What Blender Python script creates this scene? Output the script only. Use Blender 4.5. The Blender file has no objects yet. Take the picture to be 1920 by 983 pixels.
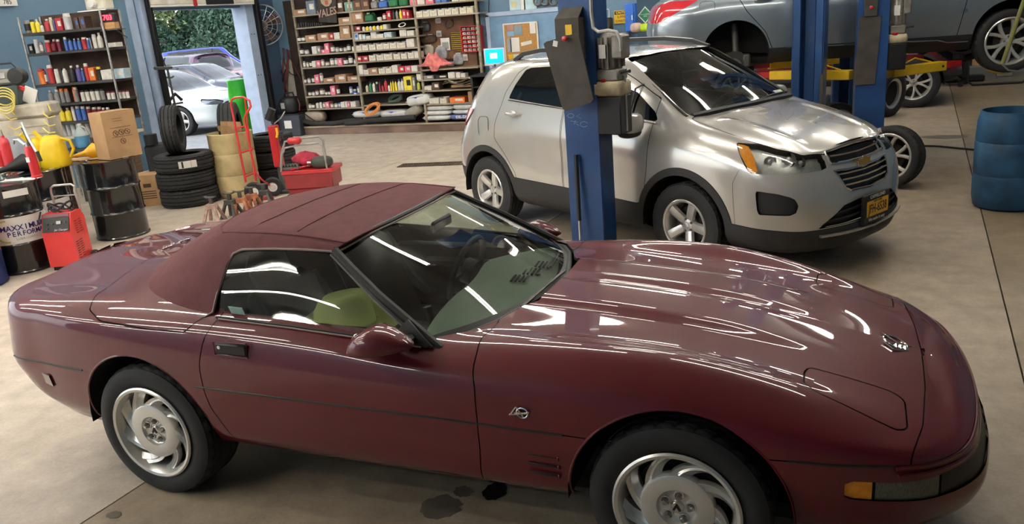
import bpy, bmesh, math, random
import numpy as np
from mathutils import Vector, Matrix, Euler
random.seed(7)
SC = bpy.context.scene
COL = SC.collection
PI = math.pi
def rad(a): return a*PI/180
# ------------------------------------------------------------------ camera
CAM_F, CAM_POS, CAM_YAW, CAM_PITCH, CAM_ROLL = 1522.84, (.51838, -3.34514, 2.05954), rad(113.262), rad(16.897), rad(-4.791)
def _axes():
    cy, sy, cp, sp = math.cos(CAM_YAW), math.sin(CAM_YAW), math.cos(CAM_PITCH), math.sin(CAM_PITCH)
    d = Vector((cp*cy, cp*sy, -sp)); r = Vector((sy, -cy, 0)); u = r.cross(d)
    c, s = math.cos(CAM_ROLL), math.sin(CAM_ROLL)
    return c*r+s*u, -s*r+c*u, d
AX_R, AX_U, AX_D = _axes()
_cd = bpy.data.cameras.new('camera'); CAM = bpy.data.objects.new('camera', _cd); COL.objects.link(CAM)
_cd.sensor_width = 36; _cd.lens = CAM_F/1920*36; _cd.clip_start = .05; _cd.clip_end = 400
CAM.matrix_world = Matrix(((AX_R.x, AX_U.x, -AX_D.x, CAM_POS[0]), (AX_R.y, AX_U.y, -AX_D.y, CAM_POS[1]), (AX_R.z, AX_U.z, -AX_D.z, CAM_POS[2]), (0, 0, 0, 1)))
SC.camera = CAM
# ------------------------------------------------------------------ world and exposure
SC.view_settings.view_transform = 'Standard'; SC.view_settings.look = 'None'
SC.view_settings.gamma = 1; SC.view_settings.use_curve_mapping = False
SC.view_settings.exposure = 0.25
W = bpy.data.worlds.new('sky'); SC.world = W; W.use_nodes = True
_n = W.node_tree.nodes; _l = W.node_tree.links; _n.clear()
_sky = _n.new('ShaderNodeTexSky'); _sky.sky_type = 'NISHITA'; _sky.sun_disc = False
_sky.sun_elevation = rad(48); _sky.sun_rotation = rad(200); _sky.air_density = 1.4; _sky.dust_density = 2.5
_mx = _n.new('ShaderNodeMixRGB'); _mx.inputs[0].default_value = .55; _mx.inputs[2].default_value = (7.5, 7.8, 8.2, 1)
_bg = _n.new('ShaderNodeBackground'); _bg.inputs[1].default_value = .33
_wo = _n.new('ShaderNodeOutputWorld')
_l.new(_sky.outputs[0], _mx.inputs[1]); _l.new(_mx.outputs[0], _bg.inputs[0]); _l.new(_bg.outputs[0], _wo.inputs[0])
TUBE_POWER = 41.0
def at(u, v, P, n):
    """point where the sight line of picture point (u,v) meets the plane through P with normal n"""
    w = AX_D + AX_R*((u-960)/CAM_F) - AX_U*((v-491.5)/CAM_F); o = Vector(CAM_POS); n = Vector(n)
    return o + w*((Vector(P)-o).dot(n)/w.dot(n))
def ray(u, v, D): return Vector(CAM_POS)+(AX_D+AX_R*((u-960)/CAM_F)-AX_U*((v-491.5)/CAM_F))*D
def atz(u, v, z=0): return at(u, v, (0, 0, z), (0, 0, 1))
# ------------------------------------------------------------------ materials
MATS = {}
def mat(name, col=(.5, .5, .5), rough=.5, metal=0, coat=0, var=.12, scale=6, bump=0, bscale=60, emit=0, ecol=None, trans=0, alpha=1, ior=1.45, col2=None, stretch=None, coatr=.05, spec=.5, det=4):
    if name in MATS: return MATS[name]
    m = bpy.data.materials.new(name); m.use_nodes = True; nt = m.node_tree; b = nt.nodes['Principled BSDF']
    tc = nt.nodes.new('ShaderNodeTexCoord'); mp = nt.nodes.new('ShaderNodeMapping'); nt.links.new(tc.outputs['Object'], mp.inputs[0])
    if stretch: mp.inputs['Scale'].default_value = stretch
    nz = nt.nodes.new('ShaderNodeTexNoise'); nz.inputs['Scale'].default_value = scale; nz.inputs['Detail'].default_value = det
    nt.links.new(mp.outputs[0], nz.inputs['Vector'])
    rp = nt.nodes.new('ShaderNodeValToRGB'); nt.links.new(nz.outputs['Fac'], rp.inputs[0])
    c2 = col2 if col2 else tuple(max(0, c*(1-var)) for c in col); c1 = col if col2 else tuple(min(1, c*(1+var)) for c in col)
    rp.color_ramp.elements[0].position = .35; rp.color_ramp.elements[1].position = .65
    rp.color_ramp.elements[0].color = (*c2, 1); rp.color_ramp.elements[1].color = (*c1, 1)
    nt.links.new(rp.outputs[0], b.inputs['Base Color'])
    b.inputs['Roughness'].default_value = rough; b.inputs['Metallic'].default_value = metal
    b.inputs['Coat Weight'].default_value = coat; b.inputs['Coat Roughness'].default_value = coatr
    b.inputs['IOR'].default_value = ior; b.inputs['Transmission Weight'].default_value = trans; b.inputs['Alpha'].default_value = alpha
    b.inputs['Specular IOR Level'].default_value = spec
    if emit: b.inputs['Emission Color'].default_value = (*(ecol or col), 1); b.inputs['Emission Strength'].default_value = emit
    if bump:
        n2 = nt.nodes.new('ShaderNodeTexNoise'); n2.inputs['Scale'].default_value = bscale; n2.inputs['Detail'].default_value = 3
        nt.links.new(mp.outputs[0], n2.inputs['Vector'])
        bp = nt.nodes.new('ShaderNodeBump'); bp.inputs['Strength'].default_value = bump; bp.inputs['Distance'].default_value = .01
        nt.links.new(n2.outputs['Fac'], bp.inputs['Height']); nt.links.new(bp.outputs[0], b.inputs['Normal'])
    MATS[name] = m; return m
def glass(name, tint=(.5, .6, .55), a=.4, rough=.02):
    """thin pane: tinted see-through film plus mirror reflection"""
    if name in MATS: return MATS[name]
    m = bpy.data.materials.new(name); m.use_nodes = True; nt = m.node_tree; nt.nodes.clear()
    o = nt.nodes.new('ShaderNodeOutputMaterial'); mix = nt.nodes.new('ShaderNodeMixShader'); t = nt.nodes.new('ShaderNodeBsdfTransparent')
    g = nt.nodes.new('ShaderNodeBsdfGlossy'); lw = nt.nodes.new('ShaderNodeLayerWeight'); lw.inputs[0].default_value = .5; pw = nt.nodes.new('ShaderNodeMath'); pw.operation = 'POWER'; pw.inputs[1].default_value = 4.5; fr = nt.nodes.new('ShaderNodeMath'); fr.operation = 'MULTIPLY_ADD'; fr.inputs[1].default_value = .93; fr.inputs[2].default_value = .07; nt.links.new(lw.outputs['Facing'], pw.inputs[0]); nt.links.new(pw.outputs[0], fr.inputs[0])
    nz = nt.nodes.new('ShaderNodeTexNoise'); nz.inputs['Scale'].default_value = 3; rp = nt.nodes.new('ShaderNodeValToRGB'); nt.links.new(nz.outputs['Fac'], rp.inputs[0])
    rp.color_ramp.elements[0].color = (*[c*.95 for c in tint], 1); rp.color_ramp.elements[1].color = (*tint, 1)
    nt.links.new(rp.outputs[0], t.inputs[0]); g.inputs['Roughness'].default_value = rough
    ad = nt.nodes.new('ShaderNodeMath'); ad.operation = 'MULTIPLY'; ad.inputs[1].default_value = a
    nt.links.new(fr.outputs[0], ad.inputs[0]); nt.links.new(ad.outputs[0], mix.inputs[0]); nt.links.new(t.outputs[0], mix.inputs[1]); nt.links.new(g.outputs[0], mix.inputs[2]); nt.links.new(mix.outputs[0], o.inputs[0])
    MATS[name] = m; return m
# ------------------------------------------------------------------ objects
def tag(o, label=None, cat=None, group=None, kind=None):
    if label: o['label'] = label
    if cat: o['category'] = cat
    if group: o['group'] = group
    if kind: o['kind'] = kind
    return o
def thing(name, label, cat, loc=(0, 0, 0), rotz=0, group=None, rot=None):
    o = bpy.data.objects.new(name, None); COL.objects.link(o); o.empty_display_size = .1
    o.location = loc; o.rotation_euler = rot if rot else (0, 0, rotz)
    return tag(o, label, cat, group)
def mobj(name, me, m, parent=None, loc=None, rot=None):
    o = bpy.data.objects.new(name, me); COL.objects.link(o)
    if m is not None and not me.materials: me.materials.append(m)
    if parent is not None: o.parent = parent
    if loc is not None: o.location = loc
    if rot is not None: o.rotation_euler = rot
    return o
def copy_tree(o, parent=None):
    c = o.copy(); COL.objects.link(c); c.parent = parent
    for ch in list(o.children): copy_tree(ch, c)
    return c
def ordn(i): return ['first', 'second', 'third', 'fourth', 'fifth', 'sixth', 'seventh', 'eighth', 'ninth', 'tenth', 'eleventh', 'twelfth', 'thirteenth', 'fourteenth', 'fifteenth', 'sixteenth', 'seventeenth', 'eighteenth', 'nineteenth', 'twentieth', 'twenty-first', 'twenty-second', 'twenty-third', 'twenty-fourth', 'twenty-fifth', 'twenty-sixth'][i]
# ------------------------------------------------------------------ mesh builder
class MB:
    def __init__(s): s.v = []; s.f = []; s.mi = []; s.cur = 0; s.M = None
    def _add(s, vs, fs):
        o = len(s.v)
        if s.M is not None: vs = [s.M @ Vector(p) for p in vs]
        s.v += [tuple(p) for p in vs]; s.f += [tuple(o+i for i in f) for f in fs]; s.mi += [s.cur]*len(fs); return s
    def box(s, c, d, b=0, R=None):
        """box centred at c with size d; b = chamfer"""
        x, y, z = d[0]/2, d[1]/2, d[2]/2
        if b <= 0:
            P = [(-x, -y, -z), (x, -y, -z), (x, y, -z), (-x, y, -z), (-x, -y, z), (x, -y, z), (x, y, z), (-x, y, z)]
            F = [(3, 2, 1, 0), (4, 5, 6, 7), (0, 1, 5, 4), (1, 2, 6, 5), (2, 3, 7, 6), (3, 0, 4, 7)]
        else:
            b = min(b, x*.95, y*.95, z*.95); P = []; idx = {}
            for sx in (-1, 1):
                for sy in (-1, 1):
                    for sz in (-1, 1):
                        for k, p in enumerate(((sx*x, sy*(y-b), sz*(z-b)), (sx*(x-b), sy*y, sz*(z-b)), (sx*(x-b), sy*(y-b), sz*z))):
                            idx[(sx, sy, sz, k)] = len(P); P.append(p)
            F = []; g = lambda a, c_, e, k: idx[(a, c_, e, k)]
            for q in (-1, 1):
                for k, fn in ((0, lambda a, c_: (q, a, c_, 0)), (1, lambda a, c_: (a, q, c_, 1)), (2, lambda a, c_: (a, c_, q, 2))):
                    F.append([idx[fn(-1, -1)], idx[fn(1, -1)], idx[fn(1, 1)], idx[fn(-1, 1)]])
            for a in (-1, 1):
                for c_ in (-1, 1):
                    F.append([g(a, c_, -1, 0), g(a, c_, 1, 0), g(a, c_, 1, 1), g(a, c_, -1, 1)])
                    F.append([g(a, -1, c_, 0), g(a, 1, c_, 0), g(a, 1, c_, 2), g(a, -1, c_, 2)])
                    F.append([g(-1, a, c_, 1), g(1, a, c_, 1), g(1, a, c_, 2), g(-1, a, c_, 2)])
                    for e in (-1, 1): F.append([g(a, c_, e, 0), g(a, c_, e, 1), g(a, c_, e, 2)])
            G = []
            for f in F:
                A = [Vector(P[i]) for i in f]; n = (A[1]-A[0]).cross(A[2]-A[0]); ct = sum(A, Vector())/len(A)
                G.append(tuple(f) if n.dot(ct) > 0 else tuple(reversed(f)))
            F = G
        T = Matrix.Translation(c) @ (R.to_4x4() if R is not None else Matrix.Identity(4))
        return s._add([T @ Vector(p) for p in P], F)
    def cyl(s, p0, p1, r0, r1=None, n=16, cap=True):
        r1 = r0 if r1 is None else r1; p0 = Vector(p0); p1 = Vector(p1); d = (p1-p0).normalized()
        a = Vector((0, 0, 1)) if abs(d.z) < .9 else Vector((1, 0, 0)); x = a.cross(d).normalized(); y = d.cross(x)
        P = []
        for p, r in ((p0, r0), (p1, r1)):
            for i in range(n): t = 2*PI*i/n; P.append(p+(x*math.cos(t)+y*math.sin(t))*r)
        F = [(i, (i+1) % n, n+(i+1) % n, n+i) for i in range(n)]
        if cap: F += [tuple(reversed(range(n))), tuple(range(n, 2*n))]
        return s._add(P, F)
    def lathe(s, prof, n=24, ax='z', c=(0, 0, 0), close=False, cap=True):
        """prof = [(radius, height)...] turned about an axis"""
        P = []; m = len(prof)
        for r, h in prof:
            for i in range(n):
                t = 2*PI*i/n; a, b = r*math.cos(t), r*math.sin(t)
                P.append({'z': (a, b, h), 'y': (b, h, a), 'x': (h, a, b)}[ax])
        F = []
        for k in range(m-1 if not close else m):
            k2 = (k+1) % m
            for i in range(n): F.append((k*n+i, k*n+(i+1) % n, k2*n+(i+1) % n, k2*n+i))
        if not close and cap:
            if prof[0][0] > 1e-6: F.append(tuple(reversed(range(n))))
            if prof[-1][0] > 1e-6: F.append(tuple(range((m-1)*n, m*n)))
        return s._add([Vector(p)+Vector(c) for p in P], F)
    def tube(s, path, r, n=8, closed=False, cap=True, flat=None):
        """round (or flat = (w, h)) section swept along a path; r may be a list"""
        P = [Vector(p) for p in path]; m = len(P); rs = r if isinstance(r, (list, tuple)) else [r]*m
        V = []; up = None
        for i in range(m):
            a = P[(i-1) % m] if (i > 0 or closed) else P[i]; b = P[(i+1) % m] if (i < m-1 or closed) else P[i]
            d = (b-a).normalized()
            if up is None:
                up = Vector((0, 0, 1)) if abs(d.z) < .95 else Vector((0, 1, 0))
            x = up.cross(d)
            if x.length < 1e-5: x = Vector((1, 0, 0)).cross(d)
            x.normalize(); y = d.cross(x); up = y
            for k in range(n):
                t = 2*PI*(k+.5)/n
                if flat: V.append(P[i]+x*(math.copysign(1, math.cos(t))*flat[0]/2)+y*(math.copysign(1, math.sin(t))*flat[1]/2))
                else: V.append(P[i]+(x*math.cos(t)+y*math.sin(t))*rs[i])
        F = []
        for i in range(m if closed else m-1):
            j = (i+1) % m
            for k in range(n): F.append((i*n+k, i*n+(k+1) % n, j*n+(k+1) % n, j*n+k))
        if cap and not closed: F += [tuple(reversed(range(n))), tuple(range((m-1)*n, m*n))]
        return s._add(V, F)
    def prism(s, pts, off):
        """polygon (3-D points) pushed along off"""
        n = len(pts); A = [Vector(p) for p in pts]; o = Vector(off); nn = Vector()
        for i in range(n): nn += A[i].cross(A[(i+1) % n])
        fl = nn.dot(o) > 0
        F = [tuple(range(n)), tuple(range(2*n-1, n-1, -1))]+[(i, n+i, n+(i+1) % n, (i+1) % n) for i in range(n)]
        if fl: F = [tuple(reversed(f)) for f in F]
        return s._add(A+[p+o for p in A], F)
    def grid(s, P, flip=False, wrapu=False, wrapv=False):
        m, n = len(P), len(P[0]); F = []
        for i in range(m if wrapu else m-1):
            for j in range(n if wrapv else n-1):
                a, b, c, d = i*n+j, ((i+1) % m)*n+j, ((i+1) % m)*n+(j+1) % n, i*n+(j+1) % n
                F.append((d, c, b, a) if flip else (a, b, c, d))
        return s._add([p for r in P for p in r], F)
    def ell(s, c, r, n=16, m=10, R=None, pw=1.0):
        """ellipsoid (pw < 1 makes it boxier)"""
        f = lambda v: math.copysign(abs(v)**pw, v); P = []
        for i in range(m+1):
            a = -PI/2+PI*i/m
            for j in range(n):
                t = 2*PI*j/n; p = Vector((f(math.cos(a))*f(math.cos(t))*r[0], f(math.cos(a))*f(math.sin(t))*r[1], f(math.sin(a))*r[2]))
                P.append((R @ p if R is not None else p)+Vector(c))
        F = [(i*n+j, i*n+(j+1) % n, (i+1)*n+(j+1) % n, (i+1)*n+j) for i in range(m) for j in range(n)]
        return s._add(P, F)
    def mesh(s, name, smooth=40):
        me = bpy.data.meshes.new(name); me.from_pydata(s.v, [], s.f); me.validate(clean_customdata=False)
        if max(s.mi or [0]) > 0 and len(me.polygons) == len(s.mi): me.polygons.foreach_set('material_index', s.mi)
        if smooth:
            me.shade_smooth(); me.set_sharp_from_angle(angle=rad(smooth))
        me.update(); return me
    def build(s, name, m, parent=None, smooth=40, loc=None, rot=None):
        return mobj(name, s.mesh(name, smooth), m, parent, loc, rot)
def rotm(rx=0, ry=0, rz=0): return Euler((rx, ry, rz)).to_matrix()
# ------------------------------------------------------------------ lofted surfaces that can be cut into panels
def cr_interp(P, t, tt, sharp=()):
    """cubic through points P (n,...) at knots t, sampled at tt"""
    P = np.asarray(P, float); t = np.asarray(t, float); n = len(t); sh = (slice(None),)+(None,)*(P.ndim-1)
    s = (P[1:]-P[:-1])/(t[1:]-t[:-1])[sh]
    ml = np.zeros_like(P); h = t[1:]-t[:-1]
    ml[1:-1] = (s[:-1]*h[1:][sh]+s[1:]*h[:-1][sh])/(h[:-1]+h[1:])[sh]
    ml[0] = s[0]; ml[-1] = s[-1]; mr = ml.copy()
    for k in sharp:
        if 0 < k < n-1: ml[k] = s[k-1]; mr[k] = s[k]
    i = np.clip(np.searchsorted(t, tt, 'right')-1, 0, n-2); hh = h[i][sh]; u = ((tt-t[i])/h[i])[sh]
    return (2*u**3-3*u**2+1)*P[i]+(u**3-2*u**2+u)*hh*mr[i]+(-2*u**3+3*u**2)*P[i+1]+(u**3-u**2)*hh*ml[i+1]
def dense(t, step):
    r = []
    for a, b in zip(t[:-1], t[1:]):
        k = max(1, int(math.ceil((b-a)/step))); r += list(np.linspace(a, b, k, endpoint=False))
    return np.array(r+[t[-1]])
class Srf:
    def __init__(s, V, F, N=None): s.V = np.asarray(V, float); s.F = F; s.N = N if N is not None else s.normals()
    def normals(s):
        N = np.zeros_like(s.V)
        for f in s.F:
            p = s.V[list(f)]; n = np.cross(p[1]-p[0], p[2]-p[0])
            if len(f) > 3: n = n+np.cross(p[2]-p[0], p[3]-p[0])
            for i in f: N[i] += n
        return N/np.maximum(np.linalg.norm(N, axis=1), 1e-12)[:, None]
    @staticmethod
    def net(P, su=.03, sv=.03, sharp_u=(), sharp_v=(), mirror=True, flip=False, deform=None):
        """P (m,n,3) control points: i along the car, j around the section; mirrored in y"""
        P = np.asarray(P, float); m, n = P.shape[:2]
        tu = np.concatenate([[0], np.cumsum(np.linalg.norm(P[1:]-P[:-1], axis=2).mean(1)+1e-4)])
        tv = np.concatenate([[0], np.cumsum(np.linalg.norm(P[:, 1:]-P[:, :-1], axis=2).mean(0)+1e-4)])
        A = cr_interp(P, tu, dense(tu, su), sharp_u)
        B = cr_interp(A.transpose(1, 0, 2), tv, dense(tv, sv), sharp_v).transpose(1, 0, 2)
        if deform: B = deform(B)
        a, b = B.shape[:2]; F = [(i*b+j, (i+1)*b+j, (i+1)*b+j+1, i*b+j+1) for i in range(a-1) for j in range(b-1)]
        if flip: F = [f[::-1] for f in F]
        V = B.reshape(-1, 3)
        # numeric normals over the grid
        du = np.gradient(B, axis=0); dv = np.gradient(B, axis=1); N = np.cross(du, dv).reshape(-1, 3)
        if flip: N = -N
        N /= np.maximum(np.linalg.norm(N, axis=1), 1e-12)[:, None]
        S = Srf(V, F, N)
        if mirror:
            k = len(V); mm = np.array([1, -1, 1])
            S = Srf(np.vstack([V, V*mm]), F+[tuple(k+i for i in f[::-1]) for f in F], np.vstack([N, N*mm]))
        return S
    def clip(s, fv):
        """split by the sign of fv at the vertices -> (negative, positive)"""
        V = list(map(tuple, s.V)); N = list(map(tuple, s.N)); cache = {}; neg = []; pos = []; sg = fv > 0
        def cut(a, b):
            k = (a, b) if a < b else (b, a)
            if k not in cache:
                t = fv[k[0]]/(fv[k[0]]-fv[k[1]]); cache[k] = len(V)
                V.append(tuple(np.array(V[k[0]])*(1-t)+np.array(V[k[1]])*t)); N.append(tuple(np.array(N[k[0]])*(1-t)+np.array(N[k[1]])*t))
            return cache[k]
        for f in s.F:
            q = [sg[i] for i in f]
            if all(q): pos.append(f)
            elif not any(q): neg.append(f)
            else:
                A = []; B = []; m = len(f)
                for k in range(m):
                    a, b = f[k], f[(k+1) % m]
                    (B if sg[a] else A).append(a)
                    if sg[a] != sg[b]: c = cut(a, b); A.append(c); B.append(c)
                if len(A) > 2: neg.append(tuple(A))
                if len(B) > 2: pos.append(tuple(B))
        V = np.array(V); N = np.array(N)
        def pack(F):
            if not F: return Srf(np.zeros((0, 3)), [], np.zeros((0, 3)))
            ids = np.unique(np.concatenate([np.array(f) for f in F])); mp = np.full(len(V), -1); mp[ids] = np.arange(len(ids))
            return Srf(V[ids], [tuple(int(mp[i]) for i in f) for f in F], N[ids])
        return pack(neg), pack(pos)
    def cut(s, fn, gap=.0022):
        """fn(V) signed distance; panels stand apart by two gaps -> (inside, outside)"""
        a = s.clip(fn(s.V)+gap)[0]; b = s.clip(fn(s.V)-gap)[1]; return a, b
    def outward(s, d):
        return s if (s.N@np.array(d, float)).mean() > 0 else Srf(s.V, [f[::-1] for f in s.F], -s.N)
    def keep(s, fn): return s.clip(fn(s.V))[0]
    def comps(s):
        """connected pieces, largest first"""
        par = list(range(len(s.V)))
        def fd(a):
            while par[a] != a: par[a] = par[par[a]]; a = par[a]
            return a
        key = {}
        for i, v in enumerate(np.round(s.V, 5)):
            k = tuple(v)
            if k in key: par[fd(i)] = fd(key[k])
            else: key[k] = i
        for f in s.F:
            for i in f[1:]: par[fd(i)] = fd(f[0])
        D = {}
        for f in s.F: D.setdefault(fd(f[0]), []).append(f)
        out = []
        for F in sorted(D.values(), key=len, reverse=True):
            ids = np.unique(np.concatenate([np.array(f) for f in F])); mp = {int(a): i for i, a in enumerate(ids)}; out.append(Srf(s.V[ids], [tuple(mp[int(i)] for i in f) for f in F], s.N[ids]))
        return out
    def offset(s, d): return Srf(s.V+s.N*d, s.F, s.N)
    def thick(s, d):
        """returns rim-closed double skin (outer + inner moved by -d along the normal)"""
        n = len(s.V); E = {}
        for f in s.F:
            for k in range(len(f)):
                a, b = f[k], f[(k+1) % len(f)]; E[(a, b)] = E.get((a, b), 0)+1
        V = np.vstack([s.V, s.V-s.N*d]); F = list(s.F)+[tuple(n+i for i in f[::-1]) for f in s.F]
        for (a, b) in E:
            if (b, a) not in E: F.append((b, a, n+a, n+b))
        return Srf(V, F, np.vstack([s.N, -s.N]))
    def build(s, name, m, parent=None, custom=True):
        me = bpy.data.meshes.new(name); me.from_pydata(s.V.tolist(), [], [tuple(f) for f in s.F]); me.shade_smooth()
        if custom: me.normals_split_custom_set_from_vertices(s.N.tolist())
        me.update(); return mobj(name, me, m, parent)
def sd_poly(P, poly):
    """signed distance of 2-D points to a closed polygon (negative inside)"""
    P = np.asarray(P, float); A = np.asarray(poly, float); B = np.roll(A, -1, 0); d = np.full(len(P), 1e9); ins = np.zeros(len(P), bool)
    for a, b in zip(A, B):
        e = b-a
        if e@e < 1e-12: continue
        w = P-a; t = np.clip((w@e)/(e@e), 0, 1); d = np.minimum(d, np.linalg.norm(w-t[:, None]*e, axis=1))
        c = ((a[1] > P[:, 1]) != (b[1] > P[:, 1]))
        with np.errstate(divide='ignore', invalid='ignore'): x = (b[0]-a[0])*(P[:, 1]-a[1])/(b[1]-a[1])+a[0]
        ins ^= c & (P[:, 0] < x)
    return np.where(ins, -d, d)
def interp(x, K): return np.interp(x, [k[0] for k in K], [k[1] for k in K])
# ------------------------------------------------------------------ shared little shapes
FONT = {}
def text_mesh(s, size=1.0, depth=.002, bold=0.0, shear=0.0):
    c = bpy.data.curves.new('lettering', 'FONT'); c.body = s; c.size = size; c.extrude = depth; c.offset = bold; c.shear = shear; c.align_x = 'CENTER'; c.align_y = 'CENTER'; c.resolution_u = 2
    o = bpy.data.objects.new('lettering', c); COL.objects.link(o); dg = bpy.context.evaluated_depsgraph_get(); dg.update()
    me = bpy.data.meshes.new_from_object(o.evaluated_get(dg)); bpy.data.objects.remove(o); bpy.data.curves.remove(c); return me
def text(name, s, size, m, parent, loc, rot, depth=.001, bold=0.0, shear=0.0, sx=1.0):
    o = mobj(name, text_mesh(s, size, depth, bold, shear), m, parent, loc, rot); o.scale = (sx, 1, 1); return o
# ================================================================== the room
X0, X1, Y0, Y1, YF, ZC = -10.7, 7.5, -7.0, 11.3, 19.0, 4.5
concrete = bpy.data.materials.new('stained_brightened_concrete'); concrete.use_nodes = True
def _conc(m, ca, cb, cc, rough=.55):
    nt = m.node_tree; b = nt.nodes['Principled BSDF']; tc = nt.nodes.new('ShaderNodeTexCoord'); L = nt.links.new
    def noise(s, d, r=.55):
        n = nt.nodes.new('ShaderNodeTexNoise'); n.inputs['Scale'].default_value = s; n.inputs['Detail'].default_value = d; n.inputs['Roughness'].default_value = r; L(tc.outputs['Object'], n.inputs['Vector']); return n
    def ramp(n, a, c, p0=.3, p1=.7):
        r = nt.nodes.new('ShaderNodeValToRGB'); L(n.outputs['Fac'], r.inputs[0]); r.color_ramp.elements[0].position = p0; r.color_ramp.elements[1].position = p1
        r.color_ramp.elements[0].color = (*a, 1); r.color_ramp.elements[1].color = (*c, 1); return r
    r1 = ramp(noise(.55, 6), ca, cb); r2 = ramp(noise(5, 8, .65), (.72,)*3, (1.1,)*3, .32, .68); r3 = ramp(noise(1.3, 10, .7), (0, 0, 0), (1, 1, 1), .60, .72)
    r4 = ramp(noise(60, 3), (.9,)*3, (1.06,)*3)
    mu = nt.nodes.new('ShaderNodeMixRGB'); mu.blend_type = 'MULTIPLY'; mu.inputs[0].default_value = 1; L(r1.outputs[0], mu.inputs[1]); L(r2.outputs[0], mu.inputs[2])
    mv = nt.nodes.new('ShaderNodeMixRGB'); mv.blend_type = 'MULTIPLY'; mv.inputs[0].default_value = 1; L(mu.outputs[0], mv.inputs[1]); L(r4.outputs[0], mv.inputs[2])
    mw = nt.nodes.new('ShaderNodeMixRGB'); L(r3.outputs[0], mw.inputs[0]); L(mv.outputs[0], mw.inputs[1]); mw.inputs[2].default_value = (*cc, 1)
    ms = nt.nodes.new('ShaderNodeMath'); ms.operation = 'MULTIPLY'; ms.inputs[1].default_value = .45; L(r3.outputs[0], ms.inputs[0]); L(ms.outputs[0], mw.inputs[0])
    L(mw.outputs[0], b.inputs['Base Color']); b.inputs['Roughness'].default_value = rough
    bp = nt.nodes.new('ShaderNodeBump'); bp.inputs['Strength'].default_value = .12; bp.inputs['Distance'].default_value = .01; L(noise(25, 6).outputs['Fac'], bp.inputs['Height']); L(bp.outputs[0], b.inputs['Normal'])
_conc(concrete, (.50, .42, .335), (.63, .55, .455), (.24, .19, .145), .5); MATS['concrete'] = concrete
concrete2 = bpy.data.materials.new('worn_dimmed_concrete'); concrete2.use_nodes = True; _conc(concrete2, (.32, .25, .175), (.43, .35, .26), (.13, .10, .07), .5); concrete3 = bpy.data.materials.new('oil_browned_dimmed_concrete'); concrete3.use_nodes = True
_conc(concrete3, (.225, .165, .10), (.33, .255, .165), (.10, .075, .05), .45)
asphalt = bpy.data.materials.new('grey_asphalt'); asphalt.use_nodes = True; _conc(asphalt, (.30, .30, .31), (.38, .38, .39), (.2, .2, .2), .85)
M_joint = mat('joint_dirt', (.03, .026, .022), .9)
M_blue = mat('blue_wall_paint', (.115, .205, .30), .55, var=.05, scale=1.5, bump=.05, bscale=8)
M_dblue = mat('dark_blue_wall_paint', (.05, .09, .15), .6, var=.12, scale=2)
M_lblue = mat('pale_blue_steel_paint', (.36, .45, .60), .45, var=.08)
M_ceil = mat('white_ceiling_paint', (.55, .53, .49), .8)
M_brown = mat('brown_board', (.12, .075, .05), .6, var=.3, scale=5, stretch=(1, 1, 6))
M_black = mat('black_plastic', (.012, .012, .013), .45)
M_rubber = mat('black_rubber', (.021, .021, .022), .7, var=.2)
M_steel = mat('bright_steel', (.62, .62, .62), .28, 1, var=.06)
M_dsteel = mat('dull_dark_steel', (.12, .115, .11), .5, .7, var=.2)
M_white = mat('white_card', (.72, .70, .66), .6, var=.05)
M_cream = mat('cream_plastic', (.62, .58, .47), .5, var=.12)
M_red = mat('red_paint', (.50, .02, .025), .35, coat=.4, var=.1)
M_yel = mat('yellow_paint', (.80, .50, .02), .45, var=.1)
M_card = mat('brown_cardboard', (.40, .24, .12), .8, var=.08)
# floor slabs with open joints over a dirt bed
fl = MB().box(((X0+X1)/2, (Y0+YF)/2, -.13), (X1-X0, YF-Y0, .2)).build('floor', M_joint, smooth=0); tag(fl, kind='structure')
JX = [X0-.6, -6.5, -2.58, 1.34, 5.3, X1+.6]; g = .005; sl = .066
for i in range(5):
    for j, (ya, yb) in enumerate(((Y0, 9.2), (9.2, YF))):
        q = lambda x, y: (min(max(x+sl*y, X0), X1), y, -.03)
        P = [q(JX[i]+g, ya+g), q(JX[i+1]-g, ya+g), q(JX[i+1]-g, yb-g), q(JX[i]+g, yb-g)]
        MB().prism(P, (0, 0, .03)).build('slab', (concrete, concrete, concrete2, concrete3, concrete3)[i], fl, smooth=0)  # slab tones hold browner dirt on the right plus the left-to-right light falloff
# oil and water stains, thin films on the slab
M_oil = mat('black_oil_film', (.018, .015, .013), .25, var=.3)
M_damp = mat('damp_concrete', (.14, .115, .09), .4, var=.2)
for k, (u, v, rx, ry, m) in enumerate(((928, 922, .055, .075, M_oil), (868, 922, .05, .045, M_damp), (826, 950, .10, .09, M_damp), (214, 966, .04, .03, M_damp), (1775, 257, .3, .16, M_damp))):
    c = atz(u, v); rr = random.Random(k); n = 26
    P = [(c.x+rx*(.8+.3*rr.random())*math.cos(2*PI*i/n), c.y+ry*(.8+.3*rr.random())*math.sin(2*PI*i/n), .0004) for i in range(n)]
    MB().prism(P, (0, 0, .0008)).build('oil_stain', m, fl, smooth=0)
# floor drain grate
gA, gB = atz(750, 311), atz(878, 306); gd = (gB-gA); ga = math.atan2(gd.y, gd.x)
gr = thing('floor_grate', 'rusty slotted drain grate in the floor before the shelves', 'grate', (gA+gd/2).to_tuple(), ga)
M_rust = mat('rusty_iron', (.09, .06, .04), .8, .3, var=.4, scale=20)
f = MB(); w = gd.length
for s_ in (-1, 1): f.box((0, s_*.125, .004), (w, .03, .012)); f.box((s_*(w/2-.015), 0, .004), (.03, .25, .012))
f.build('frame', M_rust, gr, smooth=0)
bar = MB().box((0, 0, 0), (.022, .22, .01)).mesh('bar', 0)
for i in range(int(w/.045)-1): mobj('bar', bar, M_rust, gr, (-w/2+.05+i*.045, 0, .005))
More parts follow.
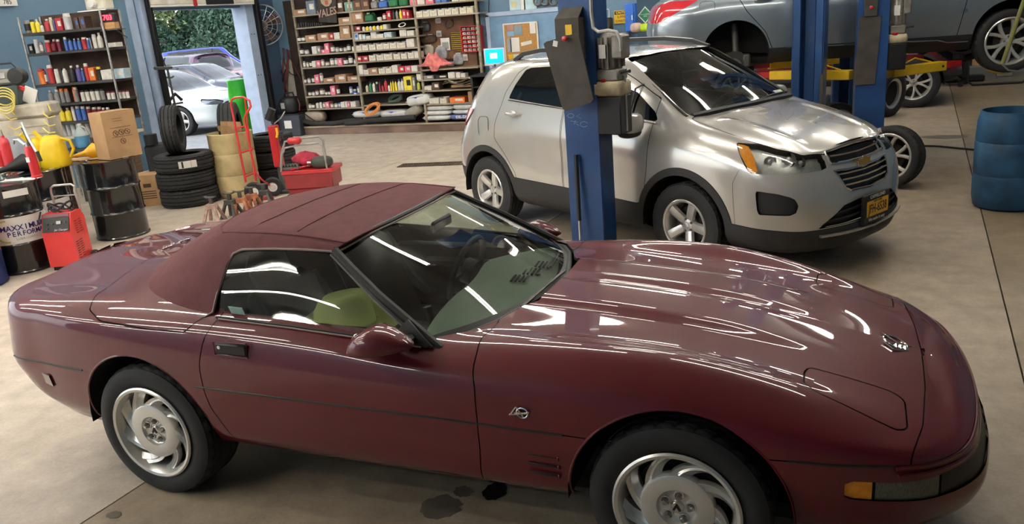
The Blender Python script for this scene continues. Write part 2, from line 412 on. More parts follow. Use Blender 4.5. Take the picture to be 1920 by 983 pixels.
# walls
DY0, DY1, DZ = 7.75, 10.32, 2.62
def wallbox(name, c, d, m): return tag(MB().box(c, d).build(name, m, smooth=0), kind='structure')
BY0, BY1, BZ = -6.6, 1.4, 3.9          # unseen bay opening, added and widened to bring daylight onto the left floor
wl = wallbox('wall_left', (X0-.1, (BY1+DY0)/2, ZC/2), (.2, DY0-BY1, ZC), M_blue)
MB().box((X0-.1, (Y0+BY0)/2, ZC/2), (.2, BY0-Y0, ZC)).build('wall_panel', M_blue, wl, smooth=0)
MB().box((X0-.1, (BY0+BY1)/2, (BZ+ZC)/2), (.2, BY1-BY0, ZC-BZ)).build('wall_panel', M_blue, wl, smooth=0)
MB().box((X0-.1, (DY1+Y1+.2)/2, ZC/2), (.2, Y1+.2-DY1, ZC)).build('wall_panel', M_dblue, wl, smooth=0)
MB().box((X0-.1, (DY0+DY1)/2, (DZ+ZC)/2), (.2, DY1-DY0, ZC-DZ)).build('wall_panel', M_blue, wl, smooth=0)
XB = -3.0
wb = wallbox('wall_back', ((X0+XB)/2, Y1+.1, ZC/2), (XB-X0, .2, ZC), M_blue)
wallbox('wall_inner', (XB-.1, (Y1+.2+YF)/2, ZC/2), (.2, YF-Y1-.2, ZC), M_blue)
wallbox('wall_far', ((XB+X1)/2, YF+.1, ZC/2), (X1-XB, .2, ZC), M_blue)
wallbox('wall_right', (X1+.1, (Y0+YF)/2, ZC/2), (.2, YF-Y0, ZC), M_blue)
wallbox('wall_front', ((X0+X1)/2, Y0-.1, ZC/2), (X1-X0, .2, ZC), M_blue)
wallbox('ceiling', ((X0+X1)/2, (Y0+YF)/2, ZC+.1), (X1-X0+.4, YF-Y0+.4, .2), M_ceil)
# fluorescent strip lights; extra left front rows added to brighten the floor
M_tube = mat('lit_fluorescent_tube', (1, .97, .90), .4, emit=TUBE_POWER, ecol=(1, .955, .87), var=0)
M_fix = mat('white_enamel_fixture', (.75, .75, .72), .4)
fix = MB().box((0, 0, .05), (2.44, .16, .05), .008).mesh('housing', 30); tubm = MB().cyl((-1.19, 0, 0), (1.19, 0, 0), .019, n=10).mesh('lamp_tube', 40); endm = MB().box((0, 0, .01), (.03, .16, .07), .006).mesh('end_cap', 30)
hangm = MB().cyl((0, 0, .07), (0, 0, .165), .006, n=6).mesh('hanger'); LROWS = ((-6.4, 2), (-4.8, 2), (-3.2, 2), (-1.4, 2), (.3, 2), (2.0, 4), (5.4, 4), (8.8, 4), (12.6, 4))
for a, (y, nl) in enumerate(LROWS):
    for b_ in range(nl):
        x = -8.6+3.2*b_+(6.0 if y > 12 else 0)
        if x > 5: continue
        t = thing('strip_light', 'twin-tube fluorescent strip light, %s from the left in the %s ceiling row' % (ordn(b_), ordn(a)), 'light', (x, y, ZC-.16), 0, 'fluorescent strip lights under the ceiling')
        mobj('housing', fix, M_fix, t); mobj('end_cap', endm, M_fix, t, (-1.215, 0, 0)); mobj('end_cap', endm, M_fix, t, (1.215, 0, 0))
        mobj('lamp_tube', tubm, M_tube, t, (0, -.05, 0)); mobj('lamp_tube', tubm, M_tube, t, (0, .05, 0))
        
        for q_ in (-.9, .9): mobj('hanger', hangm, M_fix, t, (q_, 0, 0))
# ground outside
og = wallbox('ground_outside', (-35.8, 20, -.11), (50, 90, .2), asphalt)
# ================================================================== the burgundy convertible
M_paint = mat('burgundy_car_paint', (.112, .0012, .0085), .5, .0, 1.0, var=.06, scale=3, coatr=.015, spec=.25)
M_canvas = mat('maroon_canvas', (.155, .050, .054), .9, var=.10, scale=14, bump=.5, bscale=500)
M_under = mat('black_underbody', (.006, .006, .006), .8)
M_trim = mat('black_rubber_trim', (.014, .014, .015), .5)
M_chrome = mat('chrome', (.8, .8, .8), .08, 1, var=.02)
M_piping = mat('pale_edge_seal', (.28, .2, .19), .5)
vette = thing('convertible_car', 'burgundy two-seat convertible with maroon soft top and silver saw-blade wheels in the foreground', 'car')
# control net, half car (y > 0), rows from the sill to the centre line, columns from tail centre to nose centre
sx = [-3.05, -2.75, -2.443, -2.05, -1.5, -.92, -.65, -.33, 0, .35, .6]
def row(rear, side, front): return [*rear, *[(x, y, z) for x, (y, z) in zip(sx, side)], *front]
R = []
R.append(row([(-3.36, 0, .33), (-3.35, .42, .33), (-3.27, .66, .34), (-3.18, .73, .345)],
 [(.77, .31), (.76, .27), (.74, .25), (.72, .24), (.72, .24), (.72, .24), (.72, .24), (.72, .24), (.72, .24), (.72, .24), (.68, .24)],
 [(.76, .60, .235), (.88, .48, .23), (.95, .24, .23), (.97, 0, .23)]))
R.append(row([(-3.42, 0, .42), (-3.41, .44, .42), (-3.34, .70, .425), (-3.24, .79, .43)],
 [(.83, .40), (.835, .365), (.835, .345), (.832, .335), (.832, .335), (.832, .335), (.835, .335), (.835, .335), (.83, .33), (.81, .32), (.765, .31)],
 [(.80, .67, .30), (.94, .52, .295), (1.02, .26, .29), (1.04, 0, .29)]))
R.append(row([(-3.48, 0, .53), (-3.47, .45, .53), (-3.41, .71, .53), (-3.30, .81, .53)],
 [(.857, .52), (.872, .50), (.875, .48), (.872, .475), (.868, .47), (.866, .47), (.868, .465), (.872, .46), (.872, .455), (.85, .45), (.805, .435)],
 [(.82, .715, .41), (.965, .55, .40), (1.04, .28, .395), (1.058, 0, .395)]))
R.append(row([(-3.50, 0, .64), (-3.49, .45, .64), (-3.43, .72, .637), (-3.325, .825, .635)],
 [(.868, .63), (.887, .622), (.893, .617), (.889, .61), (.884, .603), (.88, .597), (.88, .595), (.883, .592), (.883, .59), (.86, .586), (.815, .582)],
 [(.80, .735, .572), (.925, .58, .552), (.99, .28, .55), (1.005, 0, .55)]))
R.append(row([(-3.49, 0, .76), (-3.48, .45, .76), (-3.425, .715, .765), (-3.315, .815, .76)],
 [(.865, .745), (.888, .74), (.895, .735), (.888, .73), (.878, .725), (.872, .715), (.872, .71), (.88, .70), (.88, .685), (.852, .655), (.805, .625)],
 [(.795, .72, .598), (.905, .565, .575), (.968, .28, .572), (.983, 0, .572)]))
R.append(row([(-3.475, 0, .895), (-3.465, .44, .875), (-3.415, .70, .885), (-3.31, .797, .872)],
 [(.85, .868), (.868, .866), (.868, .862), (.855, .856), (.842, .835), (.835, .80), (.838, .797), (.845, .795), (.842, .77), (.81, .71), (.77, .652)],
 [(.785, .69, .615), (.885, .54, .592), (.945, .275, .588), (.96, 0, .588)]))
R.append(row([(-3.465, 0, .925), (-3.455, .42, .905), (-3.41, .655, .915), (-3.31, .742, .908)],
 [(.79, .912), (.795, .915), (.79, .916), (.785, .906), (.772, .885), (.742, .846), (.745, .855), (.745, .862), (.735, .842), (.71, .765), (.69, .682)],
 [(.79, .625, .624), (.87, .48, .604), (.925, .25, .603), (.94, 0, .603)]))
R.append(row([(-3.46, 0, .94), (-3.45, .36, .928), (-3.40, .50, .915), (-3.31, .53, .915)],
 [(.56, .925), (.57, .945), (.57, .955), (.57, .95), (.56, .93), (.55, .865), (.55, .862), (.55, .848), (.545, .82), (.54, .760), (.52, .695)],
 [(.80, .45, .635), (.855, .35, .618), (.895, .19, .618), (.91, 0, .618)]))
R.append(row([(-3.455, 0, .948), (-3.45, .24, .942), (-3.42, .29, .938), (-3.34, .29, .94)],
 [(.30, .955), (.30, .975), (.30, .985), (.30, .98), (.30, .95), (.30, .89), (.30, .878), (.30, .858), (.30, .824), (.30, .766), (.30, .708)],
 [(.805, .26, .643), (.835, .2, .634), (.86, .1, .632), (.87, 0, .631)]))
R.append(row([(-3.45, 0, .955), (-3.445, .012, .953), (-3.43, .008, .951), (-3.36, 0, .953)],
 [(0, .965), (0, .985), (0, .995), (0, .99), (0, .96), (0, .9), (0, .888), (0, .864), (0, .829), (0, .772), (0, .714)],
 [(.815, 0, .648), (.83, 0, .643), (.845, 0, .639), (.85, 0, .637)]))
P = np.array(R).transpose(1, 0, 2)
def sst(x, a, b): t = np.clip((x-a)/(b-a), 0, 1); return t*t*(3-2*t)
def vette_shape(B):
    x, y, z = B[..., 0], B[..., 1], B[..., 2]; B = B.copy()
    # twin raised bands along the bonnet with a shallow centre groove
    fade = (1-sst(x, .05, .52))*sst(x, -1.0, -.75)
    B[..., 2] += .020*fade*(1-sst(y, .285, .325))*(z > .6) - .011*fade*(1-sst(y, .03, .055))
    # crisp groove where the rub strip runs
    return B
body = Srf.net(P, .028, .022, deform=vette_shape, flip=True)
def V2(V, a, b): return np.stack([V[:, a], V[:, b]], 1)
# wheel openings
WR, WF = (-2.45, .352, .378), (-.0, .335, .398)
for cx, cz, r in (WR, WF): body = body.clip(np.hypot(body.V[:, 0]-cx, body.V[:, 2]-cz)-r + np.where(np.abs(body.V[:, 1]) < .45, 5, 0))[1]
# cockpit opening under glass and soft top
cowl = [(-.965, .70), (-.86, .63), (-.78, .49), (-.72, .325), (-.675, .318), (-.665, .2), (-.655, .06), (-.66, 0)]
hole = [(-1.95, .742), (-1.5, .742), *cowl, *[(x, -y) for x, y in cowl[::-1]], (-1.5, -.742), (-1.95, -.742), (-2.30, -.66), (-2.5, -.53), (-2.62, -.3), (-2.66, 0), (-2.62, .3), (-2.5, .53), (-2.30, .66)]
body = body.clip(sd_poly(V2(body.V, 0, 1), hole) + np.where(body.V[:, 2] < .7, 5, 0))[1]
rub_z = lambda x: interp(x, [(-3.6, .638), (-2.75, .622), (-2.05, .61), (-.74, .595), (.35, .586), (.8, .570), (1.2, .55)])
MB_inner = body.offset(-.013).build('inner_shell', M_under, vette)
parts = []
# doors
seamR = [(-1.995, 1.1), (-1.985, .90), (-2.02, .82), (-2.048, .72), (-2.052, .60), (-2.04, .50), (-2.0, .40), (-1.965, .30), (-1.95, .1)]
seamF = [(-.765, .1), (-.762, .34), (-.742, .5), (-.738, .62), (-.742, .74), (-.765, .84), (-.80, .905), (-.80, 1.1)]
dpoly = seamR+seamF
door_fn = lambda V: np.maximum(sd_poly(V2(V, 0, 2), dpoly), .5-np.abs(V[:, 1]))
door, rest = body.cut(door_fn)
doors = {}
for s_, nm in ((-1, 'near'), (1, 'far')):
    d = door.keep(lambda V: -s_*V[:, 1]); doors[s_] = d.build('door', M_paint, vette)
# nose seam: runs across the bonnet front, then down to the rub strip
def nose_fn(V):
    xs = interp(np.abs(V[:, 1]), [(0, .819), (.3, .812), (.6, .785), (.72, .757), (.78, .74), (1, .72)])
    return V[:, 0]-xs
fsx = lambda V: interp(V[:, 2], [(.1, -.765), (.34, -.762), (.5, -.742), (.62, -.738), (.74, -.742), (.84, -.765), (.905, -.80), (1.1, -.80)])
rear_body, front_clip = rest.clip(V2(rest.V, 0, 2)[:, 0]-fsx(rest.V)-.0001)
upper, lower = front_clip.cut(lambda V: rub_z(V[:, 0])-V[:, 2])
hood, nose_top = upper.cut(nose_fn)
lampq = [(.418, .455), (.70, .44), (.735, .475), (.735, .655), (.70, .682), (.44, .645), (.405, .60), (.402, .50)]
lampfn = lambda V: np.minimum(sd_poly(V2(V, 0, 1), lampq), sd_poly(np.stack([V[:, 0], -V[:, 1]], 1), lampq))
lamp, hood = hood.cut(lampfn, .003)
hood.build('bonnet', M_paint, vette)
for s_ in (-1, 1): lamp.keep(lambda V: -s_*V[:, 1]).build('headlamp_cover', M_paint, vette)
# lower front: fender panel behind the wheel, bumper ahead of it; lamp slot cut in the bumper
fend, bump_ = lower.clip(lower.V[:, 0]-.0)
for s_ in (-1, 1): fend.keep(lambda V: -s_*V[:, 1]).build('fender_panel', M_paint, vette)
def slot_fn(V):
    # slot across the bumper face: z band that narrows towards the ends
    zc = interp(V[:, 0], [(.5, .490), (.64, .478), (.9, .475), (1.1, .475)]); hh = interp(np.abs(V[:, 1]), [(0, .045), (.66, .045), (.83, .036), (.9, .03)])
    d = np.abs(V[:, 2]-zc)-hh; return np.maximum(d, .548-V[:, 0])
slot, bump_ = bump_.clip(slot_fn(bump_.V))
bump_.build('front_bumper', M_paint, vette)
nose_top.build('nose_panel', M_paint, vette)
# recessed slot floor: amber corner lens, ribbed grey fog lens, black grille
M_amber = mat('amber_lens', (.85, .30, .01), .15, coat=.6, var=.12, scale=40)
M_fog = mat('ribbed_grey_lens', (.10, .10, .075), .2, coat=.6, var=.35, scale=90, stretch=(8, 8, .3))
ins = slot.offset(-.008)
def band(S, a, b): return S.clip(np.maximum(a-S.V[:, 0], S.V[:, 0]-b))[0]
for s_ in (-1, 1):
    side = ins.keep(lambda V: -s_*V[:, 1])
    band(side, .5, .632).build('amber_lens', M_amber, vette); band(side, .642, .835).build('fog_lens', M_fog, vette); band(side, .843, 2).build('air_intake', M_black, vette)
slot.offset(-.03).build('slot_bed', M_black, vette)
# rear body: boot-lid seam over the folded-top well
tonq = [(-2.05, .775), (-2.12, .862), (-2.2, .872), (-2.62, .862), (-2.72, .82), (-2.80, .70), (-2.88, .45), (-2.93, .2), (-2.94, 0)]
tonq = tonq+[(x, -y) for x, y in tonq[::-1]]
ton, rear_body = rear_body.cut(lambda V: np.maximum(sd_poly(V2(V, 0, 1), tonq), .885-V[:, 2]-.03*sst(np.abs(V[:, 1]), .7, .85)), .0025)
ton.build('top_well_lid', M_paint, vette)
low_r, up_r = rear_body.clip(V2(rear_body.V, 0, 2)[:, 1]-rub_z(rear_body.V[:, 0]))
[c_.build('rear_quarter_body' if k_ == 0 else 'belt_rail', M_paint, vette) for k_, c_ in enumerate(up_r.comps())]
bmp, sil = low_r.clip(low_r.V[:, 0]+2.44)
bmp.build('rear_bumper', M_paint, vette); [sil.keep(lambda V: -s_*V[:, 1]).build('sill', M_paint, vette) for s_ in (-1, 1)]
# rub strip: dark groove with a thin body-coloured lip
def follow(S, xs, zf, s_, d):
    """points on the net surface side at height zf(x)"""
    m = (S.V[:, 1]*s_ > .3); V = S.V[m]; out = []
    for x in xs:
        z = zf(x); k = np.argsort((V[:, 0]-x)**2+(V[:, 2]-z)**2)[:3]; w = 1/(1e-6+(V[k, 0]-x)**2+(V[k, 2]-z)**2)
        out.append((x, float((V[k, 1]*w).sum()/w.sum())+s_*d, float(z)))
    return out
for s_ in (-1, 1):
    for a, b in ((-3.3, -2.78), (-2.1, -.40), (.37, .80)):
        pth = follow(body, np.linspace(a, b, int((b-a)/.06)+2), rub_z, s_, .0005)
        MB().tube(pth, .0045, 6).build('rub_strip', M_trim, vette)
# ---- soft top
T = [[(-1.0, .765, .865), (-1.5, .775, .885), (-2.03, .772, .905), (-2.35, .735, .905), (-2.58, .63, .915), (-2.74, .36, .968), (-2.80, 0, .995)],
 [(-1.27, .665, 1.02), (-1.6, .678, 1.03), (-2.03, .69, 1.03), (-2.29, .65, 1.03), (-2.47, .54, 1.03), (-2.59, .31, 1.06), (-2.63, 0, 1.075)],
 [(-1.485, .572, 1.155), (-1.7, .585, 1.168), (-2.03, .59, 1.152), (-2.20, .56, 1.147), (-2.33, .46, 1.145), (-2.42, .26, 1.155), (-2.44, 0, 1.16)],
 [(-1.452, .535, 1.183), (-1.7, .53, 1.206), (-2.0, .52, 1.208), (-2.14, .50, 1.2), (-2.23, .41, 1.2), (-2.30, .23, 1.205), (-2.32, 0, 1.21)],
 [(-1.415, .3, 1.2), (-1.7, .3, 1.228), (-2.0, .3, 1.23), (-2.10, .28, 1.226), (-2.15, .23, 1.225), (-2.19, .13, 1.227), (-2.20, 0, 1.228)],
 [(-1.395, 0, 1.205), (-1.7, 0, 1.236), (-2.0, 0, 1.236), (-2.05, 0, 1.234), (-2.09, 0, 1.233), (-2.13, 0, 1.232), (-2.15, 0, 1.231)]]
top = Srf.net(np.array(T).transpose(1, 0, 2), .03, .025, flip=True)
if top.N[len(top.N)//4][2] < 0: top = Srf(top.V, [f[::-1] for f in top.F], -top.N)
win = [(-.9, .70), (-.9, 1.10), (-1.3, 1.145), (-1.52, 1.157), (-1.80, 1.163), (-1.97, 1.155), (-2.005, 1.14), (-2.02, 1.10), (-2.032, .98), (-2.025, .92), (-2.0, .70)]
win_fn = lambda V: np.maximum(sd_poly(V2(V, 0, 2), win), .5-np.abs(V[:, 1]))
roof = top.clip(win_fn(top.V))[1]; roof = roof.offset(.004)
roof_o = roof.thick(.012).build('soft_top', M_canvas, vette)
seam = lambda pts, r, m, nm, par: MB().tube(pts, r, 6).build(nm, m, par)
def on_top(x, y):
    k = np.argsort((top.V[:, 0]-x)**2+(top.V[:, 1]-y)**2+(top.V[:, 2] < 1.1)*9)[:3]; return top.V[k].mean(0)
for s_ in (-1, 1):
    seam([(p[0], s_*p[1], p[2]+.006) for p in [(-1.45, .54, 1.183), (-1.58, .533, 1.197), (-1.7, .53, 1.206), (-1.85, .526, 1.211), (-2.0, .52, 1.208), (-2.14, .50, 1.2), (-2.23, .41, 1.2), (-2.30, .23, 1.205), (-2.32, 0, 1.21)]], .0035, M_canvas, 'roof_seam', roof_o)
    e = [(-1.49, .572, 1.158), (-1.62, .582, 1.166), (-1.80, .59, 1.166), (-1.96, .592, 1.158), (-2.005, .602, 1.140), (-2.02, .63, 1.10), (-2.034, .715, .985), (-2.03, .764, .920), (-2.06, .782, .905), (-2.18, .772, .9), (-2.35, .742, .902), (-2.47, .705, .905), (-2.57, .655, .912), (-2.625, .585, .922), (-2.70, .46, .945)]
    seam([(p[0], s_*(p[1]+.006), p[2]) for p in e], .0055, M_piping, 'edge_piping', roof_o)
for xb in (-1.72, -1.98): seam([(xb-.0*abs(y), y, on_top(xb, abs(y))[2]+.0055) for y in np.linspace(-.5, .5, 13)], .0028, M_canvas, 'roof_seam', roof_o)
# ---- glass
M_glass = glass('green_tinted_glass', (.66, .74, .68), 1.0)
M_sglass = glass('tinted_side_glass', (.68, .75, .69), .9)
Wd = [[(-.955, .738, .838), (-.80, .50, .842), (-.715, .25, .848), (-.67, 0, .852)], [(-1.235, .658, 1.01), (-1.12, .44, 1.03), (-1.05, .22, 1.04), (-1.02, 0, 1.042)], [(-1.485, .56, 1.160), (-1.435, .37, 1.185), (-1.405, .19, 1.193), (-1.395, 0, 1.196)]]
ws = Srf.net(np.array(Wd).transpose(1, 0, 2), .05, .05); ws = ws.outward((.3, 0, 1)); frit, ws = ws.clip(ws.V[:, 2]-.874+.012*np.abs(ws.V[:, 1])); ws.build('windscreen', M_glass, vette); frit.build('screen_edge_band', M_black, vette)
hdr = [(-1.485, .565, 1.163), (-1.44, .37, 1.19), (-1.41, .19, 1.199), (-1.40, 0, 1.202), (-1.41, -.19, 1.199), (-1.44, -.37, 1.19), (-1.485, -.565, 1.163)]
MB().tube(hdr, .014, 8).build('windscreen_header', M_trim, vette); MB().tube([(x+.018, y, z-.004) for x, y, z in hdr], .005, 6).build('header_bead', M_piping, vette)
for s_ in (-1, 1):
    MB().tube([(-.93, s_*.748, .83), (-1.235, s_*.668, 1.008), (-1.40, s_*.605, 1.105), (-1.49, s_*.567, 1.160)], .019, 8).build('windscreen_pillar', M_trim, vette)
    MB().tube([(-.985, s_*.76, .84), (-1.25, s_*.684, .998), (-1.41, s_*.618, 1.095), (-1.50, s_*.58, 1.148)], .010, 6).build('pillar_seal', M_dsteel, vette)
    Wg = [[(-1.02, .757, .85), (-1.5, .762, .878), (-2.02, .762, .898)], [(-1.27, .675, 1.0), (-1.62, .688, 1.02), (-2.03, .685, 1.03)], [(-1.515, .58, 1.15), (-1.72, .592, 1.160), (-2.02, .60, 1.145)]]
    sg_ = Srf.net(np.array([[(x, s_*y, z) for x, y, z in r] for r in Wg]).transpose(1, 0, 2), .06, .06, mirror=False)
    sg_.outward((0, s_, .3)).build('side_window', M_sglass, vette)
    MB().tube([(-.97, s_*.772, .847), (-1.25, s_*.778, .868), (-1.6, s_*.783, .890), (-2.0, s_*.787, .908)], .006, 6).build('belt_seal', M_trim, vette)
    MB().tube([(-1.0, s_*.782, .846), (-1.3, s_*.788, .867), (-1.6, s_*.793, .886), (-1.98, s_*.797, .903)], .004, 6).build('belt_bead', M_piping, vette)
    MB().prism([(-.955, s_*.765, .845), (-1.13, s_*.765, .857), (-1.10, s_*.735, .91), (-1.075, s_*.722, .935), (-1.03, s_*.738, .90)], (0, s_*.012, .004)).build('mirror_sail', M_trim, vette)
    # door mirror: rounded wedge, painted, black glass side
    mr = MB(); n = 20; prof = [(-1.225, .5), (-1.222, .74), (-1.20, .92), (-1.15, 1.0), (-1.09, .86), (-1.03, .58), (-.985, .28), (-.975, .06)]
    G = []; kt = [.35, .55, .80, 1.0, .80, .48, .22, .05]
    for (x, k), q_ in zip(prof, kt): G.append([(x+.03*math.sin(t)*k, s_*(.885-.02*(s_ > 0)+.095*k*math.copysign(abs(math.cos(t))**.75, math.cos(t))), .892-.045*(s_ > 0)+(.075*q_ if math.sin(t) > 0 else .042*k)*math.copysign(abs(math.sin(t))**.8, math.sin(t))) for t in [2*PI*i/n for i in range(n)]])
    mr.grid(G, wrapv=True, flip=s_ < 0); o0 = len(mr.v)
    mr._add(G[0]+G[-1], [tuple(range(n)), tuple(range(n, 2*n))])
    mir = mr.build('door_mirror', M_paint, vette, smooth=60)
    MB().ell((-1.226, s_*(.885-.02*(s_ > 0)), .905-.045*(s_ > 0)), (.006, .032, .020)).build('mirror_glass', M_chrome, mir)
    MB().tube([(-1.05, s_*.80, .875), (-1.05, s_*.735, .865)], .022, 8).build('mirror_arm', M_trim, mir)
    # door handle: black pull in a shallow recess
    dh = doors[s_]
    hy = .872
    MB().box((-1.866, s_*hy, .802), (.165, .022, .056), .009).build('door_handle', M_black, dh)
    MB().tube([(-1.952, s_*(hy+.01), .772), (-1.955, s_*(hy+.006), .832), (-1.78, s_*(hy+.006), .836), (-1.778, s_*(hy+.01), .772)], .003, 6, closed=True).build('handle_rim', M_paint, dh)
    MB().cyl((-1.925, s_*hy, .81), (-1.925, s_*(hy+.0135), .81), .008, n=12).build('lock_cylinder', M_steel, dh)
    # four gill vents behind the front wheel
    for k in range(4):
        z = .528-.038*k
        MB().box((-.485, s_*.8715, z), (.125, .010, .008), .003).build('gill_vent', M_under, vette)
        MB().box((-.426, s_*.872, z-.002), (.010, .014, .020), .004).build('gill_lip', M_paint, vette)
    # small crossed emblem on the flank
    em = MB(); em.tube([(-.548+.022*math.cos(t), s_*.888, .668+.020*math.sin(t)) for t in np.linspace(0, 2*PI, 20, endpoint=False)], .003, 6, closed=True)
    for a, b in (((-.60, .655), (-.53, .668)), ((-.597, .654), (-.57, .69)), ((-.57, .69), (-.545, .652)), ((-.58, .665), (-.52, .672))): em.tube([(a[0], s_*.888, a[1]), (b[0], s_*.888, b[1])], .003, 6)
    em.build('flank_emblem', M_chrome, vette)
    # rear side marker
    for x0, x1, m, nm in ((-3.225, -3.165, mat('red_lens', (.45, .01, .02), .2, coat=.5), 'side_marker'), (-3.155, -3.04, mat('smoked_lens', (.10, .055, .05), .2, coat=.6), 'side_lamp')):
        ys = [interp(x, [(-3.26, .81), (-3.05, .858)]) for x in (x0, x1)]
        MB().prism([(x0, s_*ys[0], .512), (x1, s_*ys[1], .500), (x1, s_*(ys[1]+.010), .562), (x0, s_*(ys[0]+.010), .572)], (0, s_*.006, 0)).build(nm, m, vette)
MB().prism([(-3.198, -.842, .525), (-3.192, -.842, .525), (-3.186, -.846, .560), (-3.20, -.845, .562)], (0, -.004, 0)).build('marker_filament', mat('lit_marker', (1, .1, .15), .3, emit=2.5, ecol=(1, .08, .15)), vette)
# bonnet emblem: ring with crossed flags
em = MB(); ec = Vector((.722, 0, .674)); sl_ = -.40
def ep(a, b): return (ec.x+a, ec.y+b, ec.z+sl_*a+.006)
em.tube([ep(.045*math.cos(t), .052*math.sin(t)) for t in np.linspace(0, 2*PI, 24, endpoint=False)], .0045, 6, closed=True)
for a, b in (((-.045, -.05), (.06, .02)), ((-.05, .045), (.05, -.03)), ((-.045, -.05), (-.01, -.085)), ((-.01, -.085), (.05, -.03)), ((-.05, .045), (-.012, .012))): em.tube([ep(*a), ep(*b)], .0045, 6)
for i in range(3):
    for j in range(3): em.box(ep(-.002+.017*i, -.052+.014*j+.006*i), (.010, .009, .006))
em.build('bonnet_emblem', M_chrome, vette)
# rear-deck emblem
em = MB()
for i in range(7): em.box((-2.985+.012*(i % 2), -.06+.03*i, .972+.003*(i % 3)), (.012, .024, .010), .002)
em.tube([(-3.0, -.075, .968), (-2.975, .0, .976), (-2.99, .12, .972)], .003, 6); em.build('deck_emblem', M_chrome, vette)
for k, (dz, off) in enumerate(((.0, 0), (-.022, .006))):
    pts_ = [(.70, .80, .571), (.78, .752, .567), (.86, .67, .560), (.925, .565, .556), (.965, .42, .553), (.99, .25, .552), (1.0, .1, .552), (1.002, 0, .552)]
    pts_ = [(x+off, y+off, z+dz) for x, y, z in pts_]; pts_ = pts_+[(x, -y, z) for x, y, z in pts_[-2::-1]]
    MB().tube([tuple(p) for p in cr_interp(np.array(pts_), np.arange(len(pts_)), np.linspace(0, len(pts_)-1, 60))], .007, 8).build('nose_moulding', M_paint, vette)
# wipers parked at the cowl
for a, b in (((-.735, -.34, .872), (-.70, .12, .882)), ((-.81, .22, .862), (-.86, .50, .858))):
    w_ = MB(); w_.tube([a, ((a[0]+b[0])/2+.01, (a[1]+b[1])/2, (a[2]+b[2])/2+.012), b], .006, 6); w_.tube([(a[0]-.015, a[1], a[2]-.006), (b[0]-.015, b[1], b[2]-.006)], .005, 6); w_.build('wiper', M_dsteel, vette)
MB().tube([(-.99, -.70, .835), (-.87, -.62, .845), (-.80, -.49, .85), (-.74, -.30, .858), (-.69, -.1, .866), (-.685, .1, .866), (-.74, .30, .858), (-.80, .49, .85), (-.87, .62, .845), (-.99, .70, .835)], .012, 8).build('cowl_seal', M_trim, vette)
# parking sticker at the window's lower corner
MB().box((-1.905, -.757, .925), (.075, .002, .055), 0, rotm(.35, .03, 0)).build('window_sticker', mat('pale_green_sticker', (.35, .55, .50), .6), vette)
# wheel wells
for cx, cz, r, w0 in ((*WR, .44), (*WF, .44)):
    for s_ in (-1, 1):
        a = np.linspace(-.05, PI+.05, 26); G = [[(cx+(r+.004)*math.cos(t), s_*y, cz+(r+.004)*math.sin(t)) for t in a] for y in (.47, .86)]
        m_ = MB(); m_.grid(G); m_._add([(cx, s_*.47, cz)]+G[0], [(0, i, i+1) for i in range(1, len(a))]); m_.build('wheel_well', M_under, vette, smooth=0)
# lip round each wheel opening
def arch_lip(cx, cz, r, s_):
    pts = []; m = body.V[:, 1]*s_ > .5; V = body.V[m]
    for t in np.linspace(-.25, PI+.25, 40):
        x, z = cx+r*math.cos(t), cz+r*math.sin(t)
        if z < .30: continue
        k = np.argsort((V[:, 0]-x)**2+(V[:, 2]-z)**2)[:2]; pts.append((x, V[k, 1].mean()-s_*.004, z))
    return pts
for W_ in (WR, WF):
    for s_ in (-1, 1): MB().tube(arch_lip(*W_, s_), .006, 6).build('arch_lip', M_paint, vette)
# floor pan
MB().box((-1.2, 0, .26), (3.4, 1.3, .06)).box((-2.9, 0, .42), (.8, 1.3, .1)).build('floor_pan', M_under, vette, smooth=0)
# ================================================================== wheels
def tyre_mesh(R=.33, r=.225, w=.24, kind='road', n=120, name='tyre'):
    """tyre about the y axis, outer face at -y; tread blocks are real relief"""
    sw = R-r; h = w/2
    half = [(r, .80*h), (r+.10*sw, .93*h), (r+.45*sw, 1.0*h), (r+.72*sw, .97*h), (r+.90*sw, .89*h), (R-.012, .84*h), (R-.003, .78*h)]
    tr = [(.70, 0), (.665, 0), (.65, 1), (.60, 1), (.585, 0), (.32, 0), (.29, 0), (.275, 1), (.215, 1), (.20, 0), (0.0, 0)]
    prof = [(a, -b) for a, b in half]+[(R-.013*g, -k*h) for k, g in tr]+[(R-.013*g, k*h) for k, g in tr[-2::-1]]+[(a, b) for a, b in half[::-1]]
    P = []; m = len(prof)
    for k, (a, y) in enumerate(prof):
        rowp = []; u = y/h
        for i in range(n):
            t = 2*PI*i/n; rr = a
            if 5 <= k < m-5 and abs(u) > .3:
                ph = i+int(6*abs(u)) if kind == 'road' else i+(2 if int(abs(u)*6) % 2 else 0)
                if ph % 4 == 0 and a > R-.0145: rr = a-.011
            rowp.append((rr*math.sin(t), y, rr*math.cos(t)))
        P.append(rowp)
    b = MB(); b.grid(P, wrapv=True, flip=True); return b.mesh(name, 50)
M_alloy = mat('silver_alloy', (.66, .645, .61), .27, .6, .3, var=.05)
M_alloy_d = mat('dark_brake_parts', (.05, .048, .045), .6, .6)
M_bolt = mat('wheel_nut_steel', (.35, .34, .32), .3, 1)
def rim_barrel(r, w, y0):
    """outer lip and deep barrel, open to -y"""
    return MB().lathe([(r+.008, y0+.004), (r+.010, y0-.004), (r+.002, y0-.010), (r-.010, y0-.006), (r-.020, y0+.012), (r-.030, y0+.05), (r-.036, y0+.10), (r-.04, y0+w-.02), (r+.006, y0+w)], 64, 'y', cap=False)
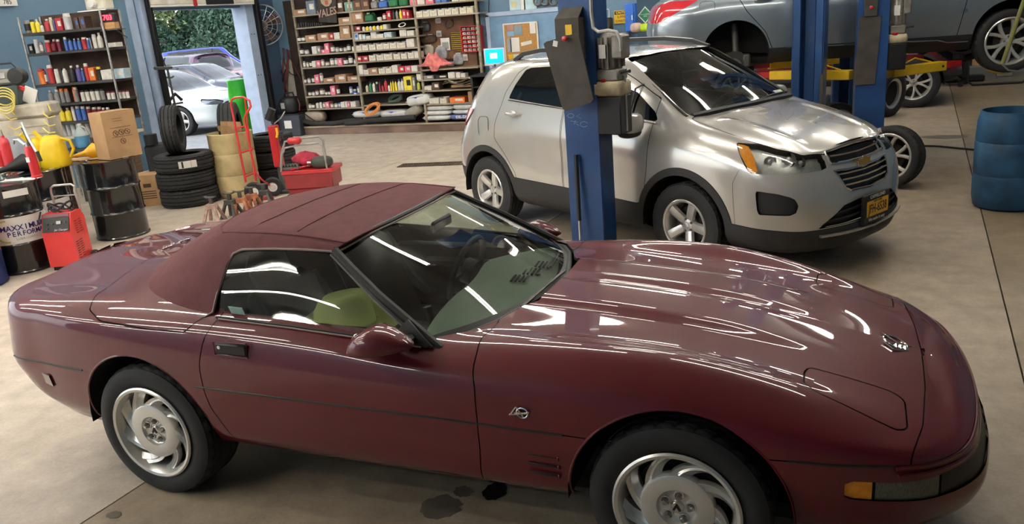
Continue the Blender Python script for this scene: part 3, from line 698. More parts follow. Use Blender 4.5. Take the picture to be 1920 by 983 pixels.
def wheel_sawblade(par, side, x, y, R, w, hand):
    """saw-blade alloy: wide polished lip, ten swept vanes, flat centre disc, five nuts"""
    t = bpy.data.objects.new('wheel', None); COL.objects.link(t); t.parent = par; t.location = (x, side*y, R); t.rotation_euler = (0, 0, 0 if side < 0 else PI); t.empty_display_size = .1
    r = .222; yo = -w/2+.004
    mobj('tyre', tyre_mesh(R, r, w), M_rubber, t)
    rim_barrel(r, w-.03, yo).build('rim', M_alloy, t)
    d = MB(); d.lathe([(0, yo+.030), (.062, yo+.030), (.070, yo+.024), (.074, yo+.014), (.125, yo+.010), (.133, yo+.014), (.137, yo+.024), (.137, yo+.045), (0, yo+.05)], 48, 'y'); d.build('centre_disc', M_alloy, t)
    sg = -1 if hand*side > 0 else 1
    vane = MB()
    G = []; m = 9
    for i in range(m):
        q = i/(m-1); rr = .128+q*(.205-.128); a0 = sg*(.05+.62*q**1.2); hw = .30-.19*q+.10*q**3
        sec = []
        for k in range(7):
            e = -1+2*k/6; a = a0+hw*e; yy = yo+.014+.020*q*(1-q)*4*.4+.010*(e*sg < 0)*(1-abs(e))+.020*max(0, e*sg)*(1.0)
            sec.append((rr*math.sin(a), yy, rr*math.cos(a)))
        G.append(sec)
    vane.grid(G); o0 = len(vane.v)
    G2 = [[(p[0], p[1]+.028, p[2]) for p in s_] for s_ in G]; vane.grid(G2, flip=True)
    for k in (0, 6):
        E_ = [[G[i][k], G2[i][k]] for i in range(m)]; vane.grid(E_)
    vm = vane.mesh('vane', 50)
    for i in range(8): mobj('vane', vm, M_alloy, t, (0, 0, 0), (0, 2*PI*i/8, 0))
    nut = MB().lathe([(.0, yo+.004), (.009, yo+.004), (.011, yo+.010), (.011, yo+.03)], 6, 'y').mesh('nut', 0)
    cup = MB().lathe([(.019, yo+.030), (.0185, yo+.024), (.016, yo+.0235), (.0145, yo+.034)], 20, 'y', cap=False).mesh('nut_seat', 40)
    for i in range(5):
        a = 2*PI*i/5+.15
        mobj('nut', nut, M_bolt, t, (.047*math.sin(a), 0, .047*math.cos(a))); mobj('nut_seat', cup, M_alloy, t, (.047*math.sin(a), 0, .047*math.cos(a)))
    MB().lathe([(0, yo+.018), (.020, yo+.019), (.024, yo+.023), (.025, yo+.034)], 24, 'y').build('centre_cap', M_steel, t)
    fl_ = MB(); fl_.box((-.006, yo+.017, .002), (.008, .003, .028), 0, rotm(0, .5, 0)); fl_.box((.006, yo+.017, -.002), (.009, .003, .022), 0, rotm(0, -.5, 0)); fl_.build('cap_emblem', M_black, t, smooth=0)
    MB().lathe([(.03, yo+.085), (.165, yo+.085), (.165, yo+.105), (.03, yo+.105)], 40, 'y', close=True).build('brake_disc', M_alloy_d, t)
    MB().lathe([(0, yo+.13), (.215, yo+.13), (.215, yo+.14)], 32, 'y', cap=False).build('dust_shield', M_under, t)
    return t
for s_ in (-1, 1):
    wheel_sawblade(vette, s_, -2.443, .752, .33, .25, 1)
    wheel_sawblade(vette, s_, 0, .735, .33, .25, 1)
# ================================================================== silver compact SUV
M_silver = mat('silver_car_paint', (.58, .56, .525), .22, .45, 1.0, var=.04, scale=3, coatr=.015)
M_clad = mat('charcoal_cladding', (.028, .028, .029), .6, var=.1)
M_cglass = glass('grey_car_glass', (.33, .38, .36), 1.0)
M_dglass = glass('dark_privacy_glass', (.05, .055, .055), 1.0)
TX, TY, TA = -.2476, 3.6716, -.51309
trax = thing('compact_suv', 'silver compact SUV with yellow licence plate parked behind the blue lift post', 'car', (TX, TY, 0), TA)
def rows_net(rows): return np.array(rows, float).transpose(1, 0, 2)
tsx = [-2.85, -2.5, -2.15, -1.6, -1.1, -.8, -.4, -.03, .25, .5, .72]
def trow(rear, side, front): return [*rear, *[(p if len(p) == 3 else (x, *p)) for x, p in zip(tsx, side)], *front]
T = []
T.append(trow([(-3.1, 0, .32), (-3.08, .42, .32), (-2.98, .64, .30)], [(.70, .28), (.70, .24), (.70, .23), (.70, .22), (.70, .22), (.70, .22), (.70, .22), (.70, .22), (.70, .22), (.70, .22), (.68, .22)], [(.80, .56, .20), (.92, .32, .19), (.96, 0, .19)]))
T.append(trow([(-3.28, 0, .40), (-3.25, .46, .40), (-3.10, .74, .38)], [(.83, .36), (.85, .33), (.85, .325), (.85, .32), (.85, .32), (.85, .32), (.85, .32), (.85, .315), (.855, .31), (.845, .30), (.80, .29)], [(.90, .66, .275), (1.035, .38, .26), (1.075, 0, .26)]))
T.append(trow([(-3.34, 0, .55), (-3.30, .48, .55), (-3.13, .77, .55)], [(.862, .53), (.885, .525), (.887, .525), (.882, .52), (.88, .51), (.88, .505), (.882, .495), (.886, .49), (.886, .49), (.868, .49), (.825, .485)], [(.925, .685, .47), (1.045, .40, .45), (1.085, 0, .445)]))
T.append(trow([(-3.34, 0, .76), (-3.30, .48, .76), (-3.12, .775, .76)], [(.868, .76), (.893, .77), (.89, .77), (.875, .765), (.872, .76), (.875, .755), (.885, .755), (.896, .76), (.892, .755), (.865, .74), (.82, .72)], [(.91, .69, .70), (1.01, .41, .685), (1.045, 0, .68)]))
T.append(trow([(-3.25, 0, .98), (-3.21, .46, .98), (-3.03, .755, .98)], [(-2.82, .845, .98), (.872, 1.0), (.872, 1.01), (.868, .995), (.866, .98), (.868, .97), (.87, .965), (.872, .965), (.866, .945), (.838, .90), (.785, .845)], [(.875, .665, .815), (.965, .40, .80), (1.0, 0, .795)]))
T.append(trow([(-3.17, 0, 1.2), (-3.13, .44, 1.2), (-2.96, .70, 1.2)], [(-2.76, .785, 1.22), (.80, 1.245), (.803, 1.265), (.803, 1.235), (.802, 1.205), (.80, 1.18), (.798, 1.15), (.79, 1.12), (.775, 1.075), (.745, 1.015), (.69, .945)], [(.85, .59, .90), (.925, .36, .885), (.96, 0, .88)]))
T.append(trow([(-3.04, 0, 1.38), (-3.0, .41, 1.38), (-2.85, .65, 1.38)], [(-2.66, .725, 1.40), (-2.45, .742, 1.42), (.748, 1.43), (.748, 1.42), (.745, 1.41), (-.82, .735, 1.39), (-.42, .712, 1.34), (-.04, .70, 1.175), (.70, 1.105), (.66, 1.045), (.61, .98)], [(.842, .52, .93), (.91, .32, .915), (.94, 0, .91)]))
T.append(trow([(-2.88, 0, 1.54), (-2.86, .36, 1.54), (-2.74, .56, 1.55)], [(-2.56, .615, 1.575), (-2.4, .635, 1.595), (-2.15, .645, 1.61), (.648, 1.615), (.64, 1.615), (-.84, .61, 1.602), (-.44, .60, 1.415), (-.05, .52, 1.19), (.50, 1.128), (.48, 1.072), (.45, 1.005)], [(.86, .39, .945), (.905, .25, .935), (.93, 0, .93)]))
T.append(trow([(-2.82, 0, 1.59), (-2.80, .22, 1.59), (-2.70, .32, 1.605)], [(-2.54, .34, 1.635), (-2.38, .35, 1.655), (-2.15, .35, 1.668), (.35, 1.675), (.35, 1.67), (-.77, .33, 1.635), (-.37, .33, 1.432), (.01, .29, 1.198), (.28, 1.140), (.27, 1.087), (.25, 1.02)], [(.878, .22, .953), (.90, .14, .943), (.915, 0, .94)]))
T.append(trow([(-2.80, 0, 1.605), (-2.78, .01, 1.61), (-2.69, 0, 1.62)], [(-2.53, 0, 1.65), (-2.37, 0, 1.667), (-2.15, 0, 1.68), (0, 1.687), (0, 1.682), (-.75, 0, 1.645), (-.34, 0, 1.44), (.03, 0, 1.202), (0, 1.145), (0, 1.092), (0, 1.025)], [(.888, 0, .957), (.893, 0, .95), (.90, 0, .946)]))
def trax_shape(B):
    x, y, z = B[..., 0], B[..., 1], B[..., 2]; B = B.copy()
    # bonnet creases and a crisp shoulder
    B[..., 2] += .012*np.exp(-((y-.47-.08*(.6-x))/.05)**2)*sst(x, .05, .2)*(1-sst(x, .7, .9))*(z > .9)
    return B
tb = Srf.net(rows_net(T), .03, .025, flip=True, deform=trax_shape)
AF, AR = (.0, .345), (-2.535, .345)
dF = lambda V: np.hypot(V[:, 0]-AF[0], V[:, 2]-AF[1]); dR = lambda V: np.hypot(V[:, 0]-AR[0], V[:, 2]-AR[1])
tb = tb.clip(np.minimum(dF(tb.V), dR(tb.V))-.415+np.where(np.abs(tb.V[:, 1]) < .5, 5, 0))[1]
side_m = lambda V: np.abs(V[:, 1])
# glazing
dlo = [(-2.20, 1.285), (-2.13, 1.41), (-2.02, 1.545), (-1.95, 1.565), (-1.6, 1.578), (-1.1, 1.575), (-.93, 1.555), (-.62, 1.40), (-.34, 1.215), (-.30, 1.150), (-.6, 1.170), (-1.5, 1.230)]
gl, tb = tb.clip(np.maximum(sd_poly(V2(tb.V, 0, 2), dlo)+.012, .45-side_m(tb.V))-.012)
wsq = [(.045, 0), (.02, .3), (-.05, .66), (-.11, .675), (-.44, .625), (-.83, .562), (-.785, .3), (-.765, 0)]; wsq = wsq+[(x, -y) for x, y in wsq[::-1]]
wsc, tb = tb.clip(np.maximum(sd_poly(V2(tb.V, 0, 1), wsq), 1.12-tb.V[:, 2]))
rwq = [(1.30, 0), (1.30, .50), (1.33, .60), (1.52, .50), (1.53, 0)]; rwq = rwq+[(z, -y) for z, y in rwq[::-1]]
rw, tb = tb.clip(np.maximum(sd_poly(V2(tb.V, 2, 1), rwq), tb.V[:, 0]+2.70))
tb_in = tb
Wt = [[(-.10, .69, 1.190), (-.02, .46, 1.200), (.03, .23, 1.205), (.045, 0, 1.207)], [(-.47, .632, 1.402), (-.405, .42, 1.428), (-.37, .21, 1.438), (-.36, 0, 1.441)], [(-.845, .566, 1.600), (-.80, .38, 1.624), (-.775, .19, 1.637), (-.765, 0, 1.641)]]
Srf.net(rows_net(Wt), .05, .05).outward((.3, 0, 1)).build('windscreen', M_cglass, trax)
for s_ in (-1, 1): MB().tube([(-.08, s_*.70, 1.185), (-.46, s_*.642, 1.398), (-.85, s_*.575, 1.602)], .014, 6).build('screen_seal', M_trim, trax); MB().tube([(-2.60, s_*.585, 1.555), (-2.72, s_*.65, 1.40), (-2.82, s_*.705, 1.275)], .02, 4, flat=(.03, .07)).build('rear_glass_edge', M_black, trax)
rw.build('rear_window', M_dglass, trax)
for s_ in (-1, 1):
    g1 = gl.keep(lambda V: -s_*V[:, 1])
    a, b = g1.clip(g1.V[:, 0]+2.0); a.build('quarter_window', M_dglass, trax)
    a, b = b.clip(b.V[:, 0]+1.32); a.build('side_window', M_dglass, trax); a, b = b.clip(b.V[:, 0]+.58); a.build('side_window', M_cglass, trax); b.build('quarter_window', M_cglass, trax)
    yb = lambda x, z: interp(z, [(1.15, .808), (1.23, .800), (1.43, .742), (1.58, .668)])
    for x0, x1, w_ in ((-2.02, -1.985, .02), (-1.34, -1.29, .035), (-.585, -.57, .014)):
        MB().tube([(x0-.01, s_*(yb(0, 1.2)+.004), 1.2 if x0 > -.7 else 1.225), (x1, s_*(yb(0, 1.42)+.004), 1.40), (x1+.03, s_*(yb(0, 1.57)+.006), 1.57 if x0 < -.7 else 1.43)], .01, 4, flat=(w_, .008)).build('window_pillar', M_trim, trax)
    MB().tube([(x, s_*(.812-.0*x), z) for x, z in ((-2.18, 1.272), (-1.5, 1.222), (-.9, 1.185), (-.55, 1.158), (-.30, 1.138))], .008, 6).build('chrome_belt_strip', M_chrome, trax)
    # roof rails
    rr = [(-2.32, s_*.585, 1.625), (-2.18, s_*.585, 1.685), (-1.9, s_*.59, 1.715), (-1.4, s_*.585, 1.715), (-1.05, s_*.575, 1.685), (-.86, s_*.565, 1.632)]
    MB().tube(rr, .02, 4, flat=(.034, .035)).build('roof_rail', M_clad, trax); MB().tube([(x, y, z+.019) for x, y, z in rr[1:-1]], .008, 4, flat=(.03, .006)).build('rail_cap', mat('satin_silver_trim', (.5, .5, .49), .35, .8), trax)
# cladding: arches, sills, lower bumpers
def zc(x): return interp(x, [(-3.4, .56), (-2.9, .545), (-2.04, .532), (-1.35, .512), (-.41, .476), (.35, .44), (.5, .435), (.75, .415), (.92, .40), (1.1, .395)])
clad, tb = tb.cut(lambda V: np.minimum(np.minimum(dF(V), dR(V))-.475, V[:, 2]-zc(V[:, 0])), .0015)
clad = clad.offset(.006)
for nm, f_ in (('sill_cladding', lambda V: np.maximum(np.maximum(-2.53-V[:, 0], V[:, 0]-.0), 0*V[:, 0]-1)),):
    mid = clad.keep(f_); [mid.keep(lambda V: -s_*V[:, 1]).build(nm, M_clad, trax) for s_ in (-1, 1)]
clad.keep(lambda V: -V[:, 0]).build('front_valance', M_clad, trax); clad.keep(lambda V: V[:, 0]+2.53).build('rear_valance', M_clad, trax)
# panels
hoodq = [(-.035, .705), (.25, .718), (.494, .708), (.70, .65), (.84, .545), (.905, .37), (.925, 0)]; hoodq = [(-.03, 0)]+hoodq; hoodq = hoodq+[(x, -y) for x, y in hoodq[::-1]]
hd, tb = tb.cut(lambda V: np.maximum(sd_poly(V2(V, 0, 1), hoodq), .865-V[:, 2]), .003); hd.build('bonnet', M_silver, trax)
fdp = [(-.335, 1.32), (-.345, .95), (-.36, .75), (-.405, .5), (-.42, .3), (-1.36, .3), (-1.375, .52), (-1.395, 1.1), (-1.36, 1.62), (-.95, 1.605), (-.62, 1.46), (-.42, 1.36)]
rdp = [(-1.375, .3), (-1.39, .52), (-1.41, 1.1), (-1.375, 1.62), (-1.95, 1.61), (-2.12, 1.52), (-2.26, 1.34), (-2.30, 1.22), (-2.365, 1.05), (-2.365, .90), (-2.20, .74), (-2.07, .58), (-2.04, .3)]
for nm, pl in (('front_door', fdp), ('rear_door', rdp)):
    d_, tb = tb.cut(lambda V: np.maximum(sd_poly(V2(V, 0, 2), pl), .45-side_m(V)), .003)
    for s_ in (-1, 1):
        dd = d_.keep(lambda V: -s_*V[:, 1]).build(nm, M_silver, trax)
        hx, hz = (-2.08, 1.148) if nm == 'rear_door' else (-1.13, 1.10)
        h_ = MB().tube([(hx-.09, s_*.862, hz), (hx-.06, s_*.895, hz+.004), (hx, s_*.905, hz+.004), (hx+.06, s_*.895, hz), (hx+.09, s_*.862, hz-.004)], .014, 8); h_.build('door_handle', M_silver, dd)
        MB().ell((hx, s_*.862, hz), (.06, .012, .034)).build('handle_recess', M_silver, dd)
# front face openings
gup = [(-.36, .845), (-.35, .925), (-.18, .937), (0, .942), (.18, .937), (.35, .925), (.36, .845), (.2, .835), (0, .832), (-.2, .835)]
glo = [(-.355, .795), (-.2, .783), (0, .778), (.2, .783), (.355, .795), (.30, .67), (.24, .638), (0, .625), (-.24, .638), (-.30, .67)]
glw = [(-.58, .405), (-.33, .545), (-.16, .56), (.16, .56), (.33, .545), (.58, .405)]
hlq = [(.43, 1.028), (.62, 1.01), (.84, .965), (.885, .945), (.955, .83), (.945, .815), (.62, .825), (.58, .845)]
fgq = [(.655, .705), (.80, .685), (.89, .655), (.915, .60), (.905, .545), (.87, .525), (.675, .53)]
cutf = lambda q, ax, lo: (lambda V: np.maximum(sd_poly(V2(V, *ax), q), lo(V)))
gu, tb = tb.clip(cutf(gup, (1, 2), lambda V: .75-V[:, 0])(tb.V)); gl2, tb = tb.clip(cutf(glo, (1, 2), lambda V: .75-V[:, 0])(tb.V))
gw, tb = tb.clip(cutf(glw, (1, 2), lambda V: .75-V[:, 0])(tb.V))
hl, tb = tb.clip(cutf(hlq, (0, 2), lambda V: .40-side_m(V))(tb.V)); fg, tb = tb.clip(cutf(fgq, (0, 2), lambda V: .42-side_m(V))(tb.V))
for q_, ax_, lo_ in ((gup, (1, 2), lambda V: .75-V[:, 0]), (glo, (1, 2), lambda V: .75-V[:, 0]), (glw, (1, 2), lambda V: .75-V[:, 0]), (hlq, (0, 2), lambda V: .40-side_m(V)), (fgq, (0, 2), lambda V: .42-side_m(V))): tb_in = tb_in.clip(cutf(q_, ax_, lo_)(tb_in.V))[1]
tb_in.offset(-.016).build('inner_shell', M_under, trax)
# remaining silver: fenders + front bumper + roof and rear quarter
sp = lambda V: V[:, 0]-np.where(V[:, 2] > .86, 9, interp(V[:, 2], [(.3, .48), (.43, .49), (.75, .47), (.86, .52)]))
rest_, fb = tb.clip(sp(tb.V)-.003); fb = fb.clip(sp(fb.V)-.006)[1]; fb.build('front_bumper', M_silver, trax)
rest_.build('body_shell', M_silver, trax)
for S_, nm in ((gu, 'upper_grille'), (gl2, 'lower_grille'), (gw, 'bumper_intake')): S_.offset(-.03).build(nm, M_black, trax)
def front_at(y, z):
    S_ = front_at.S; k = np.argmin((S_.V[:, 1]-y)**2+(S_.V[:, 2]-z)**2-(S_.V[:, 0] > .6)*9); return S_.V[k, 0]
full = Srf.net(rows_net(T), .03, .025, flip=True); front_at.S = full
def frame(q, r, nm, m, par, ax='front', off=.002):
    pts = []
    for i in range(len(q)):
        a, b = q[i], q[(i+1) % len(q)]
        for k in range(4): t = k/4; y, z = a[0]*(1-t)+b[0]*t, a[1]*(1-t)+b[1]*t; pts.append((front_at(y, z)+off, y, z))
    return MB().tube(pts, r, 6, closed=True).build(nm, m, par)
frame(gup, .010, 'grille_frame', M_chrome, trax); frame(glo, .009, 'grille_frame', M_chrome, trax)
for z, hw in ((.885, .335), (.755, .335), (.715, .31), (.675, .285)):
    MB().tube([(front_at(y, z)-.004, y, z+.012*(y/.35)**2) for y in np.linspace(-hw, hw, 11)], .006, 4, flat=(.014, .012)).build('grille_slat', M_chrome, trax)
for z, hw in ((.50, .42), (.45, .5)): MB().tube([(front_at(y, z)-.015, y, z) for y in np.linspace(-hw, hw, 11)], .006, 4, flat=(.02, .012)).build('intake_slat', M_clad, trax)
# gold bow-tie on the bar
bt = MB(); xe = front_at(0, .81)+.006; Q = [(-.075, -.022), (-.028, -.022), (-.028, -.036), (.028, -.036), (.028, -.022), (.085, -.022), (.075, .022), (.028, .022), (.028, .036), (-.028, .036), (-.028, .022), (-.085, .022)]
bt.prism([(xe, y, .81+z) for y, z in Q], (.012, 0, 0)); e_ = bt.build('bow_tie_emblem', mat('gold_emblem', (.55, .36, .08), .3, .8), trax)
MB().tube([(xe+.008, y*1.06, .81+z*1.1) for y, z in Q], .0045, 6, closed=True).build('emblem_rim', M_chrome, e_)
# headlamps
M_lens = glass('clear_lamp_lens', (.86, .88, .86), 1.0); M_refl = mat('lamp_reflector', (.75, .75, .73), .35, .6, var=.12, scale=25)
for s_ in (-1, 1):
    H = hl.keep(lambda V: -s_*V[:, 1]); bed = H.offset(-.05).build('headlamp_bed', M_refl, trax)
    H.offset(.001).build('headlamp_lens', M_lens, trax)
    am = H.offset(-.004); am = am.keep(lambda V: sd_poly(V2(V, 0, 2), [(.44, 1.02), (.52, 1.005), (.60, .93), (.66, .83), (.60, .83), (.57, .87)])); am.build('turn_lamp', M_amber, trax)
    for x, z, r, y in ((.80, .905, .052, .66), (.70, .90, .045, .74), (.86, .88, .035, .60)):
        d_ = Vector((.75, s_*.6, .05)).normalized(); c_ = Vector((x-.02, s_*(y-.03), z)); MB().cyl(c_-d_*.04, c_+d_*.012, r*.7, r, 20, cap=False).build('lamp_bowl', M_chrome, bed); MB().ell(c_, (r*.45,)*3, 12, 8).build('lamp_bulb', M_refl, bed)
    F_ = fg.keep(lambda V: -s_*V[:, 1]); F_.offset(-.022).build('fog_panel', M_clad, trax)
    for z in (.575, .60, .625): MB().tube([(.70, s_*.765, z-.01), (.78, s_*.735, z), (.87, s_*.665, z+.004)], .005, 6).build('fog_rib', M_clad, trax)
    # mirrors
    g_ = MB(); g_.ell((-.41, s_*.985, 1.155), (.075, .115, .085), 18, 12, None, .75); mm = g_.build('door_mirror', M_silver, trax, 60)
    MB().ell((-.43, s_*.985, 1.09), (.075, .105, .05), 16, 10, None, .8).build('mirror_base', M_clad, mm); MB().ell((-.475, s_*.985, 1.16), (.02, .095, .066), 14, 8).build('mirror_glass', M_black, mm)
    # wheel wells
    for (cx, cz) in (AF, AR):
        a = np.linspace(-.1, PI+.1, 24); G = [[(cx+.42*math.cos(t), s_*y, cz+.42*math.sin(t)) for t in a] for y in (.5, .875)]
        m_ = MB(); m_.grid(G); m_._add([(cx, s_*.5, cz)]+G[0], [(0, i, i+1) for i in range(1, len(a))]); m_.build('wheel_well', M_under, trax, smooth=0)
    # tail lamp
    tl = [(-2.96, .985), (-2.80, 1.13), (-2.76, 1.16), (-2.86, 1.165), (-3.05, 1.13), (-3.12, .97)]
    q_ = full.keep(lambda V: np.maximum(sd_poly(V2(V, 0, 2), tl), .5-s_*V[:, 1])); q_.offset(.012).build('tail_lamp', M_rlens if 'M_rlens' in globals() else mat('red_lamp_lens', (.5, .015, .03), .15, coat=1), trax)
# skid strip
MB().tube([(front_at(y, .335)+.012, y, .335+.03*abs(y)) for y in np.linspace(-.56, .56, 15)], .01, 4, flat=(.03, .016)).build('skid_strip', mat('satin_silver_trim', (.5, .5, .49), .35, .8), trax)
# licence plate in a black dealer frame
xp = front_at(0, .5)+.03; pl = MB().box((xp, 0, .475), (.03, .36, .215), .006).build('plate_holder', M_black, trax)
MB().box((xp+.018, 0, .478), (.004, .305, .118), .002).build('licence_plate', mat('gold_plate', (.80, .42, .02), .4), pl)
M_ink = mat('dark_blue_ink', (.01, .012, .03), .5)
text('plate_number', 'JFH-6538', .095, M_ink, pl, (xp+.0205, 0, .473), (PI/2, 0, PI/2), .0006, .001, 0, .72)
text('frame_lettering', 'CAPPELLINO', .034, M_white, pl, (xp+.0156, 0, .563), (PI/2, 0, PI/2), .0006, .0006, 0, 1.1)
text('frame_lettering', 'We make it easy', .034, M_white, pl, (xp+.0156, 0, .392), (PI/2, 0, PI/2), .0006, .0006, 0, 1.0)
text('plate_state', 'NEW YORK', .022, M_ink, pl, (xp+.0205, 0, .527), (PI/2, 0, PI/2), .0005)
# wipers and cowl
MB().tube([(-.06, -.66, 1.18), (-.0, -.35, 1.195), (.035, 0, 1.2), (.0, .35, 1.195), (-.06, .66, 1.18)], .03, 6).build('cowl_panel', M_trim, trax)
for a, b in (((-.02, -.45, 1.205), (-.06, .18, 1.232)), ((.02, .05, 1.215), (-.07, .62, 1.225))): MB().tube([a, ((a[0]+b[0])/2, (a[1]+b[1])/2, (a[2]+b[2])/2+.012), b], .009, 6).build('wiper', M_trim, trax)
MB().box((-1.2, 0, .27), (3.7, 1.3, .1)).build('floor_pan', M_under, trax, smooth=0)
# fuel flap outline
MB().tube([(-2.55+.085*math.copysign(abs(math.cos(t))**.5, math.cos(t)), -.878+.02*max(0, math.sin(t)), 1.0+.105*math.copysign(abs(math.sin(t))**.5, math.sin(t))) for t in np.linspace(0, 2*PI, 28, endpoint=False)], .0025, 4, closed=True).build('fuel_flap_seam', M_under, trax)
# cabin: dash, wheel, seats
M_cab = mat('dark_grey_cabin', (.035, .036, .036), .75); M_seat = mat('grey_seat_cloth', (.07, .07, .07), .9)
def seat(par, x, y, z, m, lean=.35, w=.5, h=.62, rev=False):
    b = MB(); b.box((x, y, z), (.52, w, .16), .05); b.build('seat_cushion', m, par, 50)
    MB().box((x-.30-.12, y, z+.36), (.15, w, h), .05, rotm(0, -lean, 0)).build('seat_back', m, par, 50); MB().box((x-.55, y, z+.76), (.10, .28, .18), .04, rotm(0, -lean, 0)).build('head_rest', m, par, 50)
def steer(par, x, y, z, r=.19, tilt=.45):
    c = Vector((x, y, z)); ax = Vector((math.cos(tilt), 0, -math.sin(tilt))); u = Vector((0, 1, 0)); v = ax.cross(u)
    w_ = MB().tube([c+u*r*math.cos(t)+v*r*math.sin(t) for t in np.linspace(0, 2*PI, 28, endpoint=False)], .016, 8, closed=True).build('steering_wheel', M_black, par)
    MB().cyl(c-ax*.01, c+ax*.05, .07, n=16).build('airbag_hub', M_black, w_)
    for t in (0, PI, PI*1.5): MB().tube([c+(u*math.cos(t)+v*math.sin(t))*.05, c+(u*math.cos(t)+v*math.sin(t))*r], .013, 6).build('wheel_spoke', M_black, w_)
dsh = MB(); dsh.grid([[(x, y, z) for y in np.linspace(-.72, .72, 9)] for x, z in ((.0, 1.14), (-.15, 1.15), (-.35, 1.14), (-.45, 1.07), (-.44, .85), (-.40, .6))]); dsh.build('dashboard', M_cab, trax, 60)
MB().ell((-.40, .38, 1.13), (.12, .19, .07)).build('instrument_hood', M_cab, trax)
steer(trax, -.58, .38, 1.05)
for y in (-.37, .37): seat(trax, -1.05, y, .66, M_seat)
MB().box((-1.95, 0, .68), (.5, 1.3, .18), .05).build('rear_bench', M_seat, trax, 50); MB().box((-2.25, 0, 1.0), (.16, 1.3, .6), .05, rotm(0, -.3, 0)).build('rear_bench_back', M_seat, trax, 50)
MB().box((-.62, 0, 1.44), (.03, .21, .065), .012).build('rear_view_mirror', M_black, trax)
for y, c_ in ((.545, (.55, .75, .45)), (.49, (.6, .65, .7))): MB().box((-.075-.0*y, y, 1.235), (.055, .05, .002), 0, rotm(0, .55, 0)).build('registration_sticker', mat('sticker%.2f' % y, c_, .6), trax)
# ---- wheels with spokes
def wheel_spoked(par, side, x, y, R, w, r, n, tyre=True, wide=.085, tip=.055, split=0, loc=None, z=None, kind='road', free=False, m=None, dish=.02, nuts=5):
    if free: t = par
    else:
        t = bpy.data.objects.new('wheel', None); COL.objects.link(t); t.parent = par; t.location = (x, side*y, R if z is None else z); t.rotation_euler = (0, .4, 0 if side < 0 else PI); t.empty_display_size = .1
    yo = -w/2+.010; m = m or M_alloy
    mobj('tyre', tyre_mesh(R, r, w, kind), M_rubber, t)
    rim_barrel(r, w-.03, yo).build('rim', m, t)
    s = MB(); ra, rb = .05, r-.018
    def spoke(a0, a1, wa, wb):
        G = []
        for i in range(5):
            q = i/4; rr = ra+(rb-ra)*q; a = a0+(a1-a0)*q; hw = wa+(wb-wa)*q; yy = yo+.004+dish*(1-q)**1.5+.012*q*0
            c = Vector((rr*math.sin(a), yy, rr*math.cos(a))); tn = Vector((math.cos(a), 0, -math.sin(a)))
            G.append([c-tn*hw+Vector((0, .03, 0)), c-tn*hw*.8+Vector((0, .004, 0)), c-tn*hw*.25, c+tn*hw*.25, c+tn*hw*.8+Vector((0, .004, 0)), c+tn*hw+Vector((0, .03, 0))])
        b = MB(); b.grid(G); return b.mesh('spoke', 35)
    if split:
        ma, mb_ = spoke(-.05, -split, .018, tip), spoke(.05, split, .018, tip)
    else: ma, mb_ = spoke(0, 0, wide*.5, tip), None
    for i in range(n):
        a = 2*PI*i/n; mobj('spoke', ma, m, t, (0, 0, 0), (0, a, 0))
        if mb_: mobj('spoke', mb_, m, t, (0, 0, 0), (0, a, 0))
    MB().lathe([(0, yo+dish), (.035, yo+dish+.002), (.06, yo+dish+.008), (.072, yo+dish+.03), (.07, yo+.09)], 28, 'y').build('hub', m, t)
    MB().lathe([(0, yo+dish-.006), (.024, yo+dish-.004), (.028, yo+dish+.004)], 20, 'y').build('centre_cap', M_steel, t)
    nm_ = MB().cyl((0, yo+dish-.002, 0), (0, yo+dish+.03, 0), .011, n=6).mesh('nut', 0)
    for i in range(nuts): a = 2*PI*(i+.5)/nuts; mobj('nut', nm_, M_dsteel, t, (.05*math.sin(a), 0, .05*math.cos(a)))
    MB().lathe([(.05, yo+.09), (.145, yo+.09), (.145, yo+.105), (.05, yo+.105)], 36, 'y', close=True).build('brake_disc', M_alloy_d, t)
    MB().lathe([(0, yo+.13), (r-.03, yo+.13), (r-.03, yo+.14)], 28, 'y', cap=False).build('dust_shield', M_under, t)
    return t
for s_ in (-1, 1):
    wheel_spoked(trax, s_, 0, .76, .345, .21, .208, 5, wide=.075, tip=.042, dish=.03); wheel_spoked(trax, s_, -2.555, .76, .345, .21, .208, 5, wide=.075, tip=.042, dish=.03)
# ================================================================== cockpit of the convertible
M_dash = mat('grey_dash_vinyl', (.23, .265, .225), .7, var=.06, bump=.2, bscale=200)
M_leath = mat('black_leather', (.009, .009, .010), .4, var=.2)
M_tub = mat('black_carpet', (.008, .008, .008), .9)
# tub
tb_ = MB(); tb_.grid([[(x, y, z) for y, z in ((-.72, .82), (-.70, .40), (-.60, .31), (0, .31), (.60, .31), (.70, .40), (.72, .82))] for x in (-.78, -1.2, -1.8, -2.35)]); tb_.build('cabin_tub', M_tub, vette)
MB().prism([(-2.36, -.70, .31), (-2.36, .70, .31), (-2.36, .66, .90), (-2.36, -.66, .90)], (-.02, 0, 0)).build('rear_bulkhead', M_tub, vette, 0)
MB().prism([(-.80, -.70, .31), (-.80, .70, .31), (-.74, .62, .80), (-.74, -.62, .80)], (.02, 0, 0)).build('firewall', M_tub, vette, 0)
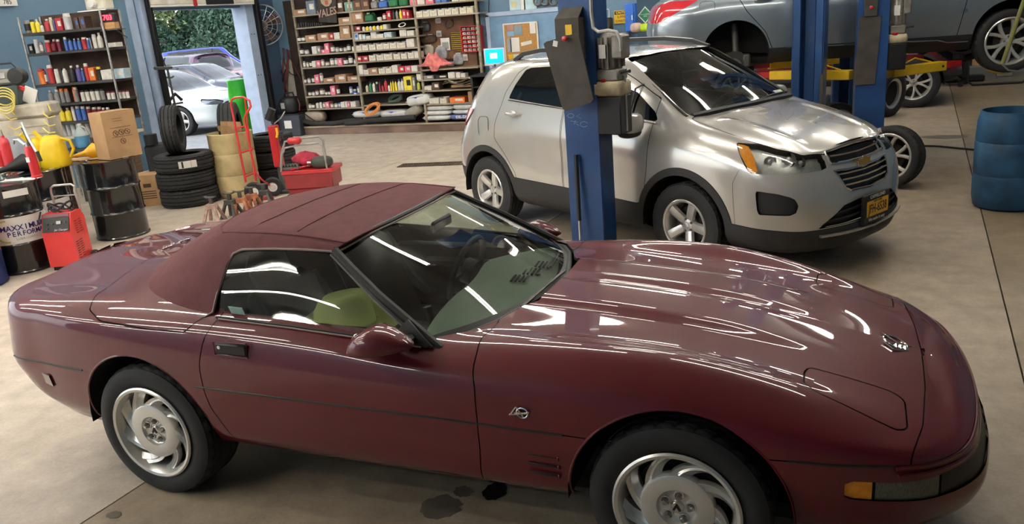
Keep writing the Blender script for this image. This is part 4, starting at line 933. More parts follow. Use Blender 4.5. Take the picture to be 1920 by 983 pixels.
# dash top with a pointed near end, face dropping to the cabin
G = []
for y in np.linspace(-.68, .68, 23):
    a = abs(y)/.68; xf = -.775-.17*a**2; xb = -1.06-.13*(1-a**2)+.0*y; xb = min(xb, xf-.03) if a < .97 else xf-.02
    if y > .12: xb -= .05*math.exp(-((y-.36)/.16)**2)
    hz = .035*math.exp(-((y-.36)/.17)**2)
    G.append([(xf, y, .808), (xf*.6+xb*.4, y, .822+hz*.6), (xf*.2+xb*.8, y, .824+hz), (xb, y, .806+hz), (xb-.012, y, .77), (xb+.04, y, .60), (xb+.10, y, .42)])
b = MB(); b.grid(G); b.build('dash_board', M_dash, vette, 50)
for i in range(3):
    for j in range(4): MB().box((-.905-.022*j+.02*i, .12+.115*i, .832), (.010, .095, .006), 0, rotm(0, 0, .12)).build('defroster_slot', M_under, vette)
MB().cyl((-.87, .20, .826), (-.87, .20, .834), .010, n=12).build('sun_sensor', M_black, vette)
steer(vette, -1.34, .36, .78, .185, .35)
for y in (-.36, .36):
    MB().box((-1.56, y, .42), (.50, .46, .16), .06).build('seat_cushion', M_leath, vette, 60)
    MB().box((-1.90, y, .68), (.16, .47, .56), .06, rotm(0, -.38, 0)).build('seat_back', M_leath, vette, 60); MB().box((-2.03, y, .99), (.11, .27, .20), .05, rotm(0, -.3, 0)).build('head_rest', M_leath, vette, 60)
    for s_ in (-1, 1): MB().tube([(-1.34, y+s_*.22, .50), (-1.70, y+s_*.235, .52), (-1.84, y+s_*.24, .62), (-1.97, y+s_*.22, .90)], [.045, .055, .06, .04], 8).build('seat_bolster', M_leath, vette)
MB().box((-1.50, 0, .47), (.9, .20, .24), .03).build('centre_console', M_leath, vette, 50); MB().tube([(-1.38, 0, .59), (-1.40, 0, .70)], [.012, .022], 8).build('gear_lever', M_leath, vette)
for s_ in (-1, 1):
    MB().box((-1.45, s_*.70, .62), (1.0, .04, .42), .02).build('door_card', M_leath, vette); MB().tube([(-1.1, s_*.665, .70), (-1.4, s_*.655, .72), (-1.75, s_*.665, .72)], .03, 8).build('arm_rest', M_leath, vette)
MB().box((-1.28, .02, 1.13), (.02, .20, .055), .012).build('rear_view_mirror', M_black, vette)
for x in (-1.72, -1.98): MB().tube([(x, y, 1.20-.05*(abs(y)/.5)**2) for y in np.linspace(-.5, .5, 9)], .012, 6).build('roof_bow', M_black, vette)
# things inside: straw-green cowboy hat, cardboard boxes
hat = thing('cowboy_hat', 'pale green cowboy hat lying in the convertible behind the side window', 'hat', (-1.57, -.46, .735), .25); hat.scale = (1.18, 1.18, 1.25); M_hat = mat('pale_green_felt', (.66, .68, .26), .85, var=.06)
n = 28; br = MB(); G = []
for r, z in ((.105, .03), (.125, .018), (.155, .018), (.185, .032)): G.append([(r*1.12*math.cos(t), r*.86*math.sin(t), z+.055*abs(math.sin(t))**2*((r-.105)/.08)) for t in np.linspace(0, 2*PI, n, endpoint=False)])
br.grid(G, wrapv=True); br.grid([[(x, y, z-.006) for x, y, z in r] for r in G], wrapv=True, flip=True); br.build('brim', M_hat, hat, 80)
G = []
for z, k in ((.025, 1.0), (.05, .98), (.09, .93), (.125, .86), (.145, .76), (.15, .55), (.135, .30), (.125, .02)): G.append([(.125*k*math.cos(t), .092*k*math.sin(t), z-.022*math.exp(-((math.sin(t))/.35)**2)*(z > .1)+.012*math.cos(t)*(z > .1)) for t in np.linspace(0, 2*PI, n, endpoint=False)])
cr_ = MB(); cr_.grid(G, wrapv=True); cr_.build('crown', M_hat, hat, 80); MB().tube([(.127*math.cos(t), .094*math.sin(t), .04) for t in np.linspace(0, 2*PI, n, endpoint=False)], .006, 6, closed=True).build('hat_band', mat('olive_band', (.35, .36, .12), .8), hat)
M_dcard = mat('dull_cardboard', (.22, .15, .09), .85)
for k, (x, y, z, w, d, h, a, lab) in enumerate(((-1.86, -.30, .505, .34, .30, .24, .5, 'brown carton lying on the seat of the convertible'), (-2.17, -.20, .50, .28, .36, .30, .2, 'brown carton behind the seats of the convertible'), (-1.66, -.26, .505, .24, .18, .14, .9, 'small flat carton beside the hat in the convertible'))):
    t = thing('seat_carton', lab, 'box', (x, y, z), a); MB().box((0, 0, h/2), (w, d, h), .003).build('carton_body', M_dcard, t, 30); MB().box((0, 0, h+.002), (w*.5, d*.4, .003)).build('label', M_cream, t, 0)
# ================================================================== other vehicles
def gen_car(par, paint, wb=2.7, fo=.9, ro=1.0, w=.90, kind='sedan', zb=.92, zr=1.45, gnd=.2, glass_m=None, R=.33, rim=.22, nsp=5, split=0, arch=.37, sides=(-1, 1), skip=(), wz=None, lamp=True, clad=None, tail_m=None, wheel_m=None, hood=None, step=.05):
    """body shell of a road car, nose to +x, front axle at x = 0, cut into doors, glass, bonnet and lamps"""
    zh = hood or zb-.02; suv = kind == 'suv'; e = -wb
    if suv: col = [(e-ro*.55, zb+.02, zr-.30, zr-.13, zr-.06), (e-.15, zb+.04, zr-.22, zr-.06, zr-.02), (e+.35, zb+.03, zr-.2, zr-.05, zr-.01), (e*.6, zb+.01, zr-.2, zr-.05, zr), (e*.38, zb, zr-.2, zr-.05, zr-.005), (-.80, zb-.02, zr-.22, zr-.07, zr-.03), (-.45, zb-.03, zb+.22, zb+.27, zb+.30), (-.1, zb-.05, zh+.03, zh+.05, zh+.06)]
    else: col = [(e-ro*.6, zb-.02, zb+.03, zb+.05, zb+.06), (e-.25, zb+.02, zb+.10, zb+.15, zb+.17), (e+.30, zb+.03, zr-.19, zr-.09, zr-.05), (e*.62, zb+.02, zr-.17, zr-.04, zr), (e*.42, zb, zr-.18, zr-.04, zr-.005), (-.95, zb-.02, zr-.22, zr-.08, zr-.03), (-.55, zb-.04, zb+.17, zb+.24, zb+.27), (-.15, zb-.05, zh+.04, zh+.05, zh+.06)]
    hoodc = [(.15, zb-.09, zh-.005, zh+.015, zh+.025), (.42, zb-.17, zh-.065, zh-.04, zh-.03)]
    xs = [c[0] for c in col+hoodc]; F = fo; Rr = -(wb+ro)
    z9 = lambda c: c[4]+.012
    def rw(ys, zs, rear, front): return [*rear, *[(x, y, z) for x, y, z in zip(xs, ys, zs)], *front]
    n = len(xs); rows = []; cz = .5*(zb+.45)
    rows.append(rw([w*.8]*n, [gnd]*n, [(Rr+.15, 0, gnd+.1), (Rr+.17, w*.5, gnd+.1), (Rr+.27, w*.74, gnd+.08)], [(F-.18, w*.66, gnd), (F-.06, w*.36, gnd), (F-.03, 0, gnd)]))
    rows.append(rw([w*.95]*n, [gnd+.12]*n, [(Rr+.04, 0, gnd+.2), (Rr+.06, w*.52, gnd+.2), (Rr+.17, w*.83, gnd+.18)], [(F-.10, w*.76, gnd+.1), (F-.01, w*.42, gnd+.1), (F+.02, 0, gnd+.1)]))
    rows.append(rw([w*.985]*(n-1)+[w*.95], [.5]*n, [(Rr, 0, .52), (Rr+.02, w*.53, .52), (Rr+.12, w*.87, .52)], [(F-.11, w*.78, .48), (F, w*.44, .47), (F+.03, 0, .47)]))
    rows.append(rw([w]*(n-1)+[w*.96], [.5+(zb-.5)*.38]*(n-1)+[.5+(zb-.5)*.33], [(Rr, 0, .5+(zb-.5)*.42), (Rr+.02, w*.53, .5+(zb-.5)*.42), (Rr+.12, w*.88, .5+(zb-.5)*.42)], [(F-.13, w*.78, .5+(zb-.5)*.3), (F-.02, w*.44, .5+(zb-.5)*.27), (F+.01, 0, .5+(zb-.5)*.27)]))
    rows.append(rw([w*.975]*(n-1)+[w*.92], [.5+(c[1]-.5)*.76 for c in col+hoodc], [(Rr+.05, 0, .5+(zb-.5)*.8), (Rr+.07, w*.51, .5+(zb-.5)*.8), (Rr+.17, w*.84, .5+(zb-.5)*.78)], [(F-.17, w*.74, .5+(zb-.5)*.52), (F-.07, w*.42, .5+(zb-.5)*.5), (F-.04, 0, .5+(zb-.5)*.5)]))
    rows.append(rw([w*.86, w*.88]+[w*.89]*(n-4)+[w*.86, w*.82], [c[1] for c in col+hoodc], [(Rr+.12, 0, zb-.02), (Rr+.14, w*.48, zb-.02), (Rr+.24, w*.78, zb-.02)], [(F-.22, w*.66, .5+(zb-.5)*.66), (F-.13, w*.38, .5+(zb-.5)*.62), (F-.10, 0, .5+(zb-.5)*.62)]))
    rearz = [(zr-.32, zr-.16, zr-.09) if suv else (zb, zb+.02, zb+.03)][0]; rx = (.26, .42, .5, .52) if suv else (.15, .17, .18, .18)
    rows.append(rw([w*.80]*6+[w*.79, w*.77, w*.75, w*.72], [c[2] for c in col+hoodc], [(Rr+rx[0], 0, rearz[0]), (Rr+rx[0]+.02, w*.45, rearz[0]), (Rr+rx[0]+.12, w*.70, rearz[0])], [(F-.27, w*.56, .5+(zb-.5)*.74), (F-.19, w*.32, .5+(zb-.5)*.70), (F-.16, 0, .5+(zb-.5)*.70)]))
    rows.append(rw([w*.68]*6+[w*.66, w*.60, w*.56, w*.53], [c[3] for c in col+hoodc], [(Rr+rx[1], 0, rearz[1]), (Rr+rx[1]+.01, w*.40, rearz[1]), (Rr+rx[1]+.08, w*.58, rearz[1])], [(F-.29, w*.42, .5+(zb-.5)*.78), (F-.23, w*.25, .5+(zb-.5)*.75), (F-.20, 0, .5+(zb-.5)*.75)]))
    rows.append(rw([w*.38]*6+[w*.37, w*.33, w*.30, w*.28], [c[4] for c in col+hoodc], [(Rr+rx[2], 0, rearz[2]), (Rr+rx[2]+.01, w*.24, rearz[2]), (Rr+rx[2]+.05, w*.33, rearz[2])], [(F-.30, w*.24, .5+(zb-.5)*.80), (F-.26, w*.15, .5+(zb-.5)*.78), (F-.24, 0, .5+(zb-.5)*.78)]))
    rows.append(rw([0]*n, [z9(c) for c in col+hoodc], [(Rr+rx[3], 0, rearz[2]+.01), (Rr+rx[3]+.01, .01, rearz[2]+.01), (Rr+rx[3]+.04, 0, rearz[2]+.015)], [(F-.30, 0, .5+(zb-.5)*.81), (F-.28, 0, .5+(zb-.5)*.80), (F-.27, 0, .5+(zb-.5)*.80)]))
    B = Srf.net(rows_net(rows), step, step*.8, flip=True); fullb = B
    d1 = lambda V: np.hypot(V[:, 0], V[:, 2]-R); d2 = lambda V: np.hypot(V[:, 0]-e, V[:, 2]-R)
    B = B.clip(np.minimum(d1(B.V), d2(B.V))-arch+np.where(np.abs(B.V[:, 1]) < w*.5, 5, 0))[1]
    gm = glass_m or M_dglass; t = zr-.12
    dl = [(e-.05 if not suv else e-ro*.45, zb+.09), (e+.32 if not suv else e-ro*.3, t+.02), (e*.5, t+.055), (-1.08 if not suv else -.95, t+.03), (-.42 if not suv else -.36, zb+.045), (-.5, zb+.02), (e*.5, zb+.045)]
    gl_, B = B.clip(np.maximum(sd_poly(V2(B.V, 0, 2), dl), w*.45-np.abs(B.V[:, 1])))
    for s_ in (-1, 1):
        g1 = gl_.keep(lambda V: -s_*V[:, 1]); a, b = g1.clip(g1.V[:, 0]-e*.46); a.build('side_window', gm, par); b.build('side_window', gm, par)
        MB().tube([(e*.46, s_*w*.895, zb+.03), (e*.46+.02, s_*w*.81, t-.06), (e*.46+.03, s_*w*.735, t+.05)], .02, 4, flat=(.06, .012)).build('window_pillar', M_trim, par)
    x0, x1 = (col[-1][0]+.03, col[-3][0]+.04); wq = [(x0+.06, 0), (x0, w*.55), (x0-.05, w*.72), ((x0+x1)/2-.06, w*.67), (x1-.05, w*.60), (x1+.02, w*.3), (x1+.03, 0)]; wq += [(x, -y) for x, y in wq[::-1]]
    ws_, B = B.clip(np.maximum(sd_poly(V2(B.V, 0, 1), wq), zb-B.V[:, 2])); ws_.build('windscreen', glass_m or M_cglass, par)
    if not suv:
        x0, x1 = e-.28, e+.30; wq = [(x0, 0), (x0+.02, w*.6), (x1-.02, w*.52), (x1, 0)]; wq += [(x, -y) for x, y in wq[::-1]]
        ws_, B = B.clip(np.maximum(sd_poly(V2(B.V, 0, 1), wq), zb-B.V[:, 2])); ws_.build('rear_window', gm, par)
    else:
        wq = [(zb+.08, 0), (zb+.08, w*.62), (zr-.16, w*.54), (zr-.15, 0)]; wq += [(x, -y) for x, y in wq[::-1]]
        ws_, B = B.clip(np.maximum(sd_poly(V2(B.V, 2, 1), wq), B.V[:, 0]-(e-ro*.5))); ws_.build('rear_window', gm, par)
    lampp = [(F-.42, zb-.18), (F-.12, zb-.22), (F-.03, zb-.29), (F-.06, zb-.34), (F-.30, zb-.30)]
    tailp = [(Rr+.62, zb-.02), (Rr+.3, zb-.015), (Rr+.05, zb-.06), (Rr, zb-.24), (Rr+.15, zb-.25)]
    hl_, B = B.clip(np.maximum(sd_poly(V2(B.V, 0, 2), lampp), w*.4-np.abs(B.V[:, 1]))); tl_, B = B.clip(np.maximum(sd_poly(V2(B.V, 0, 2), tailp), w*.4-np.abs(B.V[:, 1])))
    for s_ in (-1, 1):
        h_ = hl_.keep(lambda V: -s_*V[:, 1]); h_.offset(-.02).build('headlamp', mat('grey_headlamp', (.22, .24, .26), .15, .6, 1), par); tl_.keep(lambda V: -s_*V[:, 1]).offset(.002).build('tail_lamp', tail_m or mat('red_lamp_lens', (.5, .015, .03), .15, coat=1), par)
    grl = [(-w*.5, .62*zb), (-w*.4, .50*zb), (w*.4, .50*zb), (w*.5, .62*zb), (w*.42, .70*zb), (-w*.42, .70*zb)]
    g_, B = B.clip(np.maximum(sd_poly(V2(B.V, 1, 2), grl), F-.35-B.V[:, 0])); g_.offset(-.02).build('grille', M_black, par)
    inn = B.offset(-.018); inn.build('inner_shell', M_under, par)
    if clad:
        c_, B = B.clip(np.minimum(np.minimum(d1(B.V), d2(B.V))-arch-.05 if clad == 2 else B.V[:, 2]*0+9, B.V[:, 2]-(gnd+.17))); [c_.keep(lambda V: -s_*V[:, 1]).offset(.004).build('sill_cladding', M_clad, par) for s_ in (-1, 1)]
    fd = [(-.42, zr+.2), (-.45, zb-.2), (-.55, .25), (-.55, 0), (e*.46, 0), (e*.46+.0, zr+.2)]; rd = [(e*.46-.006, zr+.2), (e*.46-.006, 0), (e+arch+.05, 0), (e+arch+.04, .35), (e+arch*.9, .55), (e+.12, .8), (e+.02, zb), (e+.15, zr+.2)]
    for nm, q in (('front_door', fd), ('rear_door', rd)):
        if kind == 'coupe' and nm == 'rear_door': continue
        D_, B = B.cut(lambda V: np.maximum(sd_poly(V2(V, 0, 2), q), np.maximum(w*.45-np.abs(V[:, 1]), V[:, 2]-(zr-.045))), .004)
        for s_ in sides:
            dd = D_.keep(lambda V: -s_*V[:, 1]).build(nm, paint, par)
            hx = e*.46-.82*(nm == 'rear_door')+.16
            if nm == 'front_door': hx = e*.46+.14
            else: hx = e+.30
            MB().tube([(hx-.1, s_*w*.95, zb-.09), (hx-.06, s_*(w*.985+.015), zb-.085), (hx+.06, s_*(w*.985+.015), zb-.085), (hx+.1, s_*w*.95, zb-.09)], .014, 8).build('door_handle', M_chrome if kind == 'sedan' else paint, dd)
    hq = [(col[-1][0]-.02, 0), (col[-1][0], w*.74), (.4, w*.72), (F-.24, w*.5), (F-.2, 0)]; hq += [(x, -y) for x, y in hq[::-1]]
    H_, B = B.cut(lambda V: np.maximum(sd_poly(V2(V, 0, 1), hq), zb-.32-V[:, 2]), .004); H_.build('bonnet', paint, par)
    B.build('body_shell', paint, par)
    for s_ in (-1, 1):
        m_ = MB(); m_.ell((-.50, s_*(w+.09), zb+.07), (.07, .10, .06), 14, 9, None, .8); m_.build('door_mirror', paint if lamp else M_clad, par, 60)
        for cx in (0, e):
            a = np.linspace(-.1, PI+.1, 20); G = [[(cx+(arch+.004)*math.cos(q), s_*y, R+(arch+.004)*math.sin(q)) for q in a] for y in (w*.55, w*.97)]
            m_ = MB(); m_.grid(G); m_._add([(cx, s_*w*.55, R)]+G[0], [(0, i, i+1) for i in range(1, len(a))]); m_.build('wheel_well', M_under, par, smooth=0)
            if (s_, cx < -1) not in skip: wheel_spoked(par, s_, cx, w-.115, R, .215, rim, nsp, split=split, tip=.022 if split else .04, z=(wz if wz and cx == 0 else None), m=wheel_m)
    MB().box((e/2, 0, gnd+.03), (wb+.9, w*1.4, .06)).build('floor_pan', M_under, par, smooth=0)
    return fullb
# grey-blue saloon on the second lift
M_slate = mat('slate_blue_car_paint', (.25, .29, .325), .28, .6, 1.0, var=.04, coatr=.04)
IX, IY, IA, IZ = 1.927, 7.893, .177, 1.09
saloon = thing('sedan_car', 'slate grey-blue sedan raised on the far lift with its rear wheel removed', 'car', (IX, IY, IZ), IA)
gen_car(saloon, M_slate, 2.85, .9, 1.02, .90, 'sedan', .98, 1.45, .2, M_dglass, .333, .243, 5, .32, .372, skip=((-1, True),), wz=.268, clad=1, hood=.9)
# exposed rear hub where the wheel is off
hub = MB(); hub.lathe([(.0, -.80), (.035, -.80), (.04, -.76), (.075, -.755), (.08, -.73)], 24, 'y', (-2.85, 0, .20)); hub.build('bare_hub', M_dsteel, saloon)
MB().lathe([(.08, -.75), (.155, -.75), (.155, -.72), (.08, -.72)], 36, 'y', (-2.85, 0, .20), close=True).build('brake_disc', M_alloy_d, saloon)
for k in range(5): a = 2*PI*k/5; MB().cyl((-2.85+.05*math.sin(a), -.83, .20+.05*math.cos(a)), (-2.85+.05*math.sin(a), -.75, .20+.05*math.cos(a)), .008, n=8).build('wheel_stud', M_steel, saloon)
MB().box((-2.72, -.735, .24), (.09, .08, .16), .02).build('brake_caliper', M_dsteel, saloon); MB().cyl((-2.83, -.66, .25), (-2.85, -.62, .66), .04, n=14).build('damper', M_dsteel, saloon); MB().tube([(-2.85, -.7, .18), (-2.4, -.45, .2)], .03, 8).build('trailing_arm', M_dsteel, saloon); MB().tube([(-2.85, -.68, .30), (-3.0, -.3, .32)], .025, 8).build('control_arm', M_dsteel, saloon)
# fuel flap, sill chrome line, flank letters
MB().tube([(-3.16+.085*math.copysign(abs(math.cos(t))**.45, math.cos(t)), -.885+.006*math.sin(t), .86+.075*math.copysign(abs(math.sin(t))**.45, math.sin(t))) for t in np.linspace(0, 2*PI, 28, endpoint=False)], .003, 4, closed=True).build('fuel_flap_seam', M_under, saloon)
MB().tube([(-2.3, -.905, .365), (-.9, -.905, .335), (-.72, -.905, .33), (-.62, -.905, .30), (-.42, -.903, .30)], .006, 6).build('sill_trim', M_chrome, saloon)
text('flank_badge', 'S', .05, M_chrome, saloon, (-.50, -.905, .62), (PI/2, 0, 0), .002); text('flank_badge', 'S', .05, M_chrome, saloon, (-.46, -.905, .62), (PI/2, 0, 0), .002)
# dark red SUV on a lift behind it
M_dred = mat('dark_red_car_paint', (.13, .008, .014), .3, .4, 1.0)
redsuv = thing('pickup_car', 'dark red tall car parked on the floor behind the raised grey-blue sedan', 'car', (1.5, 13.05, 0), 0)
gen_car(redsuv, M_dred, 2.9, .75, .95, .95, 'suv', 1.18, 1.80, .40, M_dglass, .41, .27, 5, .30, .455, clad=2)
# ================================================================== two-post lifts and what stands near them
M_lift = mat('blue_lift_paint', (.016, .06, .185), .38, coat=.3, var=.18, scale=4)
M_pad = mat('worn_dark_rubber_sheet', (.055, .048, .040), .75, var=.2, scale=9)
M_conduit = mat('grey_conduit', (.36, .35, .33), .45, .5)
M_cast = mat('dirty_cast_aluminium', (.27, .25, .22), .5, .6, var=.25, scale=12)
M_resv = mat('tan_reservoir', (.42, .35, .23), .6, var=.3, scale=10)
class Frame:
    """local frame of a thing standing at loc turned by rz"""
    def __init__(s, loc, rz): s.M = Matrix.Translation(loc) @ Matrix.Rotation(rz, 4, 'Z'); s.I = s.M.inverted(); s.rz = rz
    def px(s, u, v, y=0): 
        P = s.M @ Vector((0, y, 0)); n = s.M.to_3x3() @ Vector((0, 1, 0)); return s.I @ at(u, v, P, n)
def lift_post(label, loc, rz, w=.30, d=.24, h=3.7, sideplates=True):
    t = thing('lift_post', label, 'car lift', loc, rz); y = -d/2
    MB().box((0, y+.006, h/2), (w, .012, h), .003).build('back_plate', M_lift, t, 30)
    for s_ in (-1, 1):
        MB().box((s_*(w/2-.006), 0, h/2), (.012, d-.026, h), .003).build('side_plate', M_lift, t, 30); MB().box((s_*(w/2-.05), d/2-.006, h/2), (.075, .012, h), .003).build('front_lip', M_lift, t, 30)
    MB().box((0, 0, .008), (w+.16, d+.16, .016), .003).build('base_plate', M_lift, t, 30)
    for sx_ in (-1, 1):
        for sy in (-1, 1): MB().cyl((sx_*(w/2+.05), sy*(d/2+.05), .016), (sx_*(w/2+.05), sy*(d/2+.05), .035), .014, n=6).build('anchor_bolt', M_dsteel, t)
    return t
def power_unit(par, fr, uc, v0, v1, v2, v3, wpx, y=-.02):
    """motor over reservoir on the post's side; v0 motor top, v1 motor bottom, v2 reservoir bottom, v3 tank bottom"""
    c = [fr.px(uc, v, y) for v in (v0, v1, v2, v3)]; x = c[1].x; r = (fr.px(uc+wpx/2, v1, y)-fr.px(uc-wpx/2, v1, y)).length/2
    z0, z1, z2, z3 = c[0].z, c[1].z, c[2].z, c[3].z
    t = thing('power_unit', par['ul'], 'motor', (par['o'].location.x, par['o'].location.y, 0), fr.rz)
    m = MB().lathe([(r*.62, z1+.05), (r*.66, z1+.06), (r*.66, z0-.03), (r*.5, z0), (r*.2, z0+.01)], 24, 'z', (x, y, 0)).build('motor', M_cast, t)
    for i in range(14): a = 2*PI*i/14; MB().box((x+r*.72*math.cos(a), y+r*.72*math.sin(a), (z0+z1)/2+.02), (r*.22, .008, (z0-z1)*.7), 0, rotm(0, 0, a)).build('cooling_fin', M_cast, m)
    MB().box((x+r*.75, y-r*.2, z0-.10), (r*.75, r*1.1, .17), .012).build('switch_box', M_cast, t); MB().box((x-.02, y-r*.80, (z0+z1)/2+.03), (.055, .004, .10)).build('rating_plate', M_white, m)
    MB().box((x, y, z1+.01), (r*1.5, r*1.3, .09), .012).build('pump_block', M_cast, t)
    MB().box((x, y, (z1+z2)/2-.02), (r*1.9, r*1.6, z1-z2-.03), .02).build('reservoir', M_resv, t, 50)
    MB().lathe([(.03, 0), (.034, .008), (.034, .026), (.02, .032), (0, .033)], 16, 'z', (x-r*.25, y-r*.45, z1-.045)).build('filler_cap', M_red, t)
    MB().box((x, y, (z2+z3)/2), (r*1.75, r*1.55, z2-z3-.006), .008).build('tank', M_black, t, 40)
    MB().tube([(x+r*.7, y-r*.3, z1+.02), (x+r*1.1, y-r*.4, z1+.03), (x+r*1.45, y-r*.5, z1+.035)], [.008, .008, .013], 8).build('lowering_lever', M_black, t)
    MB().tube([(x+r*.85, y, z3+.02), (x+r*.85, y, z1)], .012, 6).build('oil_pipe', M_conduit, t)
    return t, x, z0, z1, r
# near post of the SUV's lift
LC, RC = (-1.40, 2.89, 0), -.2
pC = lift_post('blue lift post with hanging black guard in front of the silver SUV', LC, RC); fC = Frame(LC, RC)
uC, ux, uz0, uz1, ur = power_unit({'ul': 'dirty hydraulic power unit on the blue post before the silver SUV', 'o': pC}, fC, 1147, 62, 142, 178, 250, 56)
MB().tube([fC.px(1107, -60, -.14), fC.px(1108, 20, -.14), fC.px(1112, 52, -.14), fC.px(1122, 60, -.14), fC.px(1140, 57, -.14), fC.px(1156, 60, -.14), fC.px(1163, 75, -.14), fC.px(1164, 96, -.14)], .014, 8).build('conduit', M_conduit, uC)
# grey cover box, guard sheet, knob and stickers
g = thing('lock_cover', 'grey metal cover box on the post above the guard sheet', 'cover', LC, RC)
a, b = fC.px(1052, 35, -.12), fC.px(1100, 110, -.12); MB().prism([(a.x, -.12, b.z), (b.x, -.12, b.z), (b.x, -.12, a.z), (a.x, -.12, a.z)], (0, -.10, 0)).build('box', M_pad, g, 0)
a2 = fC.px(1054, 15, -.12); MB().prism([(a.x, -.22, a.z), (b.x, -.22, a.z), (b.x-.01, -.12, a2.z), (a.x+.01, -.12, a2.z)], (0, .012, .0)).build('sloped_lid', M_pad, g, 0)
st_ = fC.px(1066, 56, -.222); MB().box((st_.x, -.222, st_.z), (.055, .003, .075)).build('warning_sticker', M_yel, g)
q = [fC.px(*p, -.24) for p in ((1021, 82), (1026, 78), (1078, 63), (1086, 66), (1114, 186), (1110, 192), (1063, 208), (1056, 203))]
gs = thing('guard_sheet', 'black rubber door guard hanging crooked on the blue post', 'guard', LC, RC)
MB().prism([(p.x, -.24, p.z) for p in q], (0, -.014, 0)).build('sheet', M_pad, gs, 30)
h_ = fC.px(1041, 82, -.256); MB().box((h_.x, -.2545, h_.z), (.04, .003, .042), 0, rotm(0, .25, 0)).build('hang_label', M_white, gs)
k_ = fC.px(1062, 72, -.26); MB().lathe([(.0, -.305), (.018, -.30), (.02, -.28), (.009, -.275), (.009, -.235)], 14, 'y', (k_.x, 0, k_.z)).build('knob', M_red, gs)
M_chalk = mat('pale_chalk', (.20, .30, .42), .9)
for k, pts in enumerate(([(1070+6*math.cos(t), 217+4*math.sin(t)) for t in np.linspace(0, 6.3, 12)], [(1088, 213), (1081, 218), (1090, 222)], [(1070, 227), (1084, 229)], [(1080, 225), (1076, 234)], [(1077, 229), (1086, 236)], [(1095+7*math.cos(t), 233+5*math.sin(t)) for t in np.linspace(.5, 6.0, 12)])):
    MB().tube([(lambda p: (p.x, -.1208, p.z))(fC.px(u, v, -.121)) for u, v in pts], .003, 4).build('chalk_mark', M_chalk, pC)
pb, pt = fC.px(1088, 448, -.20), fC.px(1080, 290, -.145)
rod = thing('pry_bar', 'long bar with black grip leaning on the blue post', 'bar', LC, RC)
d_ = (pt-pb); pf = pb-d_*(pb.z/d_.z); MB().tube([pf, pb+d_*.23], .010, 8).build('steel_bar', M_steel, rod); MB().tube([pb+d_*.22, pt], .017, 8).build('grip', M_trim, rod)
# far post of the SUV's lift (channel faces the camera)
LA = (.09, 6.24, 0); pA = lift_post('blue lift post, channel side showing, beyond the silver SUV', LA, PI-.15, .33, .22); fA = Frame(LA, PI-.15)
MB().box((0, -.03, 1.9), (.12, .05, 3.4), .01).build('inner_rail', M_lift, pA, 30); MB().box((-.155, .115, .98), (.035, .01, .42)).build('edge_guard', M_pad, pA)
# near post of the sedan's lift
LB = (.70, 6.30, 0); pB = lift_post('blue lift post with worn grey pad beside the raised sedan', LB, .10, .30, .24); fB = Frame(LB, .10)
q = [fB.px(*p, -.122) for p in ((1612, 31), (1653, 29), (1640, 157), (1602, 160))]; MB().prism([(p.x, -.122, p.z) for p in q], (0, -.012, 0)).build('door_pad', M_pad, pB, 0)
q = fB.px(1633, 10, -.122); MB().box((q.x, -.135, q.z), (.13, .03, .22), .005).build('lock_cover', M_pad, pB); MB().lathe([(0, -.18), (.018, -.175), (.018, -.15)], 12, 'y', (q.x, 0, q.z-.02)).build('knob', M_red, pB)
uB, *_ = power_unit({'ul': 'hydraulic power unit on the lift post under the grey-blue sedan', 'o': pB}, fB, 1682, -8, 57, 80, 130, 40)
LB2 = (.42, 9.0, 0); pB2 = lift_post('dark blue lift post behind the raised sedan', LB2, .10+PI, .30, .24)
# swing arms, yellow with red tips, carrying the sedan
def arm(post, label, p0, p1, z, wd=.12):
    p0 = Vector((*p0, z)); p1 = Vector((*p1, z)); d = p1-p0; L = d.length
    t = bpy.data.objects.new('swing_arm', None); COL.objects.link(t); t['label'] = label; t.parent = post; t.empty_display_size = .1
    t.matrix_parent_inverse = (Matrix.Translation(post.location) @ post.rotation_euler.to_matrix().to_4x4()).inverted(); t.location = (p0.x, p0.y, 0); t.rotation_euler = (0, 0, math.atan2(d.y, d.x))
    MB().box((L*.38, 0, z), (L*.76, wd, .10), .006).build('outer_tube', M_yel, t, 30); MB().box((L*.80, 0, z+.005), (L*.42, wd*.66, .07), .006).build('inner_tube', M_red, t, 30)
    MB().lathe([(.02, 0), (.05, .01), (.06, .02), (.06, 1.265-z-.05)], 18, 'z', (L, 0, z+.03)).build('lift_pad', M_rubber, t); MB().cyl((L*.7, -wd/2-.004, z), (L*.7, -wd/2+.01, z), .014, n=10).build('arm_pin', M_black, t)
    MB().tube([(.12, 0, z+.05), (.35, 0, z+.12), (.6, 0, z+.055)], .008, 6).build('gear_rod', M_yel, t)
    return t
arm(pB, 'yellow lift arm reaching under the sedan towards its front wheel', (.90, 6.45), (1.62, 7.15), 1.14)
arm(pB, 'yellow lift arm between the two blue posts under the sedan', (.52, 6.40), (-.62, 6.95), 1.14)
arm(pB2, 'far yellow lift arm low behind the blue posts', (.34, 8.85), (-.8, 8.35), 1.12)
arm(pB2, 'far yellow lift arm under the sedan front', (.60, 8.9), (1.35, 8.55), 1.12)
